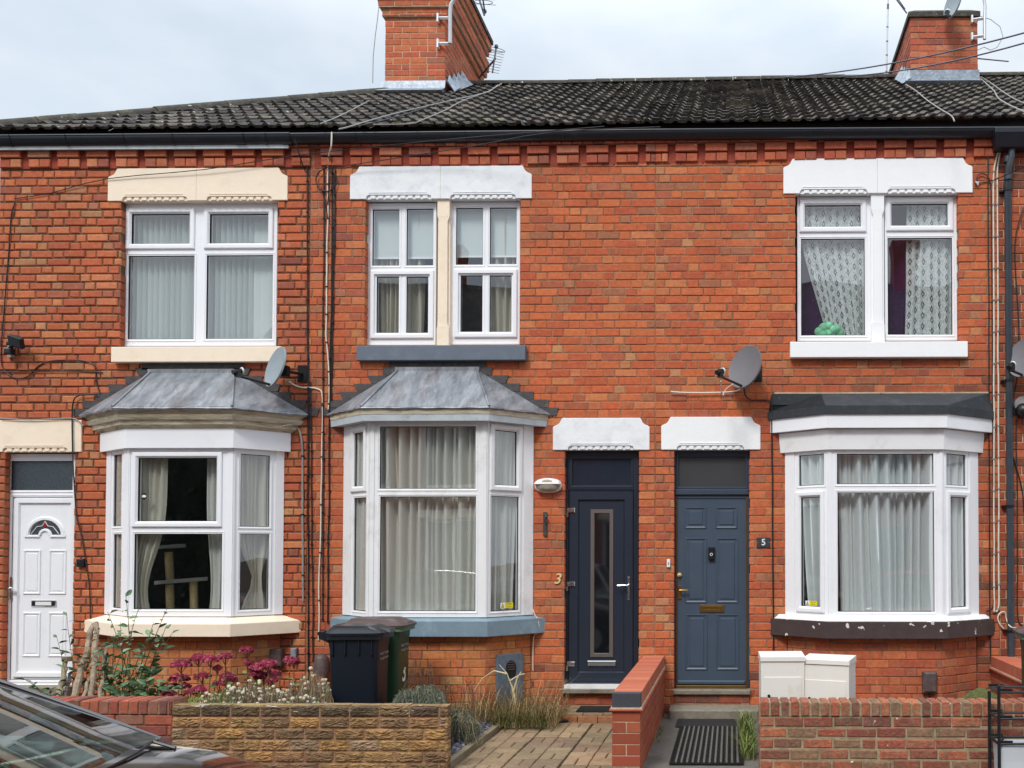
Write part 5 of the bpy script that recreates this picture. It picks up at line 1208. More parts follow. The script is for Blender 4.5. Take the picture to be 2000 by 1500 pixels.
# ------------------------------------------------------------------ satellite dishes
def dish(c, h, lab, m='dish', az=40, el=14, wall=None, arm=1.0, group='satellite dishes'):
    """c = centre of the reflector"""
    c = Vector(c); azr, elr = math.radians(az), math.radians(el)
    N = Vector((-math.sin(azr)*math.cos(elr), -math.cos(azr)*math.cos(elr), math.sin(elr))); U = Vector((0, 0, 1)).cross(N).normalized(); V = N.cross(U)
    t = thing('satellite_dish', c-Vector((0, 0, h/2)), lab, 'satellite dish', group)
    mb = MB(); rings = []; w_ = h*.90
    for k in (0.02, .3, .6, .85, .97, 1.0, 1.015): rings.append([c+U*(w_/2*k*math.cos(i*PI/20))+V*(h/2*k*math.sin(i*PI/20))+N*(.045*h*2*(k*k-1)*.8+(.0 if k <= 1 else -.008)) for i in range(40)])
    rings += [[p-N*.012 for p in rings[-1]]]+[[p-N*.014 for p in rings[i]] for i in (4, 2, 0)]
    mb.loft(rings); mb.build('reflector', M[m], t, smooth=True, angle=50)
    bot = c-V*h*.46+N*.01; lnb = c-V*h*.42+N*.34*arm*h/.46; mb = MB(); mb.tube([bot-N*.04, bot+N*.01, lnb-V*.05], [.016, .014, .012], 6); mb.build('arm', M['black'], t)
    mb = MB(); ax = (c-lnb+V*.02).normalized(); mb.tube([lnb-ax*.06-V*.0, lnb+ax*.03], .026, 10); mb.tube([lnb+ax*.03, lnb+ax*.045], .034, 10, m=1); mb.wbox(lnb.x-.03, lnb.x+.03, lnb.y-.03, lnb.y+.03, lnb.z-.06, lnb.z+.02); mb.build('receiver', [M['black'], M['white_sticker']], t)
    if wall is not None:
        b = c-N*.115; mb = MB(); mb.tube([b+N*.06, b-N*.03, Vector((wall[0], wall[1], wall[2]))], .017, 8); mb.wbox(wall[0]-.05, wall[0]+.05, wall[1]-.012, wall[1], wall[2]-.09, wall[2]+.09); mb.wbox(b.x-.035, b.x+.035, b.y-.03, b.y+.04, b.z-.06, b.z+.05); mb.build('bracket', M['black'], t)
    return t, lnb
p = W(1454, 716, -.26); dish(p, .47, 'grey satellite dish on the bricks above the panelled door', wall=(p.x+.14, 0, p.z-.02))
p = W(536, 716, -.30); dish(p, .44, 'pale satellite dish seen nearly edge on above the left bay roof', 'dish_lt', az=40, wall=(p.x+.16, 0, p.z-.02))
p = W(2000, 698, -.22); dish(p, .43, 'blue grey satellite dish cut by the right edge beside the downpipe', 'dish', az=46, wall=(p.x+.14, 0, p.z), arm=.7)

# ------------------------------------------------------------------ cables
def cable(pts, r, m, lab, y=-.012, name='cable', plane='w', group=None, clips=0, cm='black', sm=3):
    """pts px; drawn on the wall plane (y), or roof"""
    P = []
    for q in pts:
        yy = q[2] if len(q) > 2 else y
        if plane == 'roof': P.append(RP(q[0], q[1], .055))
        else: P.append(W(q[0], q[1], yy))
    S = []
    for i in range(len(P)-1):    # catmull
        p0, p1, p2, p3 = P[max(i-1, 0)], P[i], P[i+1], P[min(i+2, len(P)-1)]
        for k in range(sm):
            t = k/sm; S.append(.5*((2*p1)+(p2-p0)*t+(2*p0-5*p1+4*p2-p3)*t*t+(3*p1-p0-3*p2+p3)*t**3))
    S.append(P[-1]); mb = MB(); mb.tube(S, r, 6)
    if clips:
        acc = 0
        for i in range(1, len(S)):
            acc += (S[i]-S[i-1]).length
            if acc > clips: acc = 0; d = (S[i]-S[i-1]).normalized(); mb.tube([S[i]-d*.006, S[i]+d*.006], r*1.9, 6, m=1)
    o = mb.build(name, [M[m], M[cm]], smooth=True); return tag(o, lab, 'cable', group)
def wob(u0, v0, u1, v1, n, a, seed=0, extra=()):
    r = random.Random(seed); return [(u0+(u1-u0)*i/n+(r.uniform(-a, a) if 0 < i < n else 0), v0+(v1-v0)*i/n) for i in range(n+1)]
cable([(648, 258, -.17), (647, 285, -.17), (643, 300, -.08)]+wob(641, 320, 637, 640, 8, 1.2, 1)+wob(637, 660, 643, 745, 3, 1, 2)+[(643, 780), (641, 800)], .008, 'cable_white', 'cream cable dropping from the gutter to the flashing of the blue silled bay', clips=.3, cm='cable_brown')
cable([(565, 745, -.05), (575, 752), (590, 757), (607, 757), (621, 760), (629, 768), (630, 800)]+wob(630, 830, 622, 1250, 9, 1.2, 3), .008, 'cable_white', 'cream cable running from the left dish down the wall beside the bins', clips=.5, cm='cable_brown')
cable([(552, 833, -.3), (568, 830, -.12), (578, 833), (586, 845), (590, 870), (591, 900)]+wob(591, 920, 592, 1174, 5, .5, 4), .010, 'cable_grey', 'grey cable dropping from the cornice of the left bay', clips=.6)
for i, (u0, u1, v0, v1, mm, lab) in enumerate(((600, 603, 300, 1330, 'cable_black', 'thin black cable furthest left between the two gabled bays'), (606, 612, 745, 1290, 'cable_brown', 'brown cable starting beside the left bay flashing'), (633, 630, 270, 1210, 'cable_brown', 'brown cable left of the cream cable below the gutter joint'), (650, 640, 290, 1215, 'cable_black', 'black cable just right of the cream cable below the gutter'), (655, 647, 330, 780, 'cable_black', 'black cable furthest right beside the blue silled bay'))):
    cable(wob(u0, v0, u1, v1, 12, 1.3, 10+i), .0075, mm, lab, clips=.24)
cable([(576, 270, -.17), (584, 300, -.12), (594, 330), (601, 350), (601, 440)], .006, 'cable_black', 'black cable slanting from the gutter joint beside the cream lintel')
cable([(648, 330, -.03)]+[(637+20*math.cos(t), 352+22*math.sin(t), -.03) for t in [k*.7-1.2 for k in range(10)]]+[(640, 400, -.02)], .006, 'cable_black', 'loops of spare black cable hanging under the cornice')
cable([(628, 368, -.02), (632, 385, -.02), (637, 405, -.02), (640, 425, -.02)], .006, 'cable_black', 'short black cable tail below the loops')
cable([(145, 1100), (148, 1140), (163, 1280), (168, 1300)], .005, 'cable_brown', 'thin cable right of the black key safe', clips=0) if 0 else None
cable([(142, 885), (145, 950), (150, 1010), (160, 1050), (168, 1100), (175, 1150), (177, 1230)], .006, 'cable_brown', 'thin brown cable drooping down the pier right of the white door')
cable([(0, 817), (60, 820), (138, 817), (155, 824), (163, 832)], .007, 'cable_grey', 'grey cable lying along the top of the lintel over the white door', y=-.03)
cable([(190, 770, -.03), (170, 771), (150, 774), (142, 790), (141, 830), (142, 885)], .007, 'cable_black', 'black cable curling from the left bay flashing to the door lintel', y=-.03)
cable([(30, 395), (22, 420), (18, 480), (10, 580), (2, 690), (8, 722), (30, 738), (55, 735), (75, 715), (100, 705), (140, 703), (170, 706), (186, 716), (188, 745), (196, 770)], .006, 'cable_black', 'black cable looping over the bricks below the security light')
cable([(0, 727), (60, 726), (130, 725), (200, 727)], .006, 'cable_black', 'straight black cable running level above the left door')
cable([(28, 388), (100, 377), (210, 349, -.03), (400, 331, -.05), (560, 306, -.07), (700, 290, -.1), (900, 270, -.25), (1180, 247, -.6)], .0045, 'cable_black', 'thin telephone wire sloping up across the cream lintel')
cable([(640, 329, -.06), (760, 311, -.1), (920, 286, -.2), (1080, 258, -.4), (1290, 248, -.8)], .0045, 'cable_black', 'thin telephone wire sloping across the corbels of house 3')
cable([(1310, 765), (1340, 767), (1380, 767), (1420, 766), (1440, 763, -.05), (1446, 758, -.2)], .008, 'cable_white', 'cream cable hanging level left of the grey dish', y=-.03)
cable([(1408, 744, -.42), (1409, 765, -.3), (1412, 772, -.25), (1418, 760, -.25), (1432, 750, -.3)], .006, 'cable_white', 'small cream cable loop under the grey dish receiver')
cable([(1453, 757, -.1), (1456, 773, -.03), (1467, 781), (1485, 781), (1503, 783), (1507, 800), (1508, 900)]+wob(1509, 930, 1511, 1270, 4, .6, 31), .008, 'cable_black', 'black cable from the grey dish down beside the dark silled bay')
cable([(1927, 262, -.1), (1930, 280, -.02)]+wob(1930, 300, 1933, 1180, 12, .7, 32)+[(1935, 1290)], .007, 'cable_black', 'black cable running full height left of the paired cream cables')
cable([(1905, 362, -.02), (1909, 344, -.02), (1918, 339, -.02), (1930, 345, -.02), (1935, 365)]+wob(1936, 400, 1941, 1170, 8, .6, 33)+[(1936, 1188), (1926, 1193)], .006, 'cable_brown', 'brown cable curling from the small bracket beside the white lintel')
cable([(1952, 287, -.03), (1946, 310), (1941, 335)]+wob(1940, 380, 1942, 1185, 13, .8, 34)+[(1942, 1195)], .009, 'cable_white', 'left one of the paired cream cables beside the downpipe', clips=.26, group=None, cm='cable_grey')
cable([(1956, 288, -.03), (1951, 310), (1948, 335)]+wob(1948, 380, 1951, 1180, 13, .8, 35)+[(1946, 1195)], .009, 'cable_white', 'right one of the paired cream cables beside the downpipe', clips=.26, cm='cable_grey')
cable([(2000, 405), (1988, 440), (1982, 480), (1984, 540), (1990, 650), (1986, 740), (1976, 790), (1966, 840, -.08), (1978, 890), (1990, 930), (1997, 960), (2000, 1000)], .007, 'cable_black', 'black cable bowing right of the downpipe past the dome camera', y=-.03)
cable(wob(1985, 820, 1987, 1190, 6, 1, 36)+[(1990, 1215), (1998, 1222)], .008, 'cable_brown', 'brown cable at the right edge below the dome camera')
cable([(1961, 1228, -.03), (1952, 1218, -.03), (1949, 1205, -.03), (1955, 1196, -.03), (1963, 1196, -.03), (1966, 1210, -.03), (1975, 1225, -.11), (2000, 1227, -.03)], .007, 'cable_white', 'coil of cream cable around the foot of the downpipe')
cable([(1905, 359, -.02), (1940, 352, -.03), (1980, 335, -.3), (2010, 322, -.6)], .005, 'cable_black', 'thin wire from the small bracket past the downpipe')
mb = MB(); q = FR((1902, 355, 1911, 365)); mb.prism([(q[0], q[3]), (q[1], q[3]-.01), (q[1]-.01, q[2])], 0, .03); tag(mb.build('wire_bracket', M['galv']), 'small metal wire bracket right of the white upper lintel', 'bracket')
cable([(1041, 1190, -.05), (1044, 1200, -.05), (1051, 1212, -.05), (1053, 1235, -.03), (1042, 1245), (1041, 1310)], .006, 'cable_white', 'thin cream cable around the end of the pale blue sill')
mb = MB()
# roof cables
RC = dict(plane='roof')
cable([(980, 163), (965, 172), (950, 181), (900, 192), (830, 208), (770, 222), (720, 236), (680, 248), (662, 252)], .0075, 'cable_grey', 'thick pale cable crossing the roof tiles below the tall chimney', **RC)
cable([(972, 166), (955, 178), (905, 196), (870, 215), (830, 232), (805, 241), (760, 243), (730, 243)], .006, 'cable_grey', 'thin grey cable on the tiles under the thick pale cable', **RC)
cable([(900, 172), (840, 206), (760, 232), (700, 246)], .007, 'cable_black', 'dark cable on the tiles left of the pale cables', **RC)
cable([(1770, 165), (1790, 178), (1810, 195), (1835, 212), (1858, 226), (1864, 237)], .007, 'cable_grey', 'grey cable down the tiles below the right chimney', **RC)
cable([(1912, 150), (1928, 165), (1942, 178), (1950, 192), (1975, 207), (2010, 222)], .008, 'cable_grey', 'thick grey cable on the tiles right of the right chimney', **RC)
cable([(1916, 150), (1935, 162), (1960, 180), (1985, 195), (2010, 205)], .007, 'cable_grey', 'thin grey cable on the tiles at the right edge', **RC)
cable([(720, 197), (700, 208), (660, 228), (625, 242)], .006, 'cable_grey', 'thin cable on the tiles left of the tall chimney', **RC)
def span(p, q, sag, r, m, lab):
    P = [p.lerp(q, i/16)-Vector((0, 0, sag*4*(i/16)*(1-i/16))) for i in range(17)]; mb = MB(); mb.tube(P, r, 6); tag(mb.build('overhead_wire', M[m], smooth=True), lab, 'wire')
span(W(1515, 152, 4.1), W(2130, 27, -.5), .12, .009, 'alu', 'upper overhead wire rising from the ridge to the right past the chimney')
span(W(1628, 150, 4.1), W(2130, 44, -.5), .12, .009, 'alu', 'lower overhead wire rising from the ridge to the right past the chimney')

# ------------------------------------------------------------------ aerials, poles and dish on the chimneys
t = thing('aerial_mast', W(900, 85, 2.9), 'curved white pole clamped to the right corner of the tall chimney', 'mast'); yy = 2.92
mb = MB(); mb.tube([W(u, v, yy) for u, v in ((879, 85), (879, 50), (879, 20), (881, 8), (888, -3), (900, -16), (905, -40))], .026, 10); mb.build('pole', M['galv'], t, smooth=True)
for v in (35, 85):
    mb = MB(); p0, p1 = W(856, v, yf-.02), W(876, v, yy); mb.tube([p0, p1], .022, 4); mb.wbox(p0.x-.012, p0.x+.012, yf-.06, yf, p0.z-.07, p0.z+.05); mb.build('bracket', M['upvc_old'], t)
def yagi(c, d, L, n, el, lab, mast, up=Vector((0, 0, 1)), side=None):
    d = Vector(d).normalized(); side = Vector(side).normalized() if side else d.cross(up).normalized(); t = thing('tv_aerial', mast[0], lab, 'aerial'); c = Vector(c)
    mb = MB(); mb.tube([c-d*L*.25, c+d*L*.75], .012, 6); mb.build('boom', M['alu'], t)
    for i in range(n):
        p = c+d*(L*(-.05+.78*i/(n-1))); w_ = el*(1-.35*i/n); mb = MB(); mb.tube([p-side*w_, p+side*w_], .0038, 5); mb.build('rod', M['alu'], t)
    mb = MB(); p = c-d*L*.03
    mb.tube([p+side*.14*math.cos(a)+d*.035*math.sin(a)+Vector((0, 0, .02)) for a in [k*PI/8 for k in range(17)]], .005, 5); mb.tube([c-d*L*.22, c-d*L*.22+Vector((0, 0, .0))+d*.04], .03, 6); mb.build('dipole', M['alu'], t)
    mb = MB(); mb.tube(mast, .015, 8); mb.build('mast', M['alu'], t)
yagi(W(968, 101, 4.3), Vector((-.06, -.25, -1)), .52, 9, .14, 'small television aerial on an angled arm right of the tall chimney', [W(936, 152, 4.7), W(968, 114, 4.35)], side=(1, .15, -.16))
yagi(W(944, 4, 4.2), Vector((.1, -.85, .35)), .8, 8, .19, 'larger television aerial above the top right of the tall chimney', [W(932, -14, 4.3), W(946, 30, 4.3)])
mb = MB(); mb.tube([W(u, v, 4.1) for u, v in ((737, -8), (740, 14), (737, 40), (733, 70), (729, 110), (728, 162))], .006, 5); tag(mb.build('cable', M['cable_grey'], smooth=True), 'thin cable hanging free left of the tall chimney', 'cable')
t = thing('aerial_mast', W(1908, 75, yf), 'white pole on two brackets at the right side of the right chimney', 'mast')
mb = MB(); mb.tube([W(u, v, 2.95) for u, v in ((1923, 77), (1923, 40), (1924, 12), (1921, -6), (1916, -20))], .022, 10); mb.build('pole', M['galv'], t, smooth=True)
for v in (38, 72):
    mb = MB(); mb.tube([W(1898, v+1, yf-.02), W(1921, v-2, 2.95)], .024, 4); p0 = W(1898, v, yf-.02); mb.wbox(p0.x-.012, p0.x+.012, yf-.05, yf, p0.z-.05, p0.z+.05); mb.build('bracket', M['upvc_old'], t)
mb = MB(); mb.tube([W(u, v, 2.95) for u, v in ((1915, 32), (1935, 38), (1953, 52), (1959, 72), (1948, 92), (1935, 98), (1922, 92), (1910, 98))], .005, 5); tag(mb.build('cable', M['cable_grey'], smooth=True), 'thin loop of cable swinging right of the right chimney', 'cable')
mb = MB(); mb.tube([W(1907, 114, 3.2), W(1970, 120, 3.0)], .009, 6); tag(mb.build('metal_rod', M['alu']), 'thin metal rod sticking out right of the right chimney', 'rod')
t = thing('tv_mast', W(1733, 150, 4.3), 'tall banded thin pole behind the ridge left of the right chimney', 'mast')
mb = MB(); mb.tube([W(1731, 148, 4.3), W(1735, -20, 4.3)], .013, 8); mb.build('pole', M['galv'], t)
for v, L in ((8, 10), (52, 2), (80, 2), (107, 2), (139, 2)):
    mb = MB(); mb.tube([W(1731+(148-v-L)*.024, v+L, 4.3), W(1731+(148-v)*.024, v, 4.3)], .017, 8); mb.build('band', M['alu'], t)
mb = MB(); mb.tube([W(1748, -5, 4.3), W(1771, 26, 4.3)], .012, 5); mb.tube([W(1752, -5, 4.3), W(1768, 18, 4.3)], .008, 5); mb.build('guy_rod', M['alu'], t)
p = W(1860, 6, 2.75); dish(p, .42, 'grey white satellite dish on top of the right chimney', 'dish_lt', az=66, el=10, arm=.2)

# ------------------------------------------------------------------ ground
def sheet(name, x0, x1, y0, y1, z, m, h=.0):
    mb = MB(); mb.wbox(x0, x1, y0, y1, z-.3 if h == 0 else z-h, z); o = mb.build(name, M[m]); o['kind'] = 'structure'; return o
Z_RD = -.13
YW = -2.62      # front face of the garden walls
mb = MB(); mb.wbox(-150, 150, -150, 150, -.8, -.50); tag(mb.build('ground', M['soil']), kind='structure')
sheet('road', -60, 60, -10.6, -4.62, Z_RD, 'asphalt')
sheet('pavement', -60, 60, -4.5, YW+.02, -.02, 'pavement'); sheet('kerb', -60, 60, -4.62, -4.5, -.01, 'kerb')
sheet('kerb', -60, 60, -10.72, -10.6, -.01, 'kerb'); sheet('pavement', -60, 60, -13.3, -10.72, -.02, 'pavement')
xd0, xd1 = G(875, 1500).x, W(1195, 1400, YW).x
XDW0, XDW1 = W(1195.5, 1450, YW).x, W(1250.5, 1450, YW).x
sheet('garden_soil', XP0-3, X(520), YW+.02, .3, .16, 'soil'); sheet('garden_soil', X(520)+.001, xd0+.02, YW+.02, .3, .05, 'soil')
sheet('garden_path', XDW1+.0, W(1483, 1450, YW).x+.1, YW+.02, .25, -.006, 'concrete_dk')
sheet('garden_soil', W(1483, 1450, YW).x+.101, XP3+6, YW+.02, .3, .02, 'concrete_dk')
# block paved drive of number 3
def pavers(x0, x1, y0, y1, z, name='block_paving', seed=4, Mo=.452):
    """paving slabs, each cast with a block pattern, mossy gaps between slabs"""
    mb = MB(); r = random.Random(seed); pal = [(C(146, 124, 96), 8), (C(136, 116, 92), 6), (C(154, 130, 100), 4), (C(130, 112, 90), 4)]
    mb.wbox(x0, x1, y0, y1, z-.3, z-.016, C(66, 58, 44), m=1)
    X0 = x1; i = 0
    while X0 > x0:
        sx0, sx1 = X0-Mo+.005, X0-.005; Y1 = y1+(.11 if i % 2 else -.14); 
        if i % 2: Y1 = y1+.2
        else: Y1 = y1
        while Y1 > y0:
            sy0, sy1 = max(Y1-Mo+.006, y0), min(Y1-.006, y1); base = pick(pal, r); dzs = r.uniform(-.004, .004); cell = .2205; ci = 0; xx = sx0
            while xx < sx1-.02:
                cj = 0; yq = Y1-.006
                while yq > sy0+.01:
                    vert = (ci+cj+i) % 2
                    for h_ in (0, 1):
                        if vert: a, b, yt, yb = xx+h_*cell/2, xx+(h_+1)*cell/2, yq, yq-cell
                        else: a, b, yt, yb = xx, xx+cell, yq-h_*cell/2, yq-(h_+1)*cell/2
                        a, b, yt, yb = max(a, x0), min(b, x1, sx1), min(yt, y1), max(yb, sy0)
                        if b-a > .02 and yt-yb > .02:
                            k = r.uniform(.82, 1.12); c = tuple(q*k for q in base); e = .006; g = .0038; dz = [dzs+r.uniform(-.003, .003) for _ in range(4)]; w_ = r.uniform(-.003, .003)
                            gx = .0034; cs = ((a+gx, yb+g+w_), (b-gx, yb+g-w_), (b-gx, yt-g-w_), (a+gx, yt-g+w_)); sg = ((1, 1), (-1, 1), (-1, -1), (1, -1))
                            P = [(qx, qy, z-.02) for qx, qy in cs]+[(qx, qy, z-.007+d_) for (qx, qy), d_ in zip(cs, dz)]+[(qx+s1*e, qy+s2*e, z+d_) for (qx, qy), (s1, s2), d_ in zip(cs, sg, dz)]
                            mb.add(P, [(8, 9, 10, 11)]+[(kk+q, kk+(q+1) % 4, kk+4+(q+1) % 4, kk+4+q) for kk in (0, 4) for q in range(4)], c)
                    yq -= cell; cj += 1
                xx += cell; ci += 1
            Y1 -= Mo
        X0 -= Mo; i += 1
    o = mb.build(name, [M['paver'], M['joint']]); o['kind'] = 'structure'; return o
pavers(xd0+.03, XDW0-.002, YW+.0, G(1150, 1412).y, .0, seed=4)
# drive step of orange bricks before the navy door
ys = G(1150, 1411).y; zs_ = W(1150, 1395, ys).z; xs0 = W(1088, 1400, ys).x
st = thing('brick_step', (xs0, ys, 0), 'low step of buff bricks with paving top before the navy door', 'step')
mb = MB(); x = xs0
while x < XDW0-.01:
    b = min(x+.205, XDW0-.004); mb.wbox(x+.003, b-.003, ys, ys+.1, -.02, zs_-.018, pick([(C(176, 116, 74), 5), (C(160, 110, 78), 4), (C(186, 134, 90), 3)])); x += .205
mb.wbox(xs0, XDW0-.004, ys+.1, -.0, -.1, zs_-.02, C(80, 66, 50)); mb.build('riser', M['brick'], st, bevel=.006)
mb = MB(); y = ys; j = 0
while y < -.02:
    x = xs0+(0 if j % 2 else .05)
    while x < XDW0-.01:
        b = min(x+.205, XDW0-.004); mb.wbox(x+.004, b-.004, y+.004, min(y+.100, 0), zs_-.03, zs_+R.uniform(-.003, .003), pick([(C(150, 128, 96), 5), (C(134, 112, 86), 4), (C(160, 134, 96), 2)])); x += .205
    y += .104; j += 1
mb.build('tread', M['paver'], st, bevel=.004)
# rubber mat on the step
p0, p1 = W(1125, 1385, -.42), W(1196, 1385, -.42); mb = MB(); mb.wbox(p0.x, XDW0-.01, -.42, -.14, zs_+.003, zs_+.016)
for i in range(14): mb.wbox(p0.x+.01, XDW0-.02, -.41+i*.019, -.402+i*.019, zs_+.016, zs_+.022)
tag(mb.build('rubber_mat', M['mat_rubber']), 'small black ribbed rubber mat on the step of the navy door', 'door mat')
# timber edge, chippings
mb = MB(); mb.wbox(xd0-.035, xd0+.028, YW+.06, G(965, 1418).y, -.05, .055); tag(mb.build('timber_edging', M['timber'], bevel=.004), 'weathered timber board edging the block paved drive', 'edging')
mb = MB(); mb.wbox(xd0+.03, xd0+.62, G(1000, 1412).y, G(1000, 1412).y+.07, -.02, .03); tag(mb.build('dark_edging', M['black_m'], bevel=.008), 'dark edging bricks where the drive meets the weeds', 'edging')
mb = MB()
for i in range(2600):
    x = R.uniform(xd0-.75, xd0-.03); y = R.uniform(YW+.1, -.7); s = R.uniform(.008, .022); c = pick([(C(92, 90, 104), 5), (C(120, 116, 126), 3), (C(70, 68, 80), 4), (C(150, 140, 136), 1)]); z = .052+R.uniform(0, .012)
    a = R.uniform(0, 6.3); u = Vector((math.cos(a)*s, math.sin(a)*s, R.uniform(-.4, .4)*s)); v = Vector((-math.sin(a)*s*.7, math.cos(a)*s*.7, R.uniform(-.4, .4)*s)); p = Vector((x, y, z))
    mb.add([p-u-v, p+u-v, p+u+v, p-u+v, p+Vector((0, 0, s*.5))], [(0, 1, 4), (1, 2, 4), (2, 3, 4), (3, 0, 4)], c)
tag(mb.build('slate_chippings', M['gravel'], recalc=False), 'purple grey slate chippings in the bed beside the timber edging', 'chippings', kind='stuff')
# door mat of number 5
dm = thing('door_mat', G(1380, 1455), 'large black rubber door mat with pale ribbed cords before the panelled door', 'door mat')
ya, yb = G(1380, 1494).y, G(1380, 1421).y; xa, xb = G(1307, 1494).x, G(1453, 1494).x
mb = MB(); mb.wbox(xa, xb, ya, yb, .0, .008); n = 44
for i in range(n+1):
    y = ya+(yb-ya)*i/n; P_ = [(xa+(xb-xa)*k/48, y+.009*(1 if k % 2 else -1), .012) for k in range(49)]; mb.tube(P_, .0055, 4)
mb.build('mat_base', M['mat_rubber'], dm, bevel=.003)
mb = MB(); nx = 12
for i in range(nx):
    x = xa+.05+(xb-xa-.1)*i/(nx-1)
    mb.tube([(x+.008*math.sin(k*2.1), ya+.02+(yb-ya-.04)*k/90, .015+.003*(k % 2)) for k in range(91)], .0045, 5)
mb.build('cords', M['mat_cord'], dm)
ya2, yb2 = G(1380, 1421).y+.01, -.345; mb = MB(); mb.wbox(G(1320, 1416).x, G(1440, 1416).x, ya2, yb2, -.002, .008); tag(mb.build('rubber_mat', M['mat_rubber'], bevel=.003), 'plain black rubber strip between the ribbed mat and the lower step', 'door mat')

# ------------------------------------------------------------------ garden walls
def low_wall(name, x0, x1, y0, y1, z0, z1, pal, m, mort, lab, S=.232, H=.112, ch=.0846, ph=.2, relief=.008, cope=None, joint=.010, bev=.004, wob=.002, ends=(1, 1), topm=None, back=True, top=None, seed=1, zoff=None, rock=False):
    t = thing(name, ((x0+x1)/2, (y0+y1)/2, z0), lab, 'wall'); r = random.Random(seed)
    zc = z1-(cope or 0)
    mb = MB(); F = Fr((0, y0, 0), (1, 0, 0), (0, -1, 0)); kw = dict(ch=ch, joint=joint, bev=bev, relief=relief, ph=ph, r=r, wob=wob, S=S, H=H, zoff=zc if zoff is None else zoff)
    (rock_wall(mb, x0, x1, y0, z0, zc, pal, ch, S, r) if rock else brick_wall(mb, F, x0, x1, z0, zc, pal, **kw))
    if ends[1]: brick_wall(mb, Fr((x1, 0, 0), (0, 1, 0), (1, 0, 0)), y0, y1, z0, zc, pal, **dict(kw, ph=.9))
    if ends[0]: brick_wall(mb, Fr((x0, 0, 0), (0, -1, 0), (-1, 0, 0)), -y1, -y0, z0, zc, pal, **dict(kw, ph=.9))
    if back: brick_wall(mb, Fr((0, y1, 0), (-1, 0, 0), (0, 1, 0)), -x1, -x0, z0, zc, pal, **kw)
    mb.wbox(x0+relief, x1-relief, y0+relief, y1-relief, z0, zc-.002, m=1)
    mb.build('wall_courses', [M[m], M[mort]], t)
    return t, r
# split stone wall
def rock_wall(mb, x0, x1, y0, z0, z1, pal, ch, S, r):
    from mathutils import noise
    k = 0; z = z1
    while z > z0:
        lo = max(z-ch, z0); x = x0-(S/2 if k % 2 else 0)
        while x < x1:
            a, b = max(x, x0)+.005, min(x+S, x1)-.005
            if b-a > .03:
                c = pick(pal, r); nx, nz = max(4, int((b-a)/.006)), 16; off = r.uniform(0, 90); vs = []; cs = []
                for j in range(nz+1):
                    for i in range(nx+1):
                        px, pz = a+(b-a)*i/nx, lo+.005+(z-lo-.010)*j/nz; e = min(1, min(i, nx-i)*.8/3+.05, min(j, nz-j)/2.2+.05)
                        q = Vector((px*20+off, pz*78+math.sin(px*34+off)*1.1, off)); n_ = 1-abs(noise.noise(q))*2.2; n2 = noise.noise(q*2.3)
                        vs.append((px, y0+.012-e*(.010+.010*n_+.004*n2), pz)); cs.append(n_)
                b0 = len(mb.v); mb.v += vs
                for j in range(nz):
                    for i in range(nx):
                        q = j*(nx+1)+i; kk = 1+.0*(cs[q]); mb.f.append((b0+q, b0+q+1, b0+q+nx+2, b0+q+nx+1)); mb.c.append(c); mb.m.append(0)
            x += S
        z -= ch; k += 1
XS0, XS1 = W(332, 1430, YW).x, W(874, 1430, YW).x; ZS = W(600, 1378, YW).z
PT = [(C(128, 104, 78), 5), (C(112, 92, 72), 5), (C(146, 118, 84), 3), (C(98, 84, 70), 2)]
t, r = low_wall('stone_wall', XS0, XS1, YW, YW+.105, -.25, ZS-.001, PAL_STONE, 'stone', 'mortar', 'low garden wall of split buff stone blocks before the bins', S=.237, H=.117, ph=.06, ch=.0895, relief=.012, bev=.008, wob=.003, cope=.0895, seed=3, rock=True)
mb = MB(); rock_wall(mb, XS0, XS1, YW, ZS-.0895, ZS, PT, .0895, .237, r)
mb.wbox(XS0+.01, XS1-.01, YW+.012, YW+.105, ZS-.0895, ZS-.006, m=1)
x = XS0
while x < XS1: 
    b = min(x+.237, XS1); mb.wbox(x+.004, b-.003, YW+.009, YW+.108, ZS-.03, ZS+R.uniform(-.002, .003), pick([(C(176, 146, 100), 4), (C(160, 132, 92), 3)])); x += .237
brick_wall(mb, Fr((XS1, 0, 0), (0, 1, 0), (1, 0, 0)), YW, YW+.105, ZS-.0895, ZS, PT, ch=.0895, zoff=ZS, r=r)
mb.build('top_course', [M['stone_top'], M['mortar']], t)
# red wall at the left with brick-on-edge coping
def cope_row(t, x0, x1, y0, y1, z0, z1, pal, m, r, w_=.0775, j=.010, jit=.004, mort='mortar'):
    mb = MB(); x = x0
    while x < x1-.02:
        b = min(x+w_*r.uniform(.95, 1.05), x1); dz = r.uniform(-jit, jit); dy = r.uniform(-jit, jit)
        c = pick(pal, r); bb = .007; P = []
        a_, b_ = x+j/2, b-j/2; zt_ = z1+dz; yy0 = y0+dy
        rings = []
        for (yy, ins) in ((yy0, bb), (yy0+bb, 0), (y1-bb, 0), (y1, bb)):
            rings.append([Vector((a_+ins, yy, z0+ins)), Vector((b_-ins, yy, z0+ins)), Vector((b_-ins*.2, yy, zt_-bb-ins)), Vector((b_-ins-bb, yy, zt_-ins)), Vector((a_+ins+bb, yy, zt_-ins)), Vector((a_+ins*.2, yy, zt_-bb-ins))])
        mb.loft(rings, True, c); x = b
    mb.wbox(x0+.004, x1-.004, y0+.009, y1-.009, z0, z1-.012, m=1)
    return mb.build('coping', [M[m], M[mort]], t)
ZL = W(260, 1368, YW).z; XL1 = W(337, 1380, YW).x
PAL_RW = [(C(150, 76, 60), 6), (C(134, 72, 60), 4), (C(160, 84, 62), 3), (C(110, 70, 62), 3), (C(140, 92, 76), 2)]
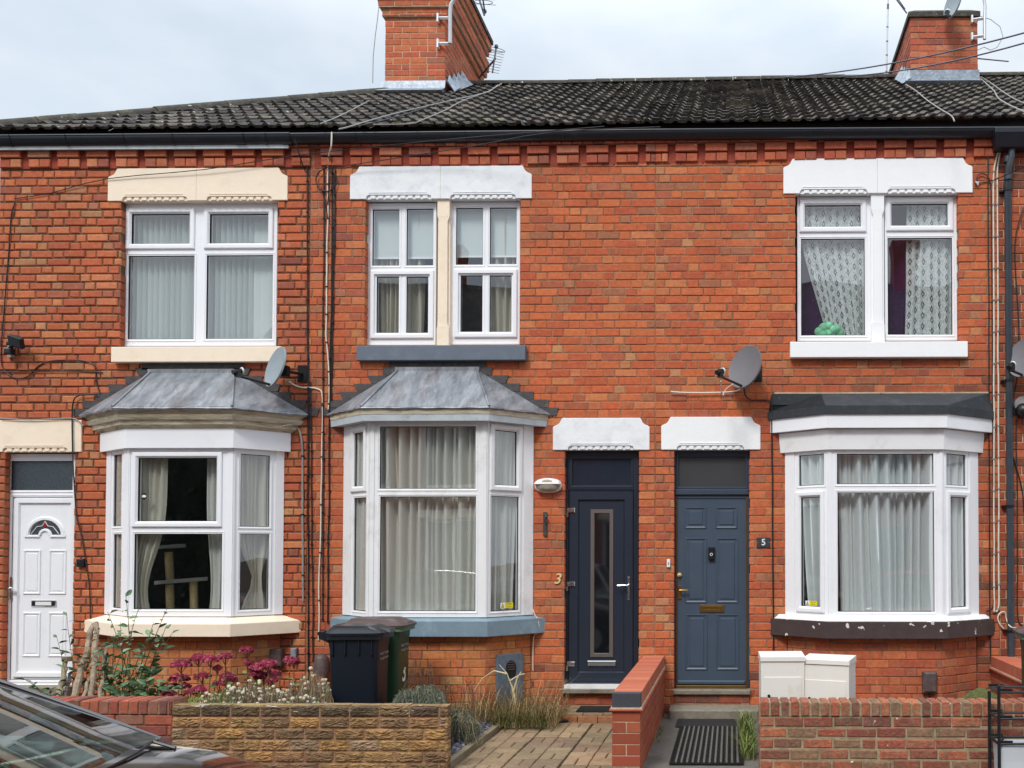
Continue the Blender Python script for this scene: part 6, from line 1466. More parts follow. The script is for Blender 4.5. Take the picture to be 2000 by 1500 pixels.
t, r = low_wall('brick_wall', XP0-1.2, XL1, YW, YW+.225, -.25, ZL, PAL_RW, 'brick', 'mortar_dark', 'low dark red brick wall with upright coping left of the stone wall', cope=.112, S=.232, H=.112, ph=.15, bev=.005, relief=.009, wob=.002, seed=7)
cope_row(t, XP0-1.2, XL1, YW-.004, YW+.228, ZL-.110, ZL, PAL_RW, 'brick', r, j=.014, jit=.005)
# weathered wall at the right
ZR = W(1700, 1371, YW).z; XR0, XR1 = W(1483.5, 1430, YW).x, 5.2
t, r = low_wall('brick_wall', XR0, XR1, YW, YW+.215, -.25, ZR, PAL_OLD, 'brick_old', 'mortar_old', 'low weathered brick wall with lichen and crooked coping before the white boxes', cope=.115, ph=.16, bev=.007, relief=.007, joint=.014, wob=.005, seed=9)
cope_row(t, XR0, XR1, YW-.004, YW+.218, ZR-.112, ZR, PAL_OLD, 'brick_old', r, w_=.0790, j=.016, jit=.006, mort='mortar_old')
# dividing wall between the doors
ZD_ = W(1222, 1385, YW).z; ZDt = W(1222, 1354, YW).z
def divider(x0, x1, lab, y_f, capends=True, seed=3):
    t, r = low_wall('dividing_wall', x0, x1, y_f, -.02, -.25, ZD_-.012, PAL_SMOOTH, 'brick_smooth', 'mortar_light', lab, ph=.5, bev=.002, relief=.005, joint=.010, wob=.0006, ch=.0880, seed=seed, S=x1-x0-.002 if 0 else .232)
    t2 = t.children[0]; bpy.data.objects.remove(t2)
    mb = MB(); k = 0; z = ZD_-.012; zc = z
    while z > -.25:
        lo = z-.0880; g = .005
        for (p0, p1) in (((x0, x1),) if k % 2 == 0 else ((x0, (x0+x1)/2), ((x0+x1)/2, x1))): mb.wbox(p0+(g if p0 > x0 else 0), p1-(g if p1 < x1 else 0), y_f, y_f+.1, lo+g, z-g, pick(PAL_SMOOTH, r))
        y = y_f+(.112 if k % 2 == 0 else .235)
        while y < -.03:
            e = min(y+.232, -.022)
            for xa_, xb_ in ((x1-.1, x1), (x0, x0+.1)): mb.wbox(xa_, xb_, y+g, e-g, lo+g, z-g, pick(PAL_SMOOTH, r))
            y = e+.0001
        for xa_, xb_ in ((x1-.1, x1), (x0, x0+.1)): mb.wbox(xa_, xb_, y_f+.1002, y_f+(.112 if k % 2 == 0 else .235)-g, lo+g, z-g, pick(PAL_SMOOTH, r))
        z = lo; k += 1
    mb.wbox(x0+.005, x1-.005, y_f+.005, -.022, -.25, zc-.001, m=1); mb.build('wall_courses', [M['brick_smooth'], M['mortar_light']], t, bevel=.002)
    mb = MB(); mb.wbox(x0-.022, x1+.022, y_f-.022, -.02, ZD_-.012, ZD_, C(172, 84, 64)); mb.wbox(x0-.012, x1+.012, y_f-.012, -.02, ZD_+.0, ZD_+.012, C(206, 186, 150), m=1); mb.build('tile_course', [M['brick_smooth'], M['mortar_light']], t)
    mb = MB(); y = y_f; k = 0
    while y < -.03:
        e = min(y+.0775, -.022); c = C(64, 66, 72) if k == 0 else pick([(C(186, 104, 76), 5), (C(178, 96, 70), 4), (C(194, 114, 86), 2)], r)
        if k: c = tuple(q*(1-.0) for q in c)
        mb.wbox(x0-.002, x1+.002, y+(.0008 if k else 0), e-.0008, ZD_+.012, ZDt, c); y = e; k += 1
    mb.build('coping', M['cap_red'], t, bevel=.003)
    return t
divider(XDW0, XDW1, 'smooth red brick dividing wall with blue end cap between the two doors', YW)
XQ = W(1941, 1350, -.5).x
q0 = W(1955, 1315, -.3)
xq0 = W(1942, 1312, -.15).x; divider(xq0, xq0+.24, 'smooth red brick dividing wall beside the downpipe at the right edge', -1.6, seed=5)

# ------------------------------------------------------------------ parcel boxes
def parcel(c, w_, d_, h_, rot, lab, lock=-1):
    t = thing('parcel_box', c, lab, 'parcel box', 'parcel boxes'); ca, sa = math.cos(rot), math.sin(rot); F = Fr(c, (ca, sa, 0), (sa, -ca, 0))
    mb = MB(); mb.box(-w_/2, w_/2, -d_, 0, 0, h_-.06, F); mb.build('body', M['boxwhite'], t, bevel=.004)
    mb = MB(); mb.box(-w_/2-.006, w_/2+.006, -d_-.005, .010, h_-.058, h_-.02, F); mb.loft([[F.p(-w_/2-.006, .01, h_-.02), F.p(w_/2+.006, .01, h_-.02), F.p(w_/2+.006, -d_, h_-.02), F.p(-w_/2-.006, -d_, h_-.02)], [F.p(-w_/2-.006, .0, h_-.016), F.p(w_/2+.006, .0, h_-.016), F.p(w_/2+.006, -d_, h_), F.p(-w_/2-.006, -d_, h_)]]); mb.build('lid', M['boxwhite'], t, bevel=.003)
    mb = MB(); mb.box(-w_/2+.025, w_/2-.025, .0005, .006, .05, h_-.19, F); dd = mb.build('hatch', M['boxwhite'], t, bevel=.002)
    mb = MB(); zc = max(.1, h_-.345); mb.tube([F.p(-w_/2+.065, .006, zc), F.p(-w_/2+.065, .012, zc)], .013, 10); mb.build('lock', M['black'], dd)
yb_ = -2.12; s_ = F_PX/(10+yb_)
c0 = W(1529, 1325, yb_); hb = W(1529, 1281, yb_).z
parcel(Vector((c0.x, yb_, .02)), .365, .26, hb-.02+.012, .04, 'white metal parcel box nearer the panelled door')
c1 = W(1612, 1325, yb_-.03); parcel(Vector((c1.x, yb_-.03, .02)), .40, .26, hb-.03, -.34, 'white metal parcel box turned to show its right side')

# ------------------------------------------------------------------ wheelie bins
def rrect(cx, cy, w_, d_, z, r_, n=4):
    P = []
    for (sx, sy, a0) in ((1, -1, -PI/2), (1, 1, 0), (-1, 1, PI/2), (-1, -1, PI)):
        for i in range(n+1): a = a0+PI/2*i/n; P.append(Vector((cx+sx*(w_/2-r_)+r_*math.cos(a), cy+sy*(d_/2-r_)+r_*math.sin(a), z)))
    return P
def bin_(pos, rot, mbody, mlid, mrim, lab, h=1.07, LW=(.53, .44), number=None, words=('Oadby & Wigston', 'Borough Council')):
    """local: +X front (opening side), Y width"""
    t = thing('wheelie_bin', pos, lab, 'wheelie bin'); Mx = Matrix.Translation(pos)@Matrix.Rotation(rot, 4, 'Z')
    def T(L): return [Mx@p for p in L]
    L, Wd = LW; mb = MB()
    mb.loft([T(rrect(.01, 0, L*.82, Wd*.84, .03, .05)), T(rrect(.01, 0, L*.83, Wd*.85, .10, .05)), T(rrect(.0, 0, L*.90, Wd*.93, h*.80, .05)), T(rrect(.0, 0, L*.93, Wd*.95, h*.84, .05)), T(rrect(.0, 0, L*.94, Wd*.96, h*.90, .05))])
    # ribs under the rim on the side faces
    for s in (-1, 1):
        for x in (-.17, -.06, .06, .17):
            mb.hexa(T([Vector((x-.006, s*Wd*.44, h*.74)), Vector((x+.006, s*Wd*.44, h*.74)), Vector((x+.006, s*(Wd*.47+.012), h*.76)), Vector((x-.006, s*(Wd*.47+.012), h*.76)), Vector((x-.006, s*Wd*.44, h*.89)), Vector((x+.006, s*Wd*.44, h*.89)), Vector((x+.006, s*(Wd*.48+.012), h*.89)), Vector((x-.006, s*(Wd*.48+.012), h*.89))]))
    b = mb.build('body', M[mbody], t, smooth=True, angle=40)
    mb = MB(); mb.loft([T(rrect(.01, 0, L*1.0, Wd*1.02, h*.885, .05)), T(rrect(.01, 0, L*1.05, Wd*1.08, h*.89, .06)), T(rrect(.01, 0, L*1.05, Wd*1.08, h*.925, .06)), T(rrect(.01, 0, L*1.0, Wd*1.02, h*.93, .06))]); mb.build('rim', M[mrim], t, smooth=True, angle=40)
    mb = MB(); mb.loft([T(rrect(.015, 0, L*1.09, Wd*1.12, h*.925, .07)), T(rrect(.015, 0, L*1.10, Wd*1.13, h*.945, .07)), T(rrect(.01, 0, L*1.04, Wd*1.06, h*.958, .07)), T(rrect(-.01, 0, L*.92, Wd*.92, h*.978, .08)), T(rrect(-.02, 0, L*.80, Wd*.78, h*1.0, .09)), T(rrect(-.02, 0, L*.7, Wd*.68, h*1.002, .09))]); 
    mb.hexa(T([Vector((.20, -.09, h*.955)), Vector((.30, -.09, h*.94)), Vector((.30, .09, h*.94)), Vector((.20, .09, h*.955)), Vector((.20, -.08, h*.985)), Vector((.29, -.08, h*.965)), Vector((.29, .08, h*.965)), Vector((.20, .08, h*.985))]))
    mb.build('lid', M[mlid], t, smooth=True, angle=35)
    mb = MB(); mb.tube(T([Vector((-L/2-.06, -Wd*.42, h*.94)), Vector((-L/2-.06, Wd*.42, h*.94))]), .018, 10)
    for y in (-.18, -.06, .06, .18): mb.hexa(T([Vector((-L/2-.06, y-.012, h*.90)), Vector((-L/2+.03, y-.012, h*.86)), Vector((-L/2+.03, y+.012, h*.86)), Vector((-L/2-.06, y+.012, h*.90)), Vector((-L/2-.06, y-.012, h*.955)), Vector((-L/2+.03, y-.012, h*.955)), Vector((-L/2+.03, y+.012, h*.955)), Vector((-L/2-.06, y+.012, h*.955))]))
    mb.build('handle', M[mrim if mrim != 'bin_green2' else 'bin_green'], t, smooth=True, angle=40)
    for s in (-1, 1):
        mb = MB(); mb.tube(T([Vector((-L*.36, s*Wd*.38, .1)), Vector((-L*.36, s*Wd*.5, .1))]), .1, 18); mb.build('wheel', M['tyre'], t)
    U = (Mx.to_3x3()@Vector((0, 1, 0))); Nn = (Mx.to_3x3()@Vector((1, 0, 0)))
    F = Fr(Mx@Vector((L*.45+.006, 0, 0)), U, Nn)
    for i, wd in enumerate(words): text(wd, .034, F, 0, h*.76-i*.045, .003, 'cable_grey', 'lettering', b, .001)
    if number: text(number, .24, F, .02, h*.50, -.010, 'white_sticker', 'numeral', b, .001, bold=.004)
pb = W(702, 1300, -1.55); bin_(Vector((pb.x, -1.55, .02)), math.radians(4), 'bin_blue', 'bin_lid', 'bin_lid', 'navy blue wheelie bin with black lid nearest the stone wall', h=1.045, LW=(.47, .42))
pb = W(744, 1290, -1.02); bin_(Vector((pb.x-.02, -1.02, .02)), math.radians(3), 'bin_green', 'bin_brown', 'bin_green2', 'green wheelie bin with brown lid and white number behind the navy bin', number='3')
pb = W(1996, 1350, -1.55); bin_(Vector((pb.x+.22, -1.7, .06)), math.radians(180-8), 'bin_green', 'bin_brown', 'bin_green2', 'green wheelie bin with brown lid cut off by the right edge', h=1.02, words=())

# ------------------------------------------------------------------ black rack with clear box
yr = -2.95; rk = thing('plastic_rack', W(2000, 1500, yr), 'black plastic shelf rack holding a clear drawer before the right wall', 'rack')
xa = W(1946, 1420, yr).x+.02; xb = xa+.42; ys_ = (yr, yr+.26)
for x in (xa, xb):
    for y in ys_:
        mb = MB(); mb.tube([(x, y, -.02), (x, y, W(1950, 1340 if y == yr else 1350, y).z)], .013, 8); mb.build('post', M['black'], rk, smooth=True)
for v in (1352, 1404, 1453):
    z = W(1950, v, yr).z; mb = MB()
    mb.tube([(xa, ys_[0], z), (xb, ys_[0], z)], .010, 6); mb.tube([(xa, ys_[1], z+.0), (xb, ys_[1], z)], .010, 6); mb.tube([(xa, ys_[0], z), (xa, ys_[1], z)], .012, 6); mb.tube([(xb, ys_[0], z), (xb, ys_[1], z)], .012, 6)
    for y in ys_: mb.wbox(xa-.005, xa+.10, y-.006, y+.006, z-.004, z+.024)
    mb.tube([(xa, ys_[0], z), (xa+.03, ys_[0]+.03, z+.02), (xa+.06, ys_[0]+.10, z+.022), (xa+.06, ys_[0]+.2, z+.022)], .010, 6)
    mb.build('shelf_frame', M['black'], rk, smooth=True, angle=40)
z1 = W(1950, 1452, yr).z-.02; mb = MB(); mb.loft([rrect((xa+xb)/2, yr+.13, .36, .2, z1-.30, .02), rrect((xa+xb)/2, yr+.13, .39, .24, z1, .02)], cap=False); mb.loft([rrect((xa+xb)/2, yr+.13, .38, .225, z1-.06, .02), rrect((xa+xb)/2, yr+.13, .37, .22, z1-.28, .02)], cap=True); mb.build('drawer', M['plastic_clear'], rk, smooth=True, angle=40)
mb = MB(); mb.wbox(xa+.03, xb-.03, yr+.02, yr+.24, z1-.01, z1); mb.build('drawer_lid', M['plastic_clear'], rk)

# ------------------------------------------------------------------ plants
LEAF = [(C(70, 92, 52), 5), (C(86, 108, 62), 4), (C(58, 78, 46), 4), (C(104, 120, 76), 2), (C(96, 116, 88), 3)]
LEAFB = [(C(82, 112, 74), 5), (C(100, 132, 90), 4), (C(124, 150, 112), 3), (C(66, 94, 58), 3)]
def leaf(mb, p, d, L, w_, c, up=None, r=R):
    d = Vector(d).normalized(); q = Vector((r.uniform(-1, 1), r.uniform(-1, 1), r.uniform(.2, 1))); s = d.cross(q)
    s = s.normalized() if s.length > 1e-4 else Vector((1, 0, 0)); n = s.cross(d); p = Vector(p)
    a = p+d*L*.35+n*L*.04; b = p+d*L*.72; e = p+d*L-n*L*.12
    mb.add([p, a+s*w_+n*w_*.3, a, a-s*w_+n*w_*.3, b+s*w_*.75+n*w_*.1, b-n*.02*L, b-s*w_*.75+n*w_*.1, e], [(0, 1, 2), (0, 2, 3), (1, 4, 5, 2), (2, 5, 6, 3), (4, 7, 5), (5, 7, 6)], c)
def stemmy(name, base, tips, lab, cat, leafpal, L=.08, w_=.014, dens=26, stem=(.006, .002), stemc=C(96, 84, 60), droop=.25, seed=1, along=.2, spread=.9):
    r = random.Random(seed); t = thing(name, base, lab, cat); ms, ml = MB(), MB(); base = Vector(base)
    for tip in tips:
        tip = Vector(tip); b = base+Vector((r.uniform(-.12, .12), r.uniform(-.1, .1), 0)); mid = b.lerp(tip, .5)+Vector((r.uniform(-.06, .06), r.uniform(-.05, .05), .06)); P = []
        for i in range(11):
            s = i/10; P.append(b*(1-s)**2+mid*2*s*(1-s)+tip*s*s)
        ms.tube(P, [stem[0]*(1-i/10)+stem[1]*i/10 for i in range(11)], 5, stemc)
        for k in range(dens):
            s = along+(1-along)*(k+.5)/dens; i = min(9, int(s*10)); p = P[i].lerp(P[i+1], s*10-i); a = k*2.4+r.uniform(-.3, .3); dr = (P[i+1]-P[i]).normalized()
            d = Vector((math.cos(a)*spread, math.sin(a)*spread, r.uniform(-droop, .4)))+dr*.4
            leaf(ml, p, d, L*r.uniform(.6, 1.25), w_*r.uniform(.7, 1.2), pick(leafpal, r), r=r)
    ms.build('stems', M['dry'], t, smooth=True); ml.build('foliage', M['leaf'], t, recalc=False); return t
base = W(235, 1365, -1.9)
tips = [W(u, v, -1.9+dy) for u, v, dy in ((245, 1158, .0), (210, 1195, .1), (300, 1215, -.1), (325, 1222, .1), (270, 1190, .0), (185, 1225, .1), (235, 1215, .2), (285, 1250, 0), (200, 1255, -.1), (258, 1232, .1), (310, 1245, 0), (222, 1240, .0), (240, 1270, -.1), (340, 1232, .1), (330, 1180, 0))]
base.z = .16; stemmy('leafy_shrub', base, tips, 'tall leafy green shrub before the cream sill behind the left wall', 'shrub', LEAFB, L=.095, w_=.018, dens=12, seed=5, along=.3, droop=.5)
base = W(285, 1370, -2.0); base.z = .16
stemmy('leafy_shrub', base, [W(u, v, -2.0+dy) for u, v, dy in ((262, 1300, 0), (300, 1305, .1), (225, 1318, 0), (330, 1325, .1), (285, 1330, -.1), (210, 1335, 0), (250, 1335, .2), (310, 1340, 0), (265, 1345, 0), (196, 1310, .0), (340, 1345, 0))], 'low spreading green plant at the foot of the tall shrub', 'shrub', LEAFB, L=.11, w_=.024, dens=14, seed=6, along=.3)
base = W(175, 1370, -1.7); base.z = .16
stemmy('weed', base, [W(u, v, -1.7) for u, v in ((110, 1240), (130, 1195), (160, 1280), (150, 1250), (190, 1290), (175, 1265))], 'thin weed with narrow leaves before the white door', 'weed', LEAF, L=.10, w_=.012, dens=10, seed=7, along=.3, stem=(.004, .0015))
base = W(165, 1368, -1.2); base.z = .16
stemmy('weed', base, [W(u, v, -1.2) for u, v in ((152, 1325), (185, 1328), (165, 1330))], 'small leafy weed under the white door', 'weed', LEAF, L=.09, w_=.018, dens=7, seed=8, along=.6)
base = W(110, 1378, -2.0); base.z = .16
stemmy('weed', base, [W(u, v, -2.0) for u, v in ((98, 1345), (120, 1348), (60, 1330), (45, 1325))], 'small green weed poking over the left wall', 'weed', LEAF, L=.07, w_=.014, dens=8, seed=9, along=.5)
# leaning branches
def branch(u0, v0, u1, v1, r0, r1, lab, y0=-1.9, y1=-1.45, seed=1, m='bark'):
    r = random.Random(seed); a, b = W(u0, v0, y0), W(u1, v1, y1); P = [a.lerp(b, i/9)+Vector((r.uniform(-.012, .012), 0, r.uniform(-.01, .01))) for i in range(10)]
    mb = MB(); mb.tube(P, [(r0+(r1-r0)*i/9)*r.uniform(.85, 1.15) for i in range(10)], 9); mb.ball(P[4], r0*1.2, n=8); tag(mb.build('branch', M[m], smooth=True), lab, 'branch')
branch(142, 1372, 182, 1218, .030, .024, 'tall mottled branch leaning right against the cream sill, leftmost of the leaning branches', seed=1)
branch(178, 1372, 188, 1215, .026, .022, 'tallest upright mottled branch beside the cream sill', seed=2)
branch(160, 1372, 196, 1268, .018, .012, 'shorter pale branch between the leaning branches', seed=3)
branch(195, 1372, 206, 1262, .018, .012, 'thin pale branch right of the leaning branches', seed=4)
branch(112, 1372, 130, 1290, .028, .022, 'short grey stake with a flat top before the white door', seed=5, m='timber'); p = W(131, 1287, -1.46); mb = MB(); mb.tube([p-Vector((0, 0, .02)), p+Vector((0, 0, .02))], .045, 10); tag(mb.build('stake_cap', M['timber'], smooth=True), 'round wooden top on the short grey stake', 'cap')
branch(128, 1372, 138, 1312, .016, .014, 'dark short stick right of the flat topped stake', seed=6, m='meterbrown')
# sedum: stems, pale leaves and flat crimson heads
def sedum(heads, lab, seed, y=-1.9):
    r = random.Random(seed); us = sum(h[0] for h in heads)/len(heads); b = W(us, 1375, y); b.z = .16; t = thing('sedum', b, lab, 'flower', 'sedums in the flower bed'); ms, ml = MB(), MB()
    for (u, v, s) in heads:
        s *= .95; v += 3
        c = W(u, v, y+r.uniform(-.12, .12)); bb = Vector((b.x*.45+c.x*.55, b.y, .16)); mid = bb.lerp(c, .5)+Vector((0, 0, .03)); P = [bb*(1-q)**2+mid*2*q*(1-q)+c*q*q for q in [i/6 for i in range(7)]]
        ms.tube(P, .005, 5, C(120, 110, 70))
        for k in range(9): q = .15+.08*k; p = bb.lerp(c, q); a = k*2.2; leaf(ml, p, (math.cos(a), math.sin(a), .35), .06, .016, pick([(C(112, 136, 62), 4), (C(132, 150, 70), 3), (C(90, 112, 60), 3)], r), r=r)
        mh = MB(); n = 110
        for i in range(n):
            rr = s*math.sqrt((i+.5)/n); a = i*2.39996; z = .42*s*(1-(rr/s)**2)+r.uniform(-.008, .008)
            mh.ball(c+Vector((rr*math.cos(a), rr*math.sin(a)*.8, z+r.uniform(-.012, .008))), r.uniform(.012, .019)*(s/.09)**.5, pick([(C(164, 50, 84), 5), (C(140, 40, 68), 4), (C(190, 100, 118), 2), (C(122, 52, 58), 3)], r), n=5)
        for i in range(7): a = i*.9; ms.tube([c-Vector((0, 0, .07)), c+Vector((s*.7*math.cos(a), s*.6*math.sin(a), 0))], .002, 4, C(150, 60, 80))
        mh.build('flower_head', M['petal'], t, recalc=False)
    ms.build('stems', M['dry'], t, smooth=True); ml.build('leaves', M['leaf'], t, recalc=False)
sedum([(354, 1296, .085), (350, 1324, .09), (338, 1340, .07), (331, 1352, .06), (362, 1338, .05)], 'crimson sedum clump leftmost behind the end of the red wall', 1)
sedum([(388, 1284, .08), (412, 1286, .07), (396, 1318, .07), (425, 1302, .035), (388, 1344, .06), (372, 1350, .055)], 'crimson sedum clump second from the left in the bed', 2, y=-2.05)
sedum([(440, 1280, .06), (443, 1318, .06), (452, 1325, .05), (428, 1333, .05)], 'crimson sedum clump in the middle of the flower bed', 3)
sedum([(482, 1268, .06), (486, 1292, .045)], 'single tall crimson sedum head standing above the bed', 4, y=-1.7)
sedum([(505, 1302, .085), (524, 1294, .075), (515, 1320, .085), (535, 1313, .06), (531, 1325, .05), (500, 1313, .06)], 'largest crimson sedum clump below the brown meter cover', 5)
sedum([(566, 1286, .055), (574, 1288, .05)], 'pinkish red sedum head beside the grey junction box', 6, y=-1.6)
# dry bed with white buds
def bed(name, n, u0, u1, v0, v1, y0, y1, lab, cat, bud=.25, seed=1, cols=None, leafy=0, h0=.16, blade=(.10, .3), lean=.6, thick=.0028, budc=C(214, 204, 176)):
    r = random.Random(seed); mb = MB(); mbud = MB(); cols = cols or [(C(134, 116, 90), 5), (C(104, 96, 76), 4), (C(150, 132, 108), 3), (C(96, 98, 72), 3), (C(110, 86, 70), 3)]
    for i in range(n):
        y = r.uniform(y0, y1); u = r.uniform(u0, u1); tt = (u-u0)/(u1-u0); env = .28*(.5+.5*math.sin(u*.043+seed))+.25*(.5+.5*math.sin(u*.017+seed*2))+.55*abs(2*tt-1)**3; v = v0+(v1-v0)*min(1, env+(1-env)*r.random()**.8); tip = W(u, v, y); b = Vector((tip.x+r.uniform(-.12, .12)*lean, y+r.uniform(-.05, .05), h0)); c = pick(cols, r)
        mid = b.lerp(tip, .6)+Vector((r.uniform(-.10, .10), r.uniform(-.06, .06), .04)); k = 5; P = [b*(1-q)**2+mid*2*q*(1-q)+tip*q*q for q in [j/(k-1) for j in range(k)]]
        mb.tube(P, thick, 3, c, cap=False)
        for _ in range(leafy): q = r.uniform(.3, 1); leaf(mb, b.lerp(tip, q), (r.uniform(-1, 1), r.uniform(-1, 1), r.uniform(-.2, .8)), r.uniform(.02, .045), .005, pick(cols, r), r=r)
        if r.random() < bud: mbud.ball(tip, r.uniform(.012, .019), tuple(q*r.uniform(.8, 1.05) for q in budc), n=6)
    if mbud.v: b0 = len(mb.v); mb.v += mbud.v; mb.f += [tuple(i+b0 for i in f) for f in mbud.f]; mb.c += mbud.c; mb.m += mbud.m
    return tag(mb.build(name, M['dry'], recalc=False), lab, cat, kind='stuff')
bed('dried_flowers', 1500, 385, 640, 1322, 1378, -2.45, -1.6, 'dried flower bed dotted with pale round buds behind the stone wall', 'flower bed', bud=.14, seed=2, leafy=2)
bed('dried_flowers', 420, 540, 645, 1296, 1370, -2.3, -1.5, 'taller dry stems and seed heads left of the navy bin', 'dry stems', bud=.10, seed=3, leafy=1)
bed('dried_flowers', 500, 340, 470, 1336, 1376, -2.4, -1.8, 'yellow green ground growth under the sedums', 'ground cover', bud=.03, seed=4, leafy=3, cols=[(C(130, 148, 66), 4), (C(104, 122, 62), 4), (C(150, 140, 84), 2)])
GRY = [(C(92, 98, 84), 5), (C(112, 116, 98), 4), (C(76, 80, 70), 3), (C(130, 124, 98), 2)]
bed('lavender', 1500, 770, 868, 1326, 1374, -2.2, -1.3, 'grey green lavender bushes between the green bin and the weeds', 'lavender', bud=.0, seed=5, leafy=3, cols=GRY, h0=.06)
bed('lavender', 500, 850, 930, 1350, 1410, -1.9, -.9, 'straggling dry lavender spilling past the end of the stone wall', 'lavender', bud=.0, seed=6, leafy=2, cols=GRY+[(C(150, 132, 96), 5)], h0=.06)
bed('tall_seed_stalks', 26, 790, 850, 1272, 1330, -1.9, -1.6, 'thin dark seed stalks rising from the lavender', 'stalks', bud=.0, seed=7, leafy=3, cols=[(C(84, 66, 54), 1)], h0=.06)
bed('tall_seed_stalks', 22, 850, 925, 1305, 1350, -1.5, -1.2, 'thin dark seed stalks before the buff bay base', 'stalks', bud=.0, seed=8, leafy=3, cols=[(C(92, 72, 56), 1)], h0=.06)
def grass(name, n, x0, x1, y0, y1, h, z0, cols, lab, seed, lean=.5, w_=.004):
    r = random.Random(seed); mb = MB()
    for i in range(n):
        x, y = r.uniform(x0, x1), r.uniform(y0, y1); H_ = h*r.uniform(.35, 1.1); a = r.uniform(0, 2*PI); l_ = lean*H_*r.uniform(.2, 1); d = Vector((math.cos(a), math.sin(a), 0)); s = Vector((-d.y, d.x, 0)); s = s*.6+Vector((.4, 0, 0)); s.normalize(); c = pick(cols, r); b = Vector((x, y, z0)); pts = []
        for q in (0, .35, .7, 1): p = b+d*l_*q*q+Vector((0, 0, H_*(q-.18*lean*q*q))); ww = w_*(1-q*.85); pts += [p-s*ww, p+s*ww]
        mb.add(pts, [(0, 1, 3, 2), (2, 3, 5, 4), (4, 5, 7, 6)], c)
    return tag(mb.build(name, M['dry'], recalc=False), lab, 'grass', kind='stuff')
STRAW = [(C(190, 170, 124), 5), (C(168, 146, 104), 4), (C(150, 134, 98), 3), (C(132, 118, 84), 2)]
GREEN = [(C(98, 120, 56), 5), (C(124, 140, 70), 3), (C(80, 100, 50), 4), (C(160, 156, 96), 3)]
gx0, gx1 = W(950, 1400, -.7).x, W(1085, 1400, -.7).x
grass('straw_grass', 800, gx0-.2, gx1+.05, -.9, -.3, .52, .03, STRAW, 'tall dry straw coloured grass below the blue grey board', 11, 1.3, .0028)
grass('straw_grass', 1500, gx0-.45, gx1+.05, -1.0, -.3, .26, .03, STRAW+[(C(104, 96, 70), 5)], 'low matted dry grass beside the block paved drive', 12, 1.6, .003)
grass('green_grass', 620, gx0+.1, gx1-.05, -.98, -.5, .20, .03, GREEN, 'fresh green grass tufts at the edge of the block paved drive', 13, 1.8)
x5 = W(1483, 1450, YW).x
grass('green_grass', 700, x5-.14, x5-.01, -2.2, -.38, .19, .0, GREEN, 'green grass strip beside the ribbed mat along the right wall', 14, 1.7, .0045)
grass('green_grass', 60, XDW1+.005, XDW1+.06, -1.5, -.9, .07, .0, GREEN, 'small weeds at the foot of the dividing wall', 15, 1)
# dead twigs in front of the board
mb = MB(); r = random.Random(3); base = W(1052, 1395, -.75)
for k, (pts) in enumerate((((1010, 1395), (1003, 1350), (990, 1315), (975, 1298)), ((990, 1316), (965, 1310), (942, 1325), (925, 1350)), ((1003, 1350), (1010, 1325), (1018, 1312)), ((995, 1330), (1015, 1318), (1025, 1316)), ((1000, 1340), (1003, 1360), (995, 1385)))):
    mb.tube([W(u, v, -.6) for u, v in pts], [.009, .007, .005, .003][:len(pts)], 6, C(206, 190, 150))
tag(mb.build('dead_twig', M['dry'], smooth=True), 'pale forked dead twig before the blue grey board', 'twig')
# green stone lump behind right wall
p = W(1917, 1365, -2.2); mb = MB(); r = random.Random(4); rings = []
for k, (rr, z) in enumerate(((.17, -.1), (.16, .0), (.11, .05), (.04, .085))): rings.append([p+Vector((rr*math.cos(i*PI/6)*r.uniform(.85, 1.15), rr*.6*math.sin(i*PI/6)*r.uniform(.85, 1.15), z)) for i in range(12)])
mb.loft(rings); tag(mb.build('rock', M['moss'], smooth=True, angle=50), 'mossy yellow green rock behind the right wall', 'rock')

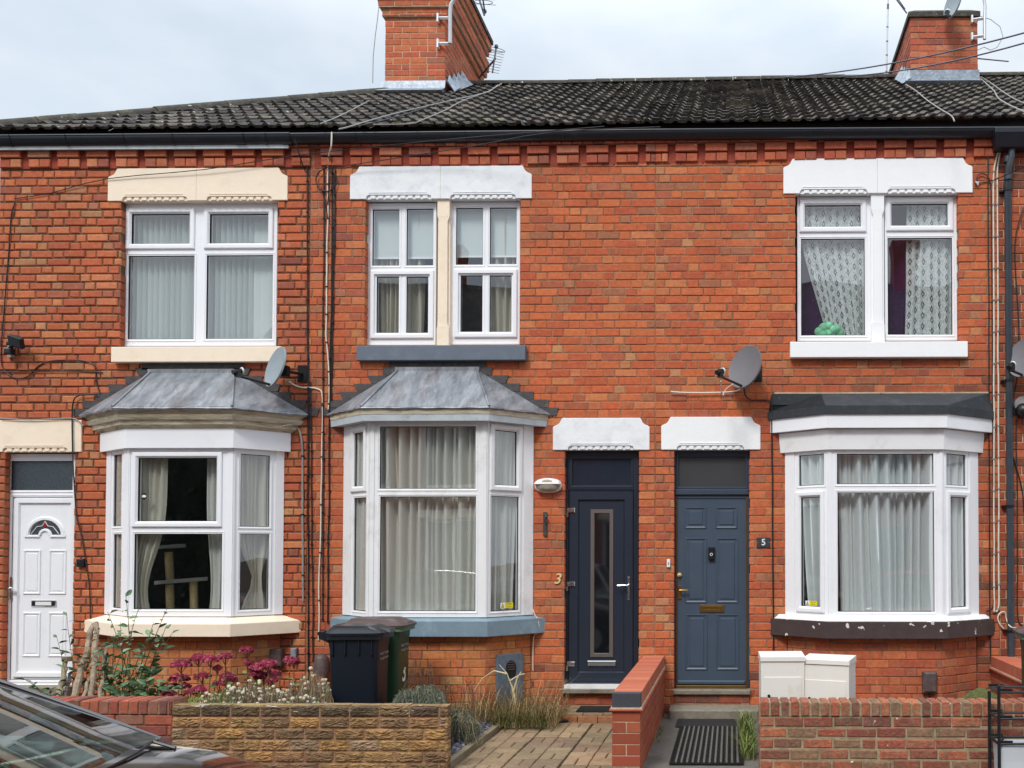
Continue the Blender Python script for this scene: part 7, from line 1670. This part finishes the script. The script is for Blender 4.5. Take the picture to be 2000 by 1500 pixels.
# ------------------------------------------------------------------ cars
def car(pos, rot, paint, lab, cat='car', L=4.1, van=False, H_=1.45, rear_ws=None):
    """local x forward, origin at the middle of the wheelbase on the road"""
    t = thing('parked_car', pos, lab, cat); Mx = Matrix.Translation(pos)@Matrix.Rotation(rot, 4, 'Z'); hw = .86
    xf = L/2-.05; xr = -L/2+.05; xc = .98 if not van else 1.35      # cowl
    zc = .955; zr = H_
    def sec(x, ztop, wsill, wbelt, zs=.25, crown=.05):
        P = []; hs = [(0, zs), (wsill*.9, zs), (wsill, zs+.10), (wsill+.01, .55), (wbelt, min(.80, ztop-.06)), (wbelt-.05, ztop-.03), (wbelt-.22, ztop+crown*.5), (wbelt*.45, ztop+crown*.9), (0, ztop+crown)]
        P = [Mx@Vector((x, -y, z)) for y, z in hs]+[Mx@Vector((x, y, z)) for y, z in hs[-2:0:-1]]
        return P
    st = [(xr-.02, .62, .62, .66), (xr+.05, .82, .74, .78), (xr+.25, .93, .82, .84), (-.9, .96, .84, .87), (0, .96, .85, .87), (xc-.25, .955, .85, .87), (xc, .94, .84, .86), (xc+.35, .90, .83, .84), (xf-.42, .83, .80, .80), (xf-.2, .765, .74, .74), (xf-.05, .64, .66, .66), (xf, .52, .58, .58)]
    mb = MB(); mb.loft([sec(x, z, a, b) for x, z, a, b in st]); body = mb.build('body', M[paint], t, smooth=True, angle=60)
    # greenhouse: base ring points and roof ring
    xr0 = xr+.10; xw = xc+.02; rt = (xr+.45, xc-1.28) if not van else (xr+.12, xc-.62)
    def ghs(x, z, hw_): return [Mx@Vector((x, -hw_, z)), Mx@Vector((x, hw_, z))]
    wb = .80; wt = .60
    # windscreen as curved grid
    def wsgrid(x0, z0, w0, x1, z1, w1, bow0, bow1, nu=12, nv=8, off=0.0, bulge=.015):
        g = []
        for j in range(nv+1):
            v = j/nv; row = []
            for i in range(nu+1):
                u = -1+2*i/nu; w_ = w0+(w1-w0)*v; x = x0+(x1-x0)*v+(bow0+(bow1-bow0)*v)*(1-u*u); z = z0+(z1-z0)*v+bulge*math.sin(PI*v)*1.0+off+.015*(1-u*u)*v
                row.append(Mx@Vector((x, u*w_, z)))
            g.append(row)
        return g
    def addgrid(mb, g, m=0):
        nu = len(g[0])-1; nv = len(g)-1; vs = [p for row in g for p in row]
        mb.add(vs, [(j*(nu+1)+i, j*(nu+1)+i+1, (j+1)*(nu+1)+i+1, (j+1)*(nu+1)+i) for j in range(nv) for i in range(nu)], None, m)
    xb0 = xc+.0; zg = zc-.005
    g = wsgrid(xb0, zg, wb-.02, rt[1], zr-.02, wt, .22, .10)
    mb = MB(); addgrid(mb, g); mb.build('windscreen', M['glass_car'], t, smooth=True, angle=180, recalc=False)
    g2 = wsgrid(xr0, zg, wb-.03, rt[0], zr-.03, wt, -.10, -.05); mb = MB(); addgrid(mb, g2); mb.build('rear_window', M['glass_car'], t, smooth=True, angle=180, recalc=False)
    # roof
    n = 8; rows = []
    for j in range(n+1):
        v = j/n; x = rt[1]+(rt[0]-rt[1])*v; row = []
        for i in range(13):
            u = -1+2*i/12; bow = (.10*(1-v)-.05*v)*(1-u*u); row.append(Mx@Vector((x+bow, u*(wt+.015), zr-.02-.01*v+.05*(1-u*u)+.03*math.sin(PI*v))))
        rows.append(row)
    mb = MB(); addgrid(mb, rows); mb.build('roof', M[paint], t, smooth=True, angle=180, recalc=False)
    # pillars and side glass
    for s in (-1, 1):
        A = Vector((xb0-.0, s*(wb-.01), zg-.02)); Bq = Vector((rt[1], s*(wt+.012), zr-.015)); Cq = Vector((rt[0], s*(wt+.012), zr-.02)); Dq = Vector((xr0, s*(wb-.03), zg-.02))
        mb = MB(); P = [A.lerp(Bq, i/8)+Vector((0, 0, .015*math.sin(PI*i/8))) for i in range(9)]+[Bq.lerp(Cq, i/6)+Vector((0, 0, .03*math.sin(PI*i/6))) for i in range(1, 7)]+[Cq.lerp(Dq, i/6) for i in range(1, 7)]
        mb.tube([Mx@p for p in P], .022, 8); mb.tube([Mx@Vector((-.75, s*(wb+.015), zg)), Mx@Vector((-.8, s*(wt+.015), zr-.0))], .03, 6); mb.build('pillar', M['car_black' if paint == 'car_black' else paint], t, smooth=True)
        mb = MB(); mb.add([Mx@A, Mx@P[4], Mx@Bq, Mx@Cq, Mx@Dq], [(0, 1, 2, 3, 4)]); mb.build('side_window', M['glass_car'], t, recalc=False)
        mb = MB(); mb.tube([Mx@Vector((xb0-.62, s*(hw-.04), zc+.0)), Mx@Vector((xb0-.64, s*(hw+.06), zc+.02))], .03, 6); q = Mx@Vector((xb0-.64, s*(hw+.08), zc+.03)); mb.ball(q, .09, n=12, sq=.65); mb.build('wing_mirror', M[paint], t, smooth=True, angle=180)
        for x in (L*.31, -L*.31):
            mb = MB(); c = Vector((x, s*(hw-.02), .31)); mb.tube([Mx@(c-Vector((0, s*.2, 0))), Mx@(c+Vector((0, s*.012, 0)))], .31, 26); w0 = mb.build('wheel', M['tyre'], t, smooth=True); mb = MB(); mb.tube([Mx@(c), Mx@(c+Vector((0, s*.018, 0)))], .2, 20); mb.build('rim', M['galv'], w0)
        mb = MB(); q = [Vector((xf-.10, s*.50, .60)), Vector((xf-.34, s*.765, .66)), Vector((xf-.40, s*.765, .775)), Vector((xf-.16, s*.50, .72))]; mb.poly([Mx@(p+Vector((.03, s*.02, .0))) for p in q], Mx.to_3x3()@Vector((-.05, 0, 0))); mb.build('headlight', M['headlamp'], t, bevel=.01)
        mb = MB(); q = [Vector((xr+.0, s*.55, .7)), Vector((xr+.02, s*.8, .7)), Vector((xr+.1, s*.8, .9)), Vector((xr+.05, s*.6, .9))]; mb.poly([Mx@(p+Vector((-.03, 0, 0))) for p in q], Mx.to_3x3()@Vector((.05, 0, 0))); mb.build('tail_light', M['car_red'], t)
    # cowl and wipers
    mb = MB(); g = []
    for j in range(2):
        g.append([Mx@Vector((xb0+.02+.22*(1-u*u)+j*.11, u*(wb-.03), zg-.012-j*.030)) for u in [-1+2*i/12 for i in range(13)]])
    addgrid(mb, g); mb.build('scuttle_panel', M['black'], t, recalc=False)
    for y0, y1 in ((-.05, -.62), (.55, .0)):
        mb = MB(); p = [Vector((xb0+.02+.22*(1-(q/wb)**2)-.02, q, zg+.012+.02*abs(math.sin(q*2)))) for q in [y0+(y1-y0)*i/8 for i in range(9)]]; mb.tube([Mx@q for q in p], .006, 6); mb.tube([Mx@(Vector((xb0+.22, y0, zg-.0))), Mx@p[0]], .008, 6); mb.build('wiper', M['black'], t, smooth=True)
    mb = MB(); mb.wbox(-1, 1, -1, 1, 0, 1) if 0 else None
    # interior: dashboard and seats
    mb = MB()
    def lb(x0, x1, y0, y1, z0, z1): mb.hexa([Mx@Vector(p) for p in ((x0, y0, z0), (x1, y0, z0), (x1, y1, z0), (x0, y1, z0), (x0, y0, z1), (x1, y0, z1), (x1, y1, z1), (x0, y1, z1))])
    lb(xb0-.30, xb0+.1, -.7, .7, .7, .955); lb(-.5, -.3, -.62, -.12, .5, 1.15); lb(-.5, -.3, .12, .62, .5, 1.15); lb(-1.2, -1.0, -.6, .6, .5, 1.12)
    mb.build('dashboard_and_seats', M['black_m'], t, bevel=.03)
    mb = MB(); q = [Vector((xf-.01, y, z)) for y, z in ((-.45, .38), (.45, .38), (.40, .52), (-.40, .52))]; mb.poly([Mx@p for p in q], Mx.to_3x3()@Vector((.03, 0, 0))); mb.build('grille', M['black'], t)
    return t
cow = hit(285, 1449, Vector((0, -5.62, 0)), Vector((0, 1, 0)))
car(Vector((cow.x-.98+.07, -5.62-.80, cow.z-.955+.03)), 0, 'car_black', 'dark parked car with reflective windscreen and bonnet at the lower left', H_=1.44)
car(Vector((4.0, -6.5, Z_RD)), 0, 'car_red', 'red parked car standing just beyond the right edge, mirrored in the dark silled bay')
car(Vector((-4.35, -9.62, Z_RD)), PI, 'car_white', 'white parked car across the road left of the viewer, mirrored in the blue silled bay', H_=1.52)

# ------------------------------------------------------------------ houses across the road (seen only as reflections)
def opp_house(x, lab):
    t = thing('terraced_house', (x, -14.2, 0), lab, 'house', 'houses across the road'); w_ = 4.4; b = Vector((x, -14.2, 0))
    hol = [(x+.4, x+1.9, 3.3, 4.9), (x+2.9, x+3.9, 3.3, 4.9), (x+.4, x+2.1, .7, 2.5), (x+2.9, x+3.8, 0, 2.3)]
    F = Fr((0, -14.2, 0), (1, 0, 0), (0, 1, 0))
    mb = MB(); slab(mb, F, (x, x+w_, -.3, 6.9), hol, -.25, 0); mb.wbox(x, x+w_, -20.2, -20, -.3, 6.9); mb.build('wall', M['opp'], t)
    for i, h in enumerate(hol[:3]):
        mb = MB(); slab(mb, F, h, [(h[0]+.08, (h[0]+h[1])/2-.04, h[2]+.08, h[3]-.08), ((h[0]+h[1])/2+.04, h[1]-.08, h[2]+.08, h[3]-.08)], -.15, -.08); wn = mb.build('window', M['upvc'], t)
        mb = MB(); mb.box(h[0], h[1], -.14, -.13, h[2], h[3], F); mb.build('pane', M['door_glazing'], wn)
        mb = MB(); mb.box(h[0]-.1, h[1]+.1, .002, .05, h[2]-.14, h[2], F); mb.box(h[0]-.1, h[1]+.1, .002, .03, h[3], h[3]+.22, F); mb.build('stone_trim', M['cream'], t)
    h = hol[3]; mb = MB(); mb.box(h[0], h[1], -.15, -.08, h[2], h[3], F); mb.build('door', M['navy'], t)
    mb = MB(); c = (.075, .068, .066); mb.quad((x, -14.05, 6.85), (x+w_, -14.05, 6.85), (x+w_, -17.1, 9.5), (x, -17.1, 9.5), c); mb.quad((x, -20.2, 6.85), (x+w_, -20.2, 6.85), (x+w_, -17.1, 9.5), (x, -17.1, 9.5), c); mb.build('roof', M['tile'], t, recalc=False)
    mb = MB(); mb.prism([(-20.2, 6.9), (-14.2, 6.9), (-17.1, 9.45)], -.1, 0, Fr((x+w_/2, 0, 0), (0, 1, 0), (1, 0, 0))); mb.wbox(x-.35, x+.35, -17.5, -16.7, 8, 10.6); mb.build('chimney', M['opp'], t)
M['opp'] = mat('brown_red_brickwork', C(150, 82, 62), .9, var=.25, vscale=12)
for i in range(6): opp_house(-12.6+4.401*i, 'brick terraced house across the road behind the viewer')

def far_tree(x, y, h, rad, lab, seed):
    t = thing('tree', (x, y, -.3), lab, 'tree', 'trees across the road'); r = random.Random(seed)
    mb = MB(); mb.tube([(x, y, -.4), (x+.1, y, h*.3), (x+.05, y+.1, h*.6)], [.22, .16, .08], 8)
    for k in range(6): a = k*1.05; mb.tube([(x+.07, y, h*.3+k*.2), (x+rad*.6*math.cos(a), y+rad*.6*math.sin(a), h*.55+k*.25)], [.08, .02], 5)
    mb.build('trunk', M['bark'], t, smooth=True); mb = MB()
    cl = [(Vector((x+r.uniform(-1, 1)*rad*.75, y+r.uniform(-1, 1)*rad*.75, h*r.uniform(.35, .9))), rad*r.uniform(.3, .55)) for _ in range(16)]
    for i in range(4200):
        c, s = r.choice(cl); d = Vector((r.gauss(0, 1), r.gauss(0, 1), r.gauss(0, 1))).normalized(); p = c+d*s*r.uniform(.6, 1); u = Vector((r.uniform(-1, 1), r.uniform(-1, 1), r.uniform(-1, 1))).normalized()*.10; v = u.cross(d).normalized()*.07
        mb.add([p-u, p+v, p+u, p-v], [(0, 1, 2, 3)], pick([(C(66, 84, 50), 4), (C(54, 70, 44), 4), (C(84, 98, 58), 2)], r))
    mb.build('crown', M['leaf'], t, recalc=False)
far_tree(-20.5, -17, 6.2, 3, 'leafy tree across the road behind the viewer', 2); far_tree(-26, -17, 6, 3, 'leafy tree across the road behind the viewer', 3); far_tree(-31.5, -16, 7, 3, 'leafy tree across the road behind the viewer', 4)

mb = MB(); mb.wbox(-70, -13.2, -20.5, -19.4, -.4, 5.1, C(44, 58, 36)); r = random.Random(5)  # unseen leafy mass, added so that the left bay panes reflect something dark
for i in range(9000):
    p = Vector((r.uniform(-45, -13), -19.4+r.uniform(-.05, .15), r.uniform(-.2, 5.2))); u = Vector((r.uniform(-1, 1), r.uniform(-1, 1), r.uniform(-1, 1))).normalized()*.12; v = u.orthogonal().normalized()*.08
    mb.add([p-u, p+v, p+u, p-v], [(0, 1, 2, 3)], pick([(C(96, 116, 84), 4), (C(80, 98, 74), 4), (C(120, 136, 100), 2)], r))
tag(mb.build('backdrop', M['leaf'], recalc=False), 'unseen tall green leafy hedge across the road behind the viewer', 'backdrop')

# ------------------------------------------------------------------ light
SUN_EL, SUN_AZ = math.radians(48), math.radians(200)      # azimuth from +Y clockwise: behind and a little left of the camera
def set_light(sun_s=1.3, sky_s=.1):
    w = bpy.data.worlds.new('World'); scene.world = w; w.use_nodes = True; t = w.node_tree; t.nodes.clear()
    out = t.nodes.new('ShaderNodeOutputWorld'); bg = t.nodes.new('ShaderNodeBackground'); bg.inputs[1].default_value = sky_s
    sky = t.nodes.new('ShaderNodeTexSky'); sky.sky_type = 'NISHITA'; sky.sun_disc = False; sky.sun_elevation = SUN_EL; sky.sun_rotation = SUN_AZ
    tc = t.nodes.new('ShaderNodeTexCoord'); mp = t.nodes.new('ShaderNodeMapping'); mp.inputs['Scale'].default_value = (1, 1, 2.2); t.links.new(tc.outputs['Generated'], mp.inputs[0])
    no = t.nodes.new('ShaderNodeTexNoise'); no.inputs['Scale'].default_value = 2.3; no.inputs['Detail'].default_value = 6; no.inputs['Roughness'].default_value = .5; t.links.new(mp.outputs[0], no.inputs['Vector'])
    cr = t.nodes.new('ShaderNodeValToRGB'); cr.color_ramp.elements[0].position = .36; cr.color_ramp.elements[0].color = (5.7, 6.8, 8.1, 1); cr.color_ramp.elements[1].position = .62; cr.color_ramp.elements[1].color = (8.8, 9.3, 9.7, 1)
    t.links.new(no.outputs['Fac'], cr.inputs[0])
    # overcast skies are brightest overhead
    sp = t.nodes.new('ShaderNodeSeparateXYZ'); t.links.new(tc.outputs['Generated'], sp.inputs[0])
    mr = t.nodes.new('ShaderNodeMapRange'); mr.inputs['From Min'].default_value = .45; mr.inputs['From Max'].default_value = 1; mr.inputs['To Min'].default_value = 1; mr.inputs['To Max'].default_value = 2.6; t.links.new(sp.outputs['Z'], mr.inputs['Value'])
    mu = t.nodes.new('ShaderNodeVectorMath'); mu.operation = 'SCALE'; t.links.new(cr.outputs[0], mu.inputs[0]); t.links.new(mr.outputs[0], mu.inputs['Scale'])
    mx = t.nodes.new('ShaderNodeMix'); mx.data_type = 'RGBA'; mx.inputs[0].default_value = .88; t.links.new(sky.outputs[0], mx.inputs[6]); t.links.new(mu.outputs[0], mx.inputs[7])
    t.links.new(mx.outputs[2], bg.inputs[0]); t.links.new(bg.outputs[0], out.inputs[0])
    l = bpy.data.lights.new('sun', 'SUN'); l.energy = sun_s; l.angle = math.radians(14); l.color = (1, .97, .92)
    o = bpy.data.objects.new('sun', l); COL.objects.link(o)
    dirv = Vector((math.sin(SUN_AZ)*math.cos(SUN_EL), math.cos(SUN_AZ)*math.cos(SUN_EL), math.sin(SUN_EL)))
    o.rotation_euler = (-dirv).to_track_quat('-Z', 'Y').to_euler(); o.location = dirv*40
set_light(1.9, .1)
scene.view_settings.view_transform = 'Standard'; scene.view_settings.look = 'None'; scene.view_settings.exposure = 0.17; scene.view_settings.gamma = 1
scene.render.engine = 'CYCLES'; scene.cycles.max_bounces = 8; scene.cycles.transparent_max_bounces = 12
for o in list(bpy.data.objects):
    if o.get('_base') is not None: del o['_base']
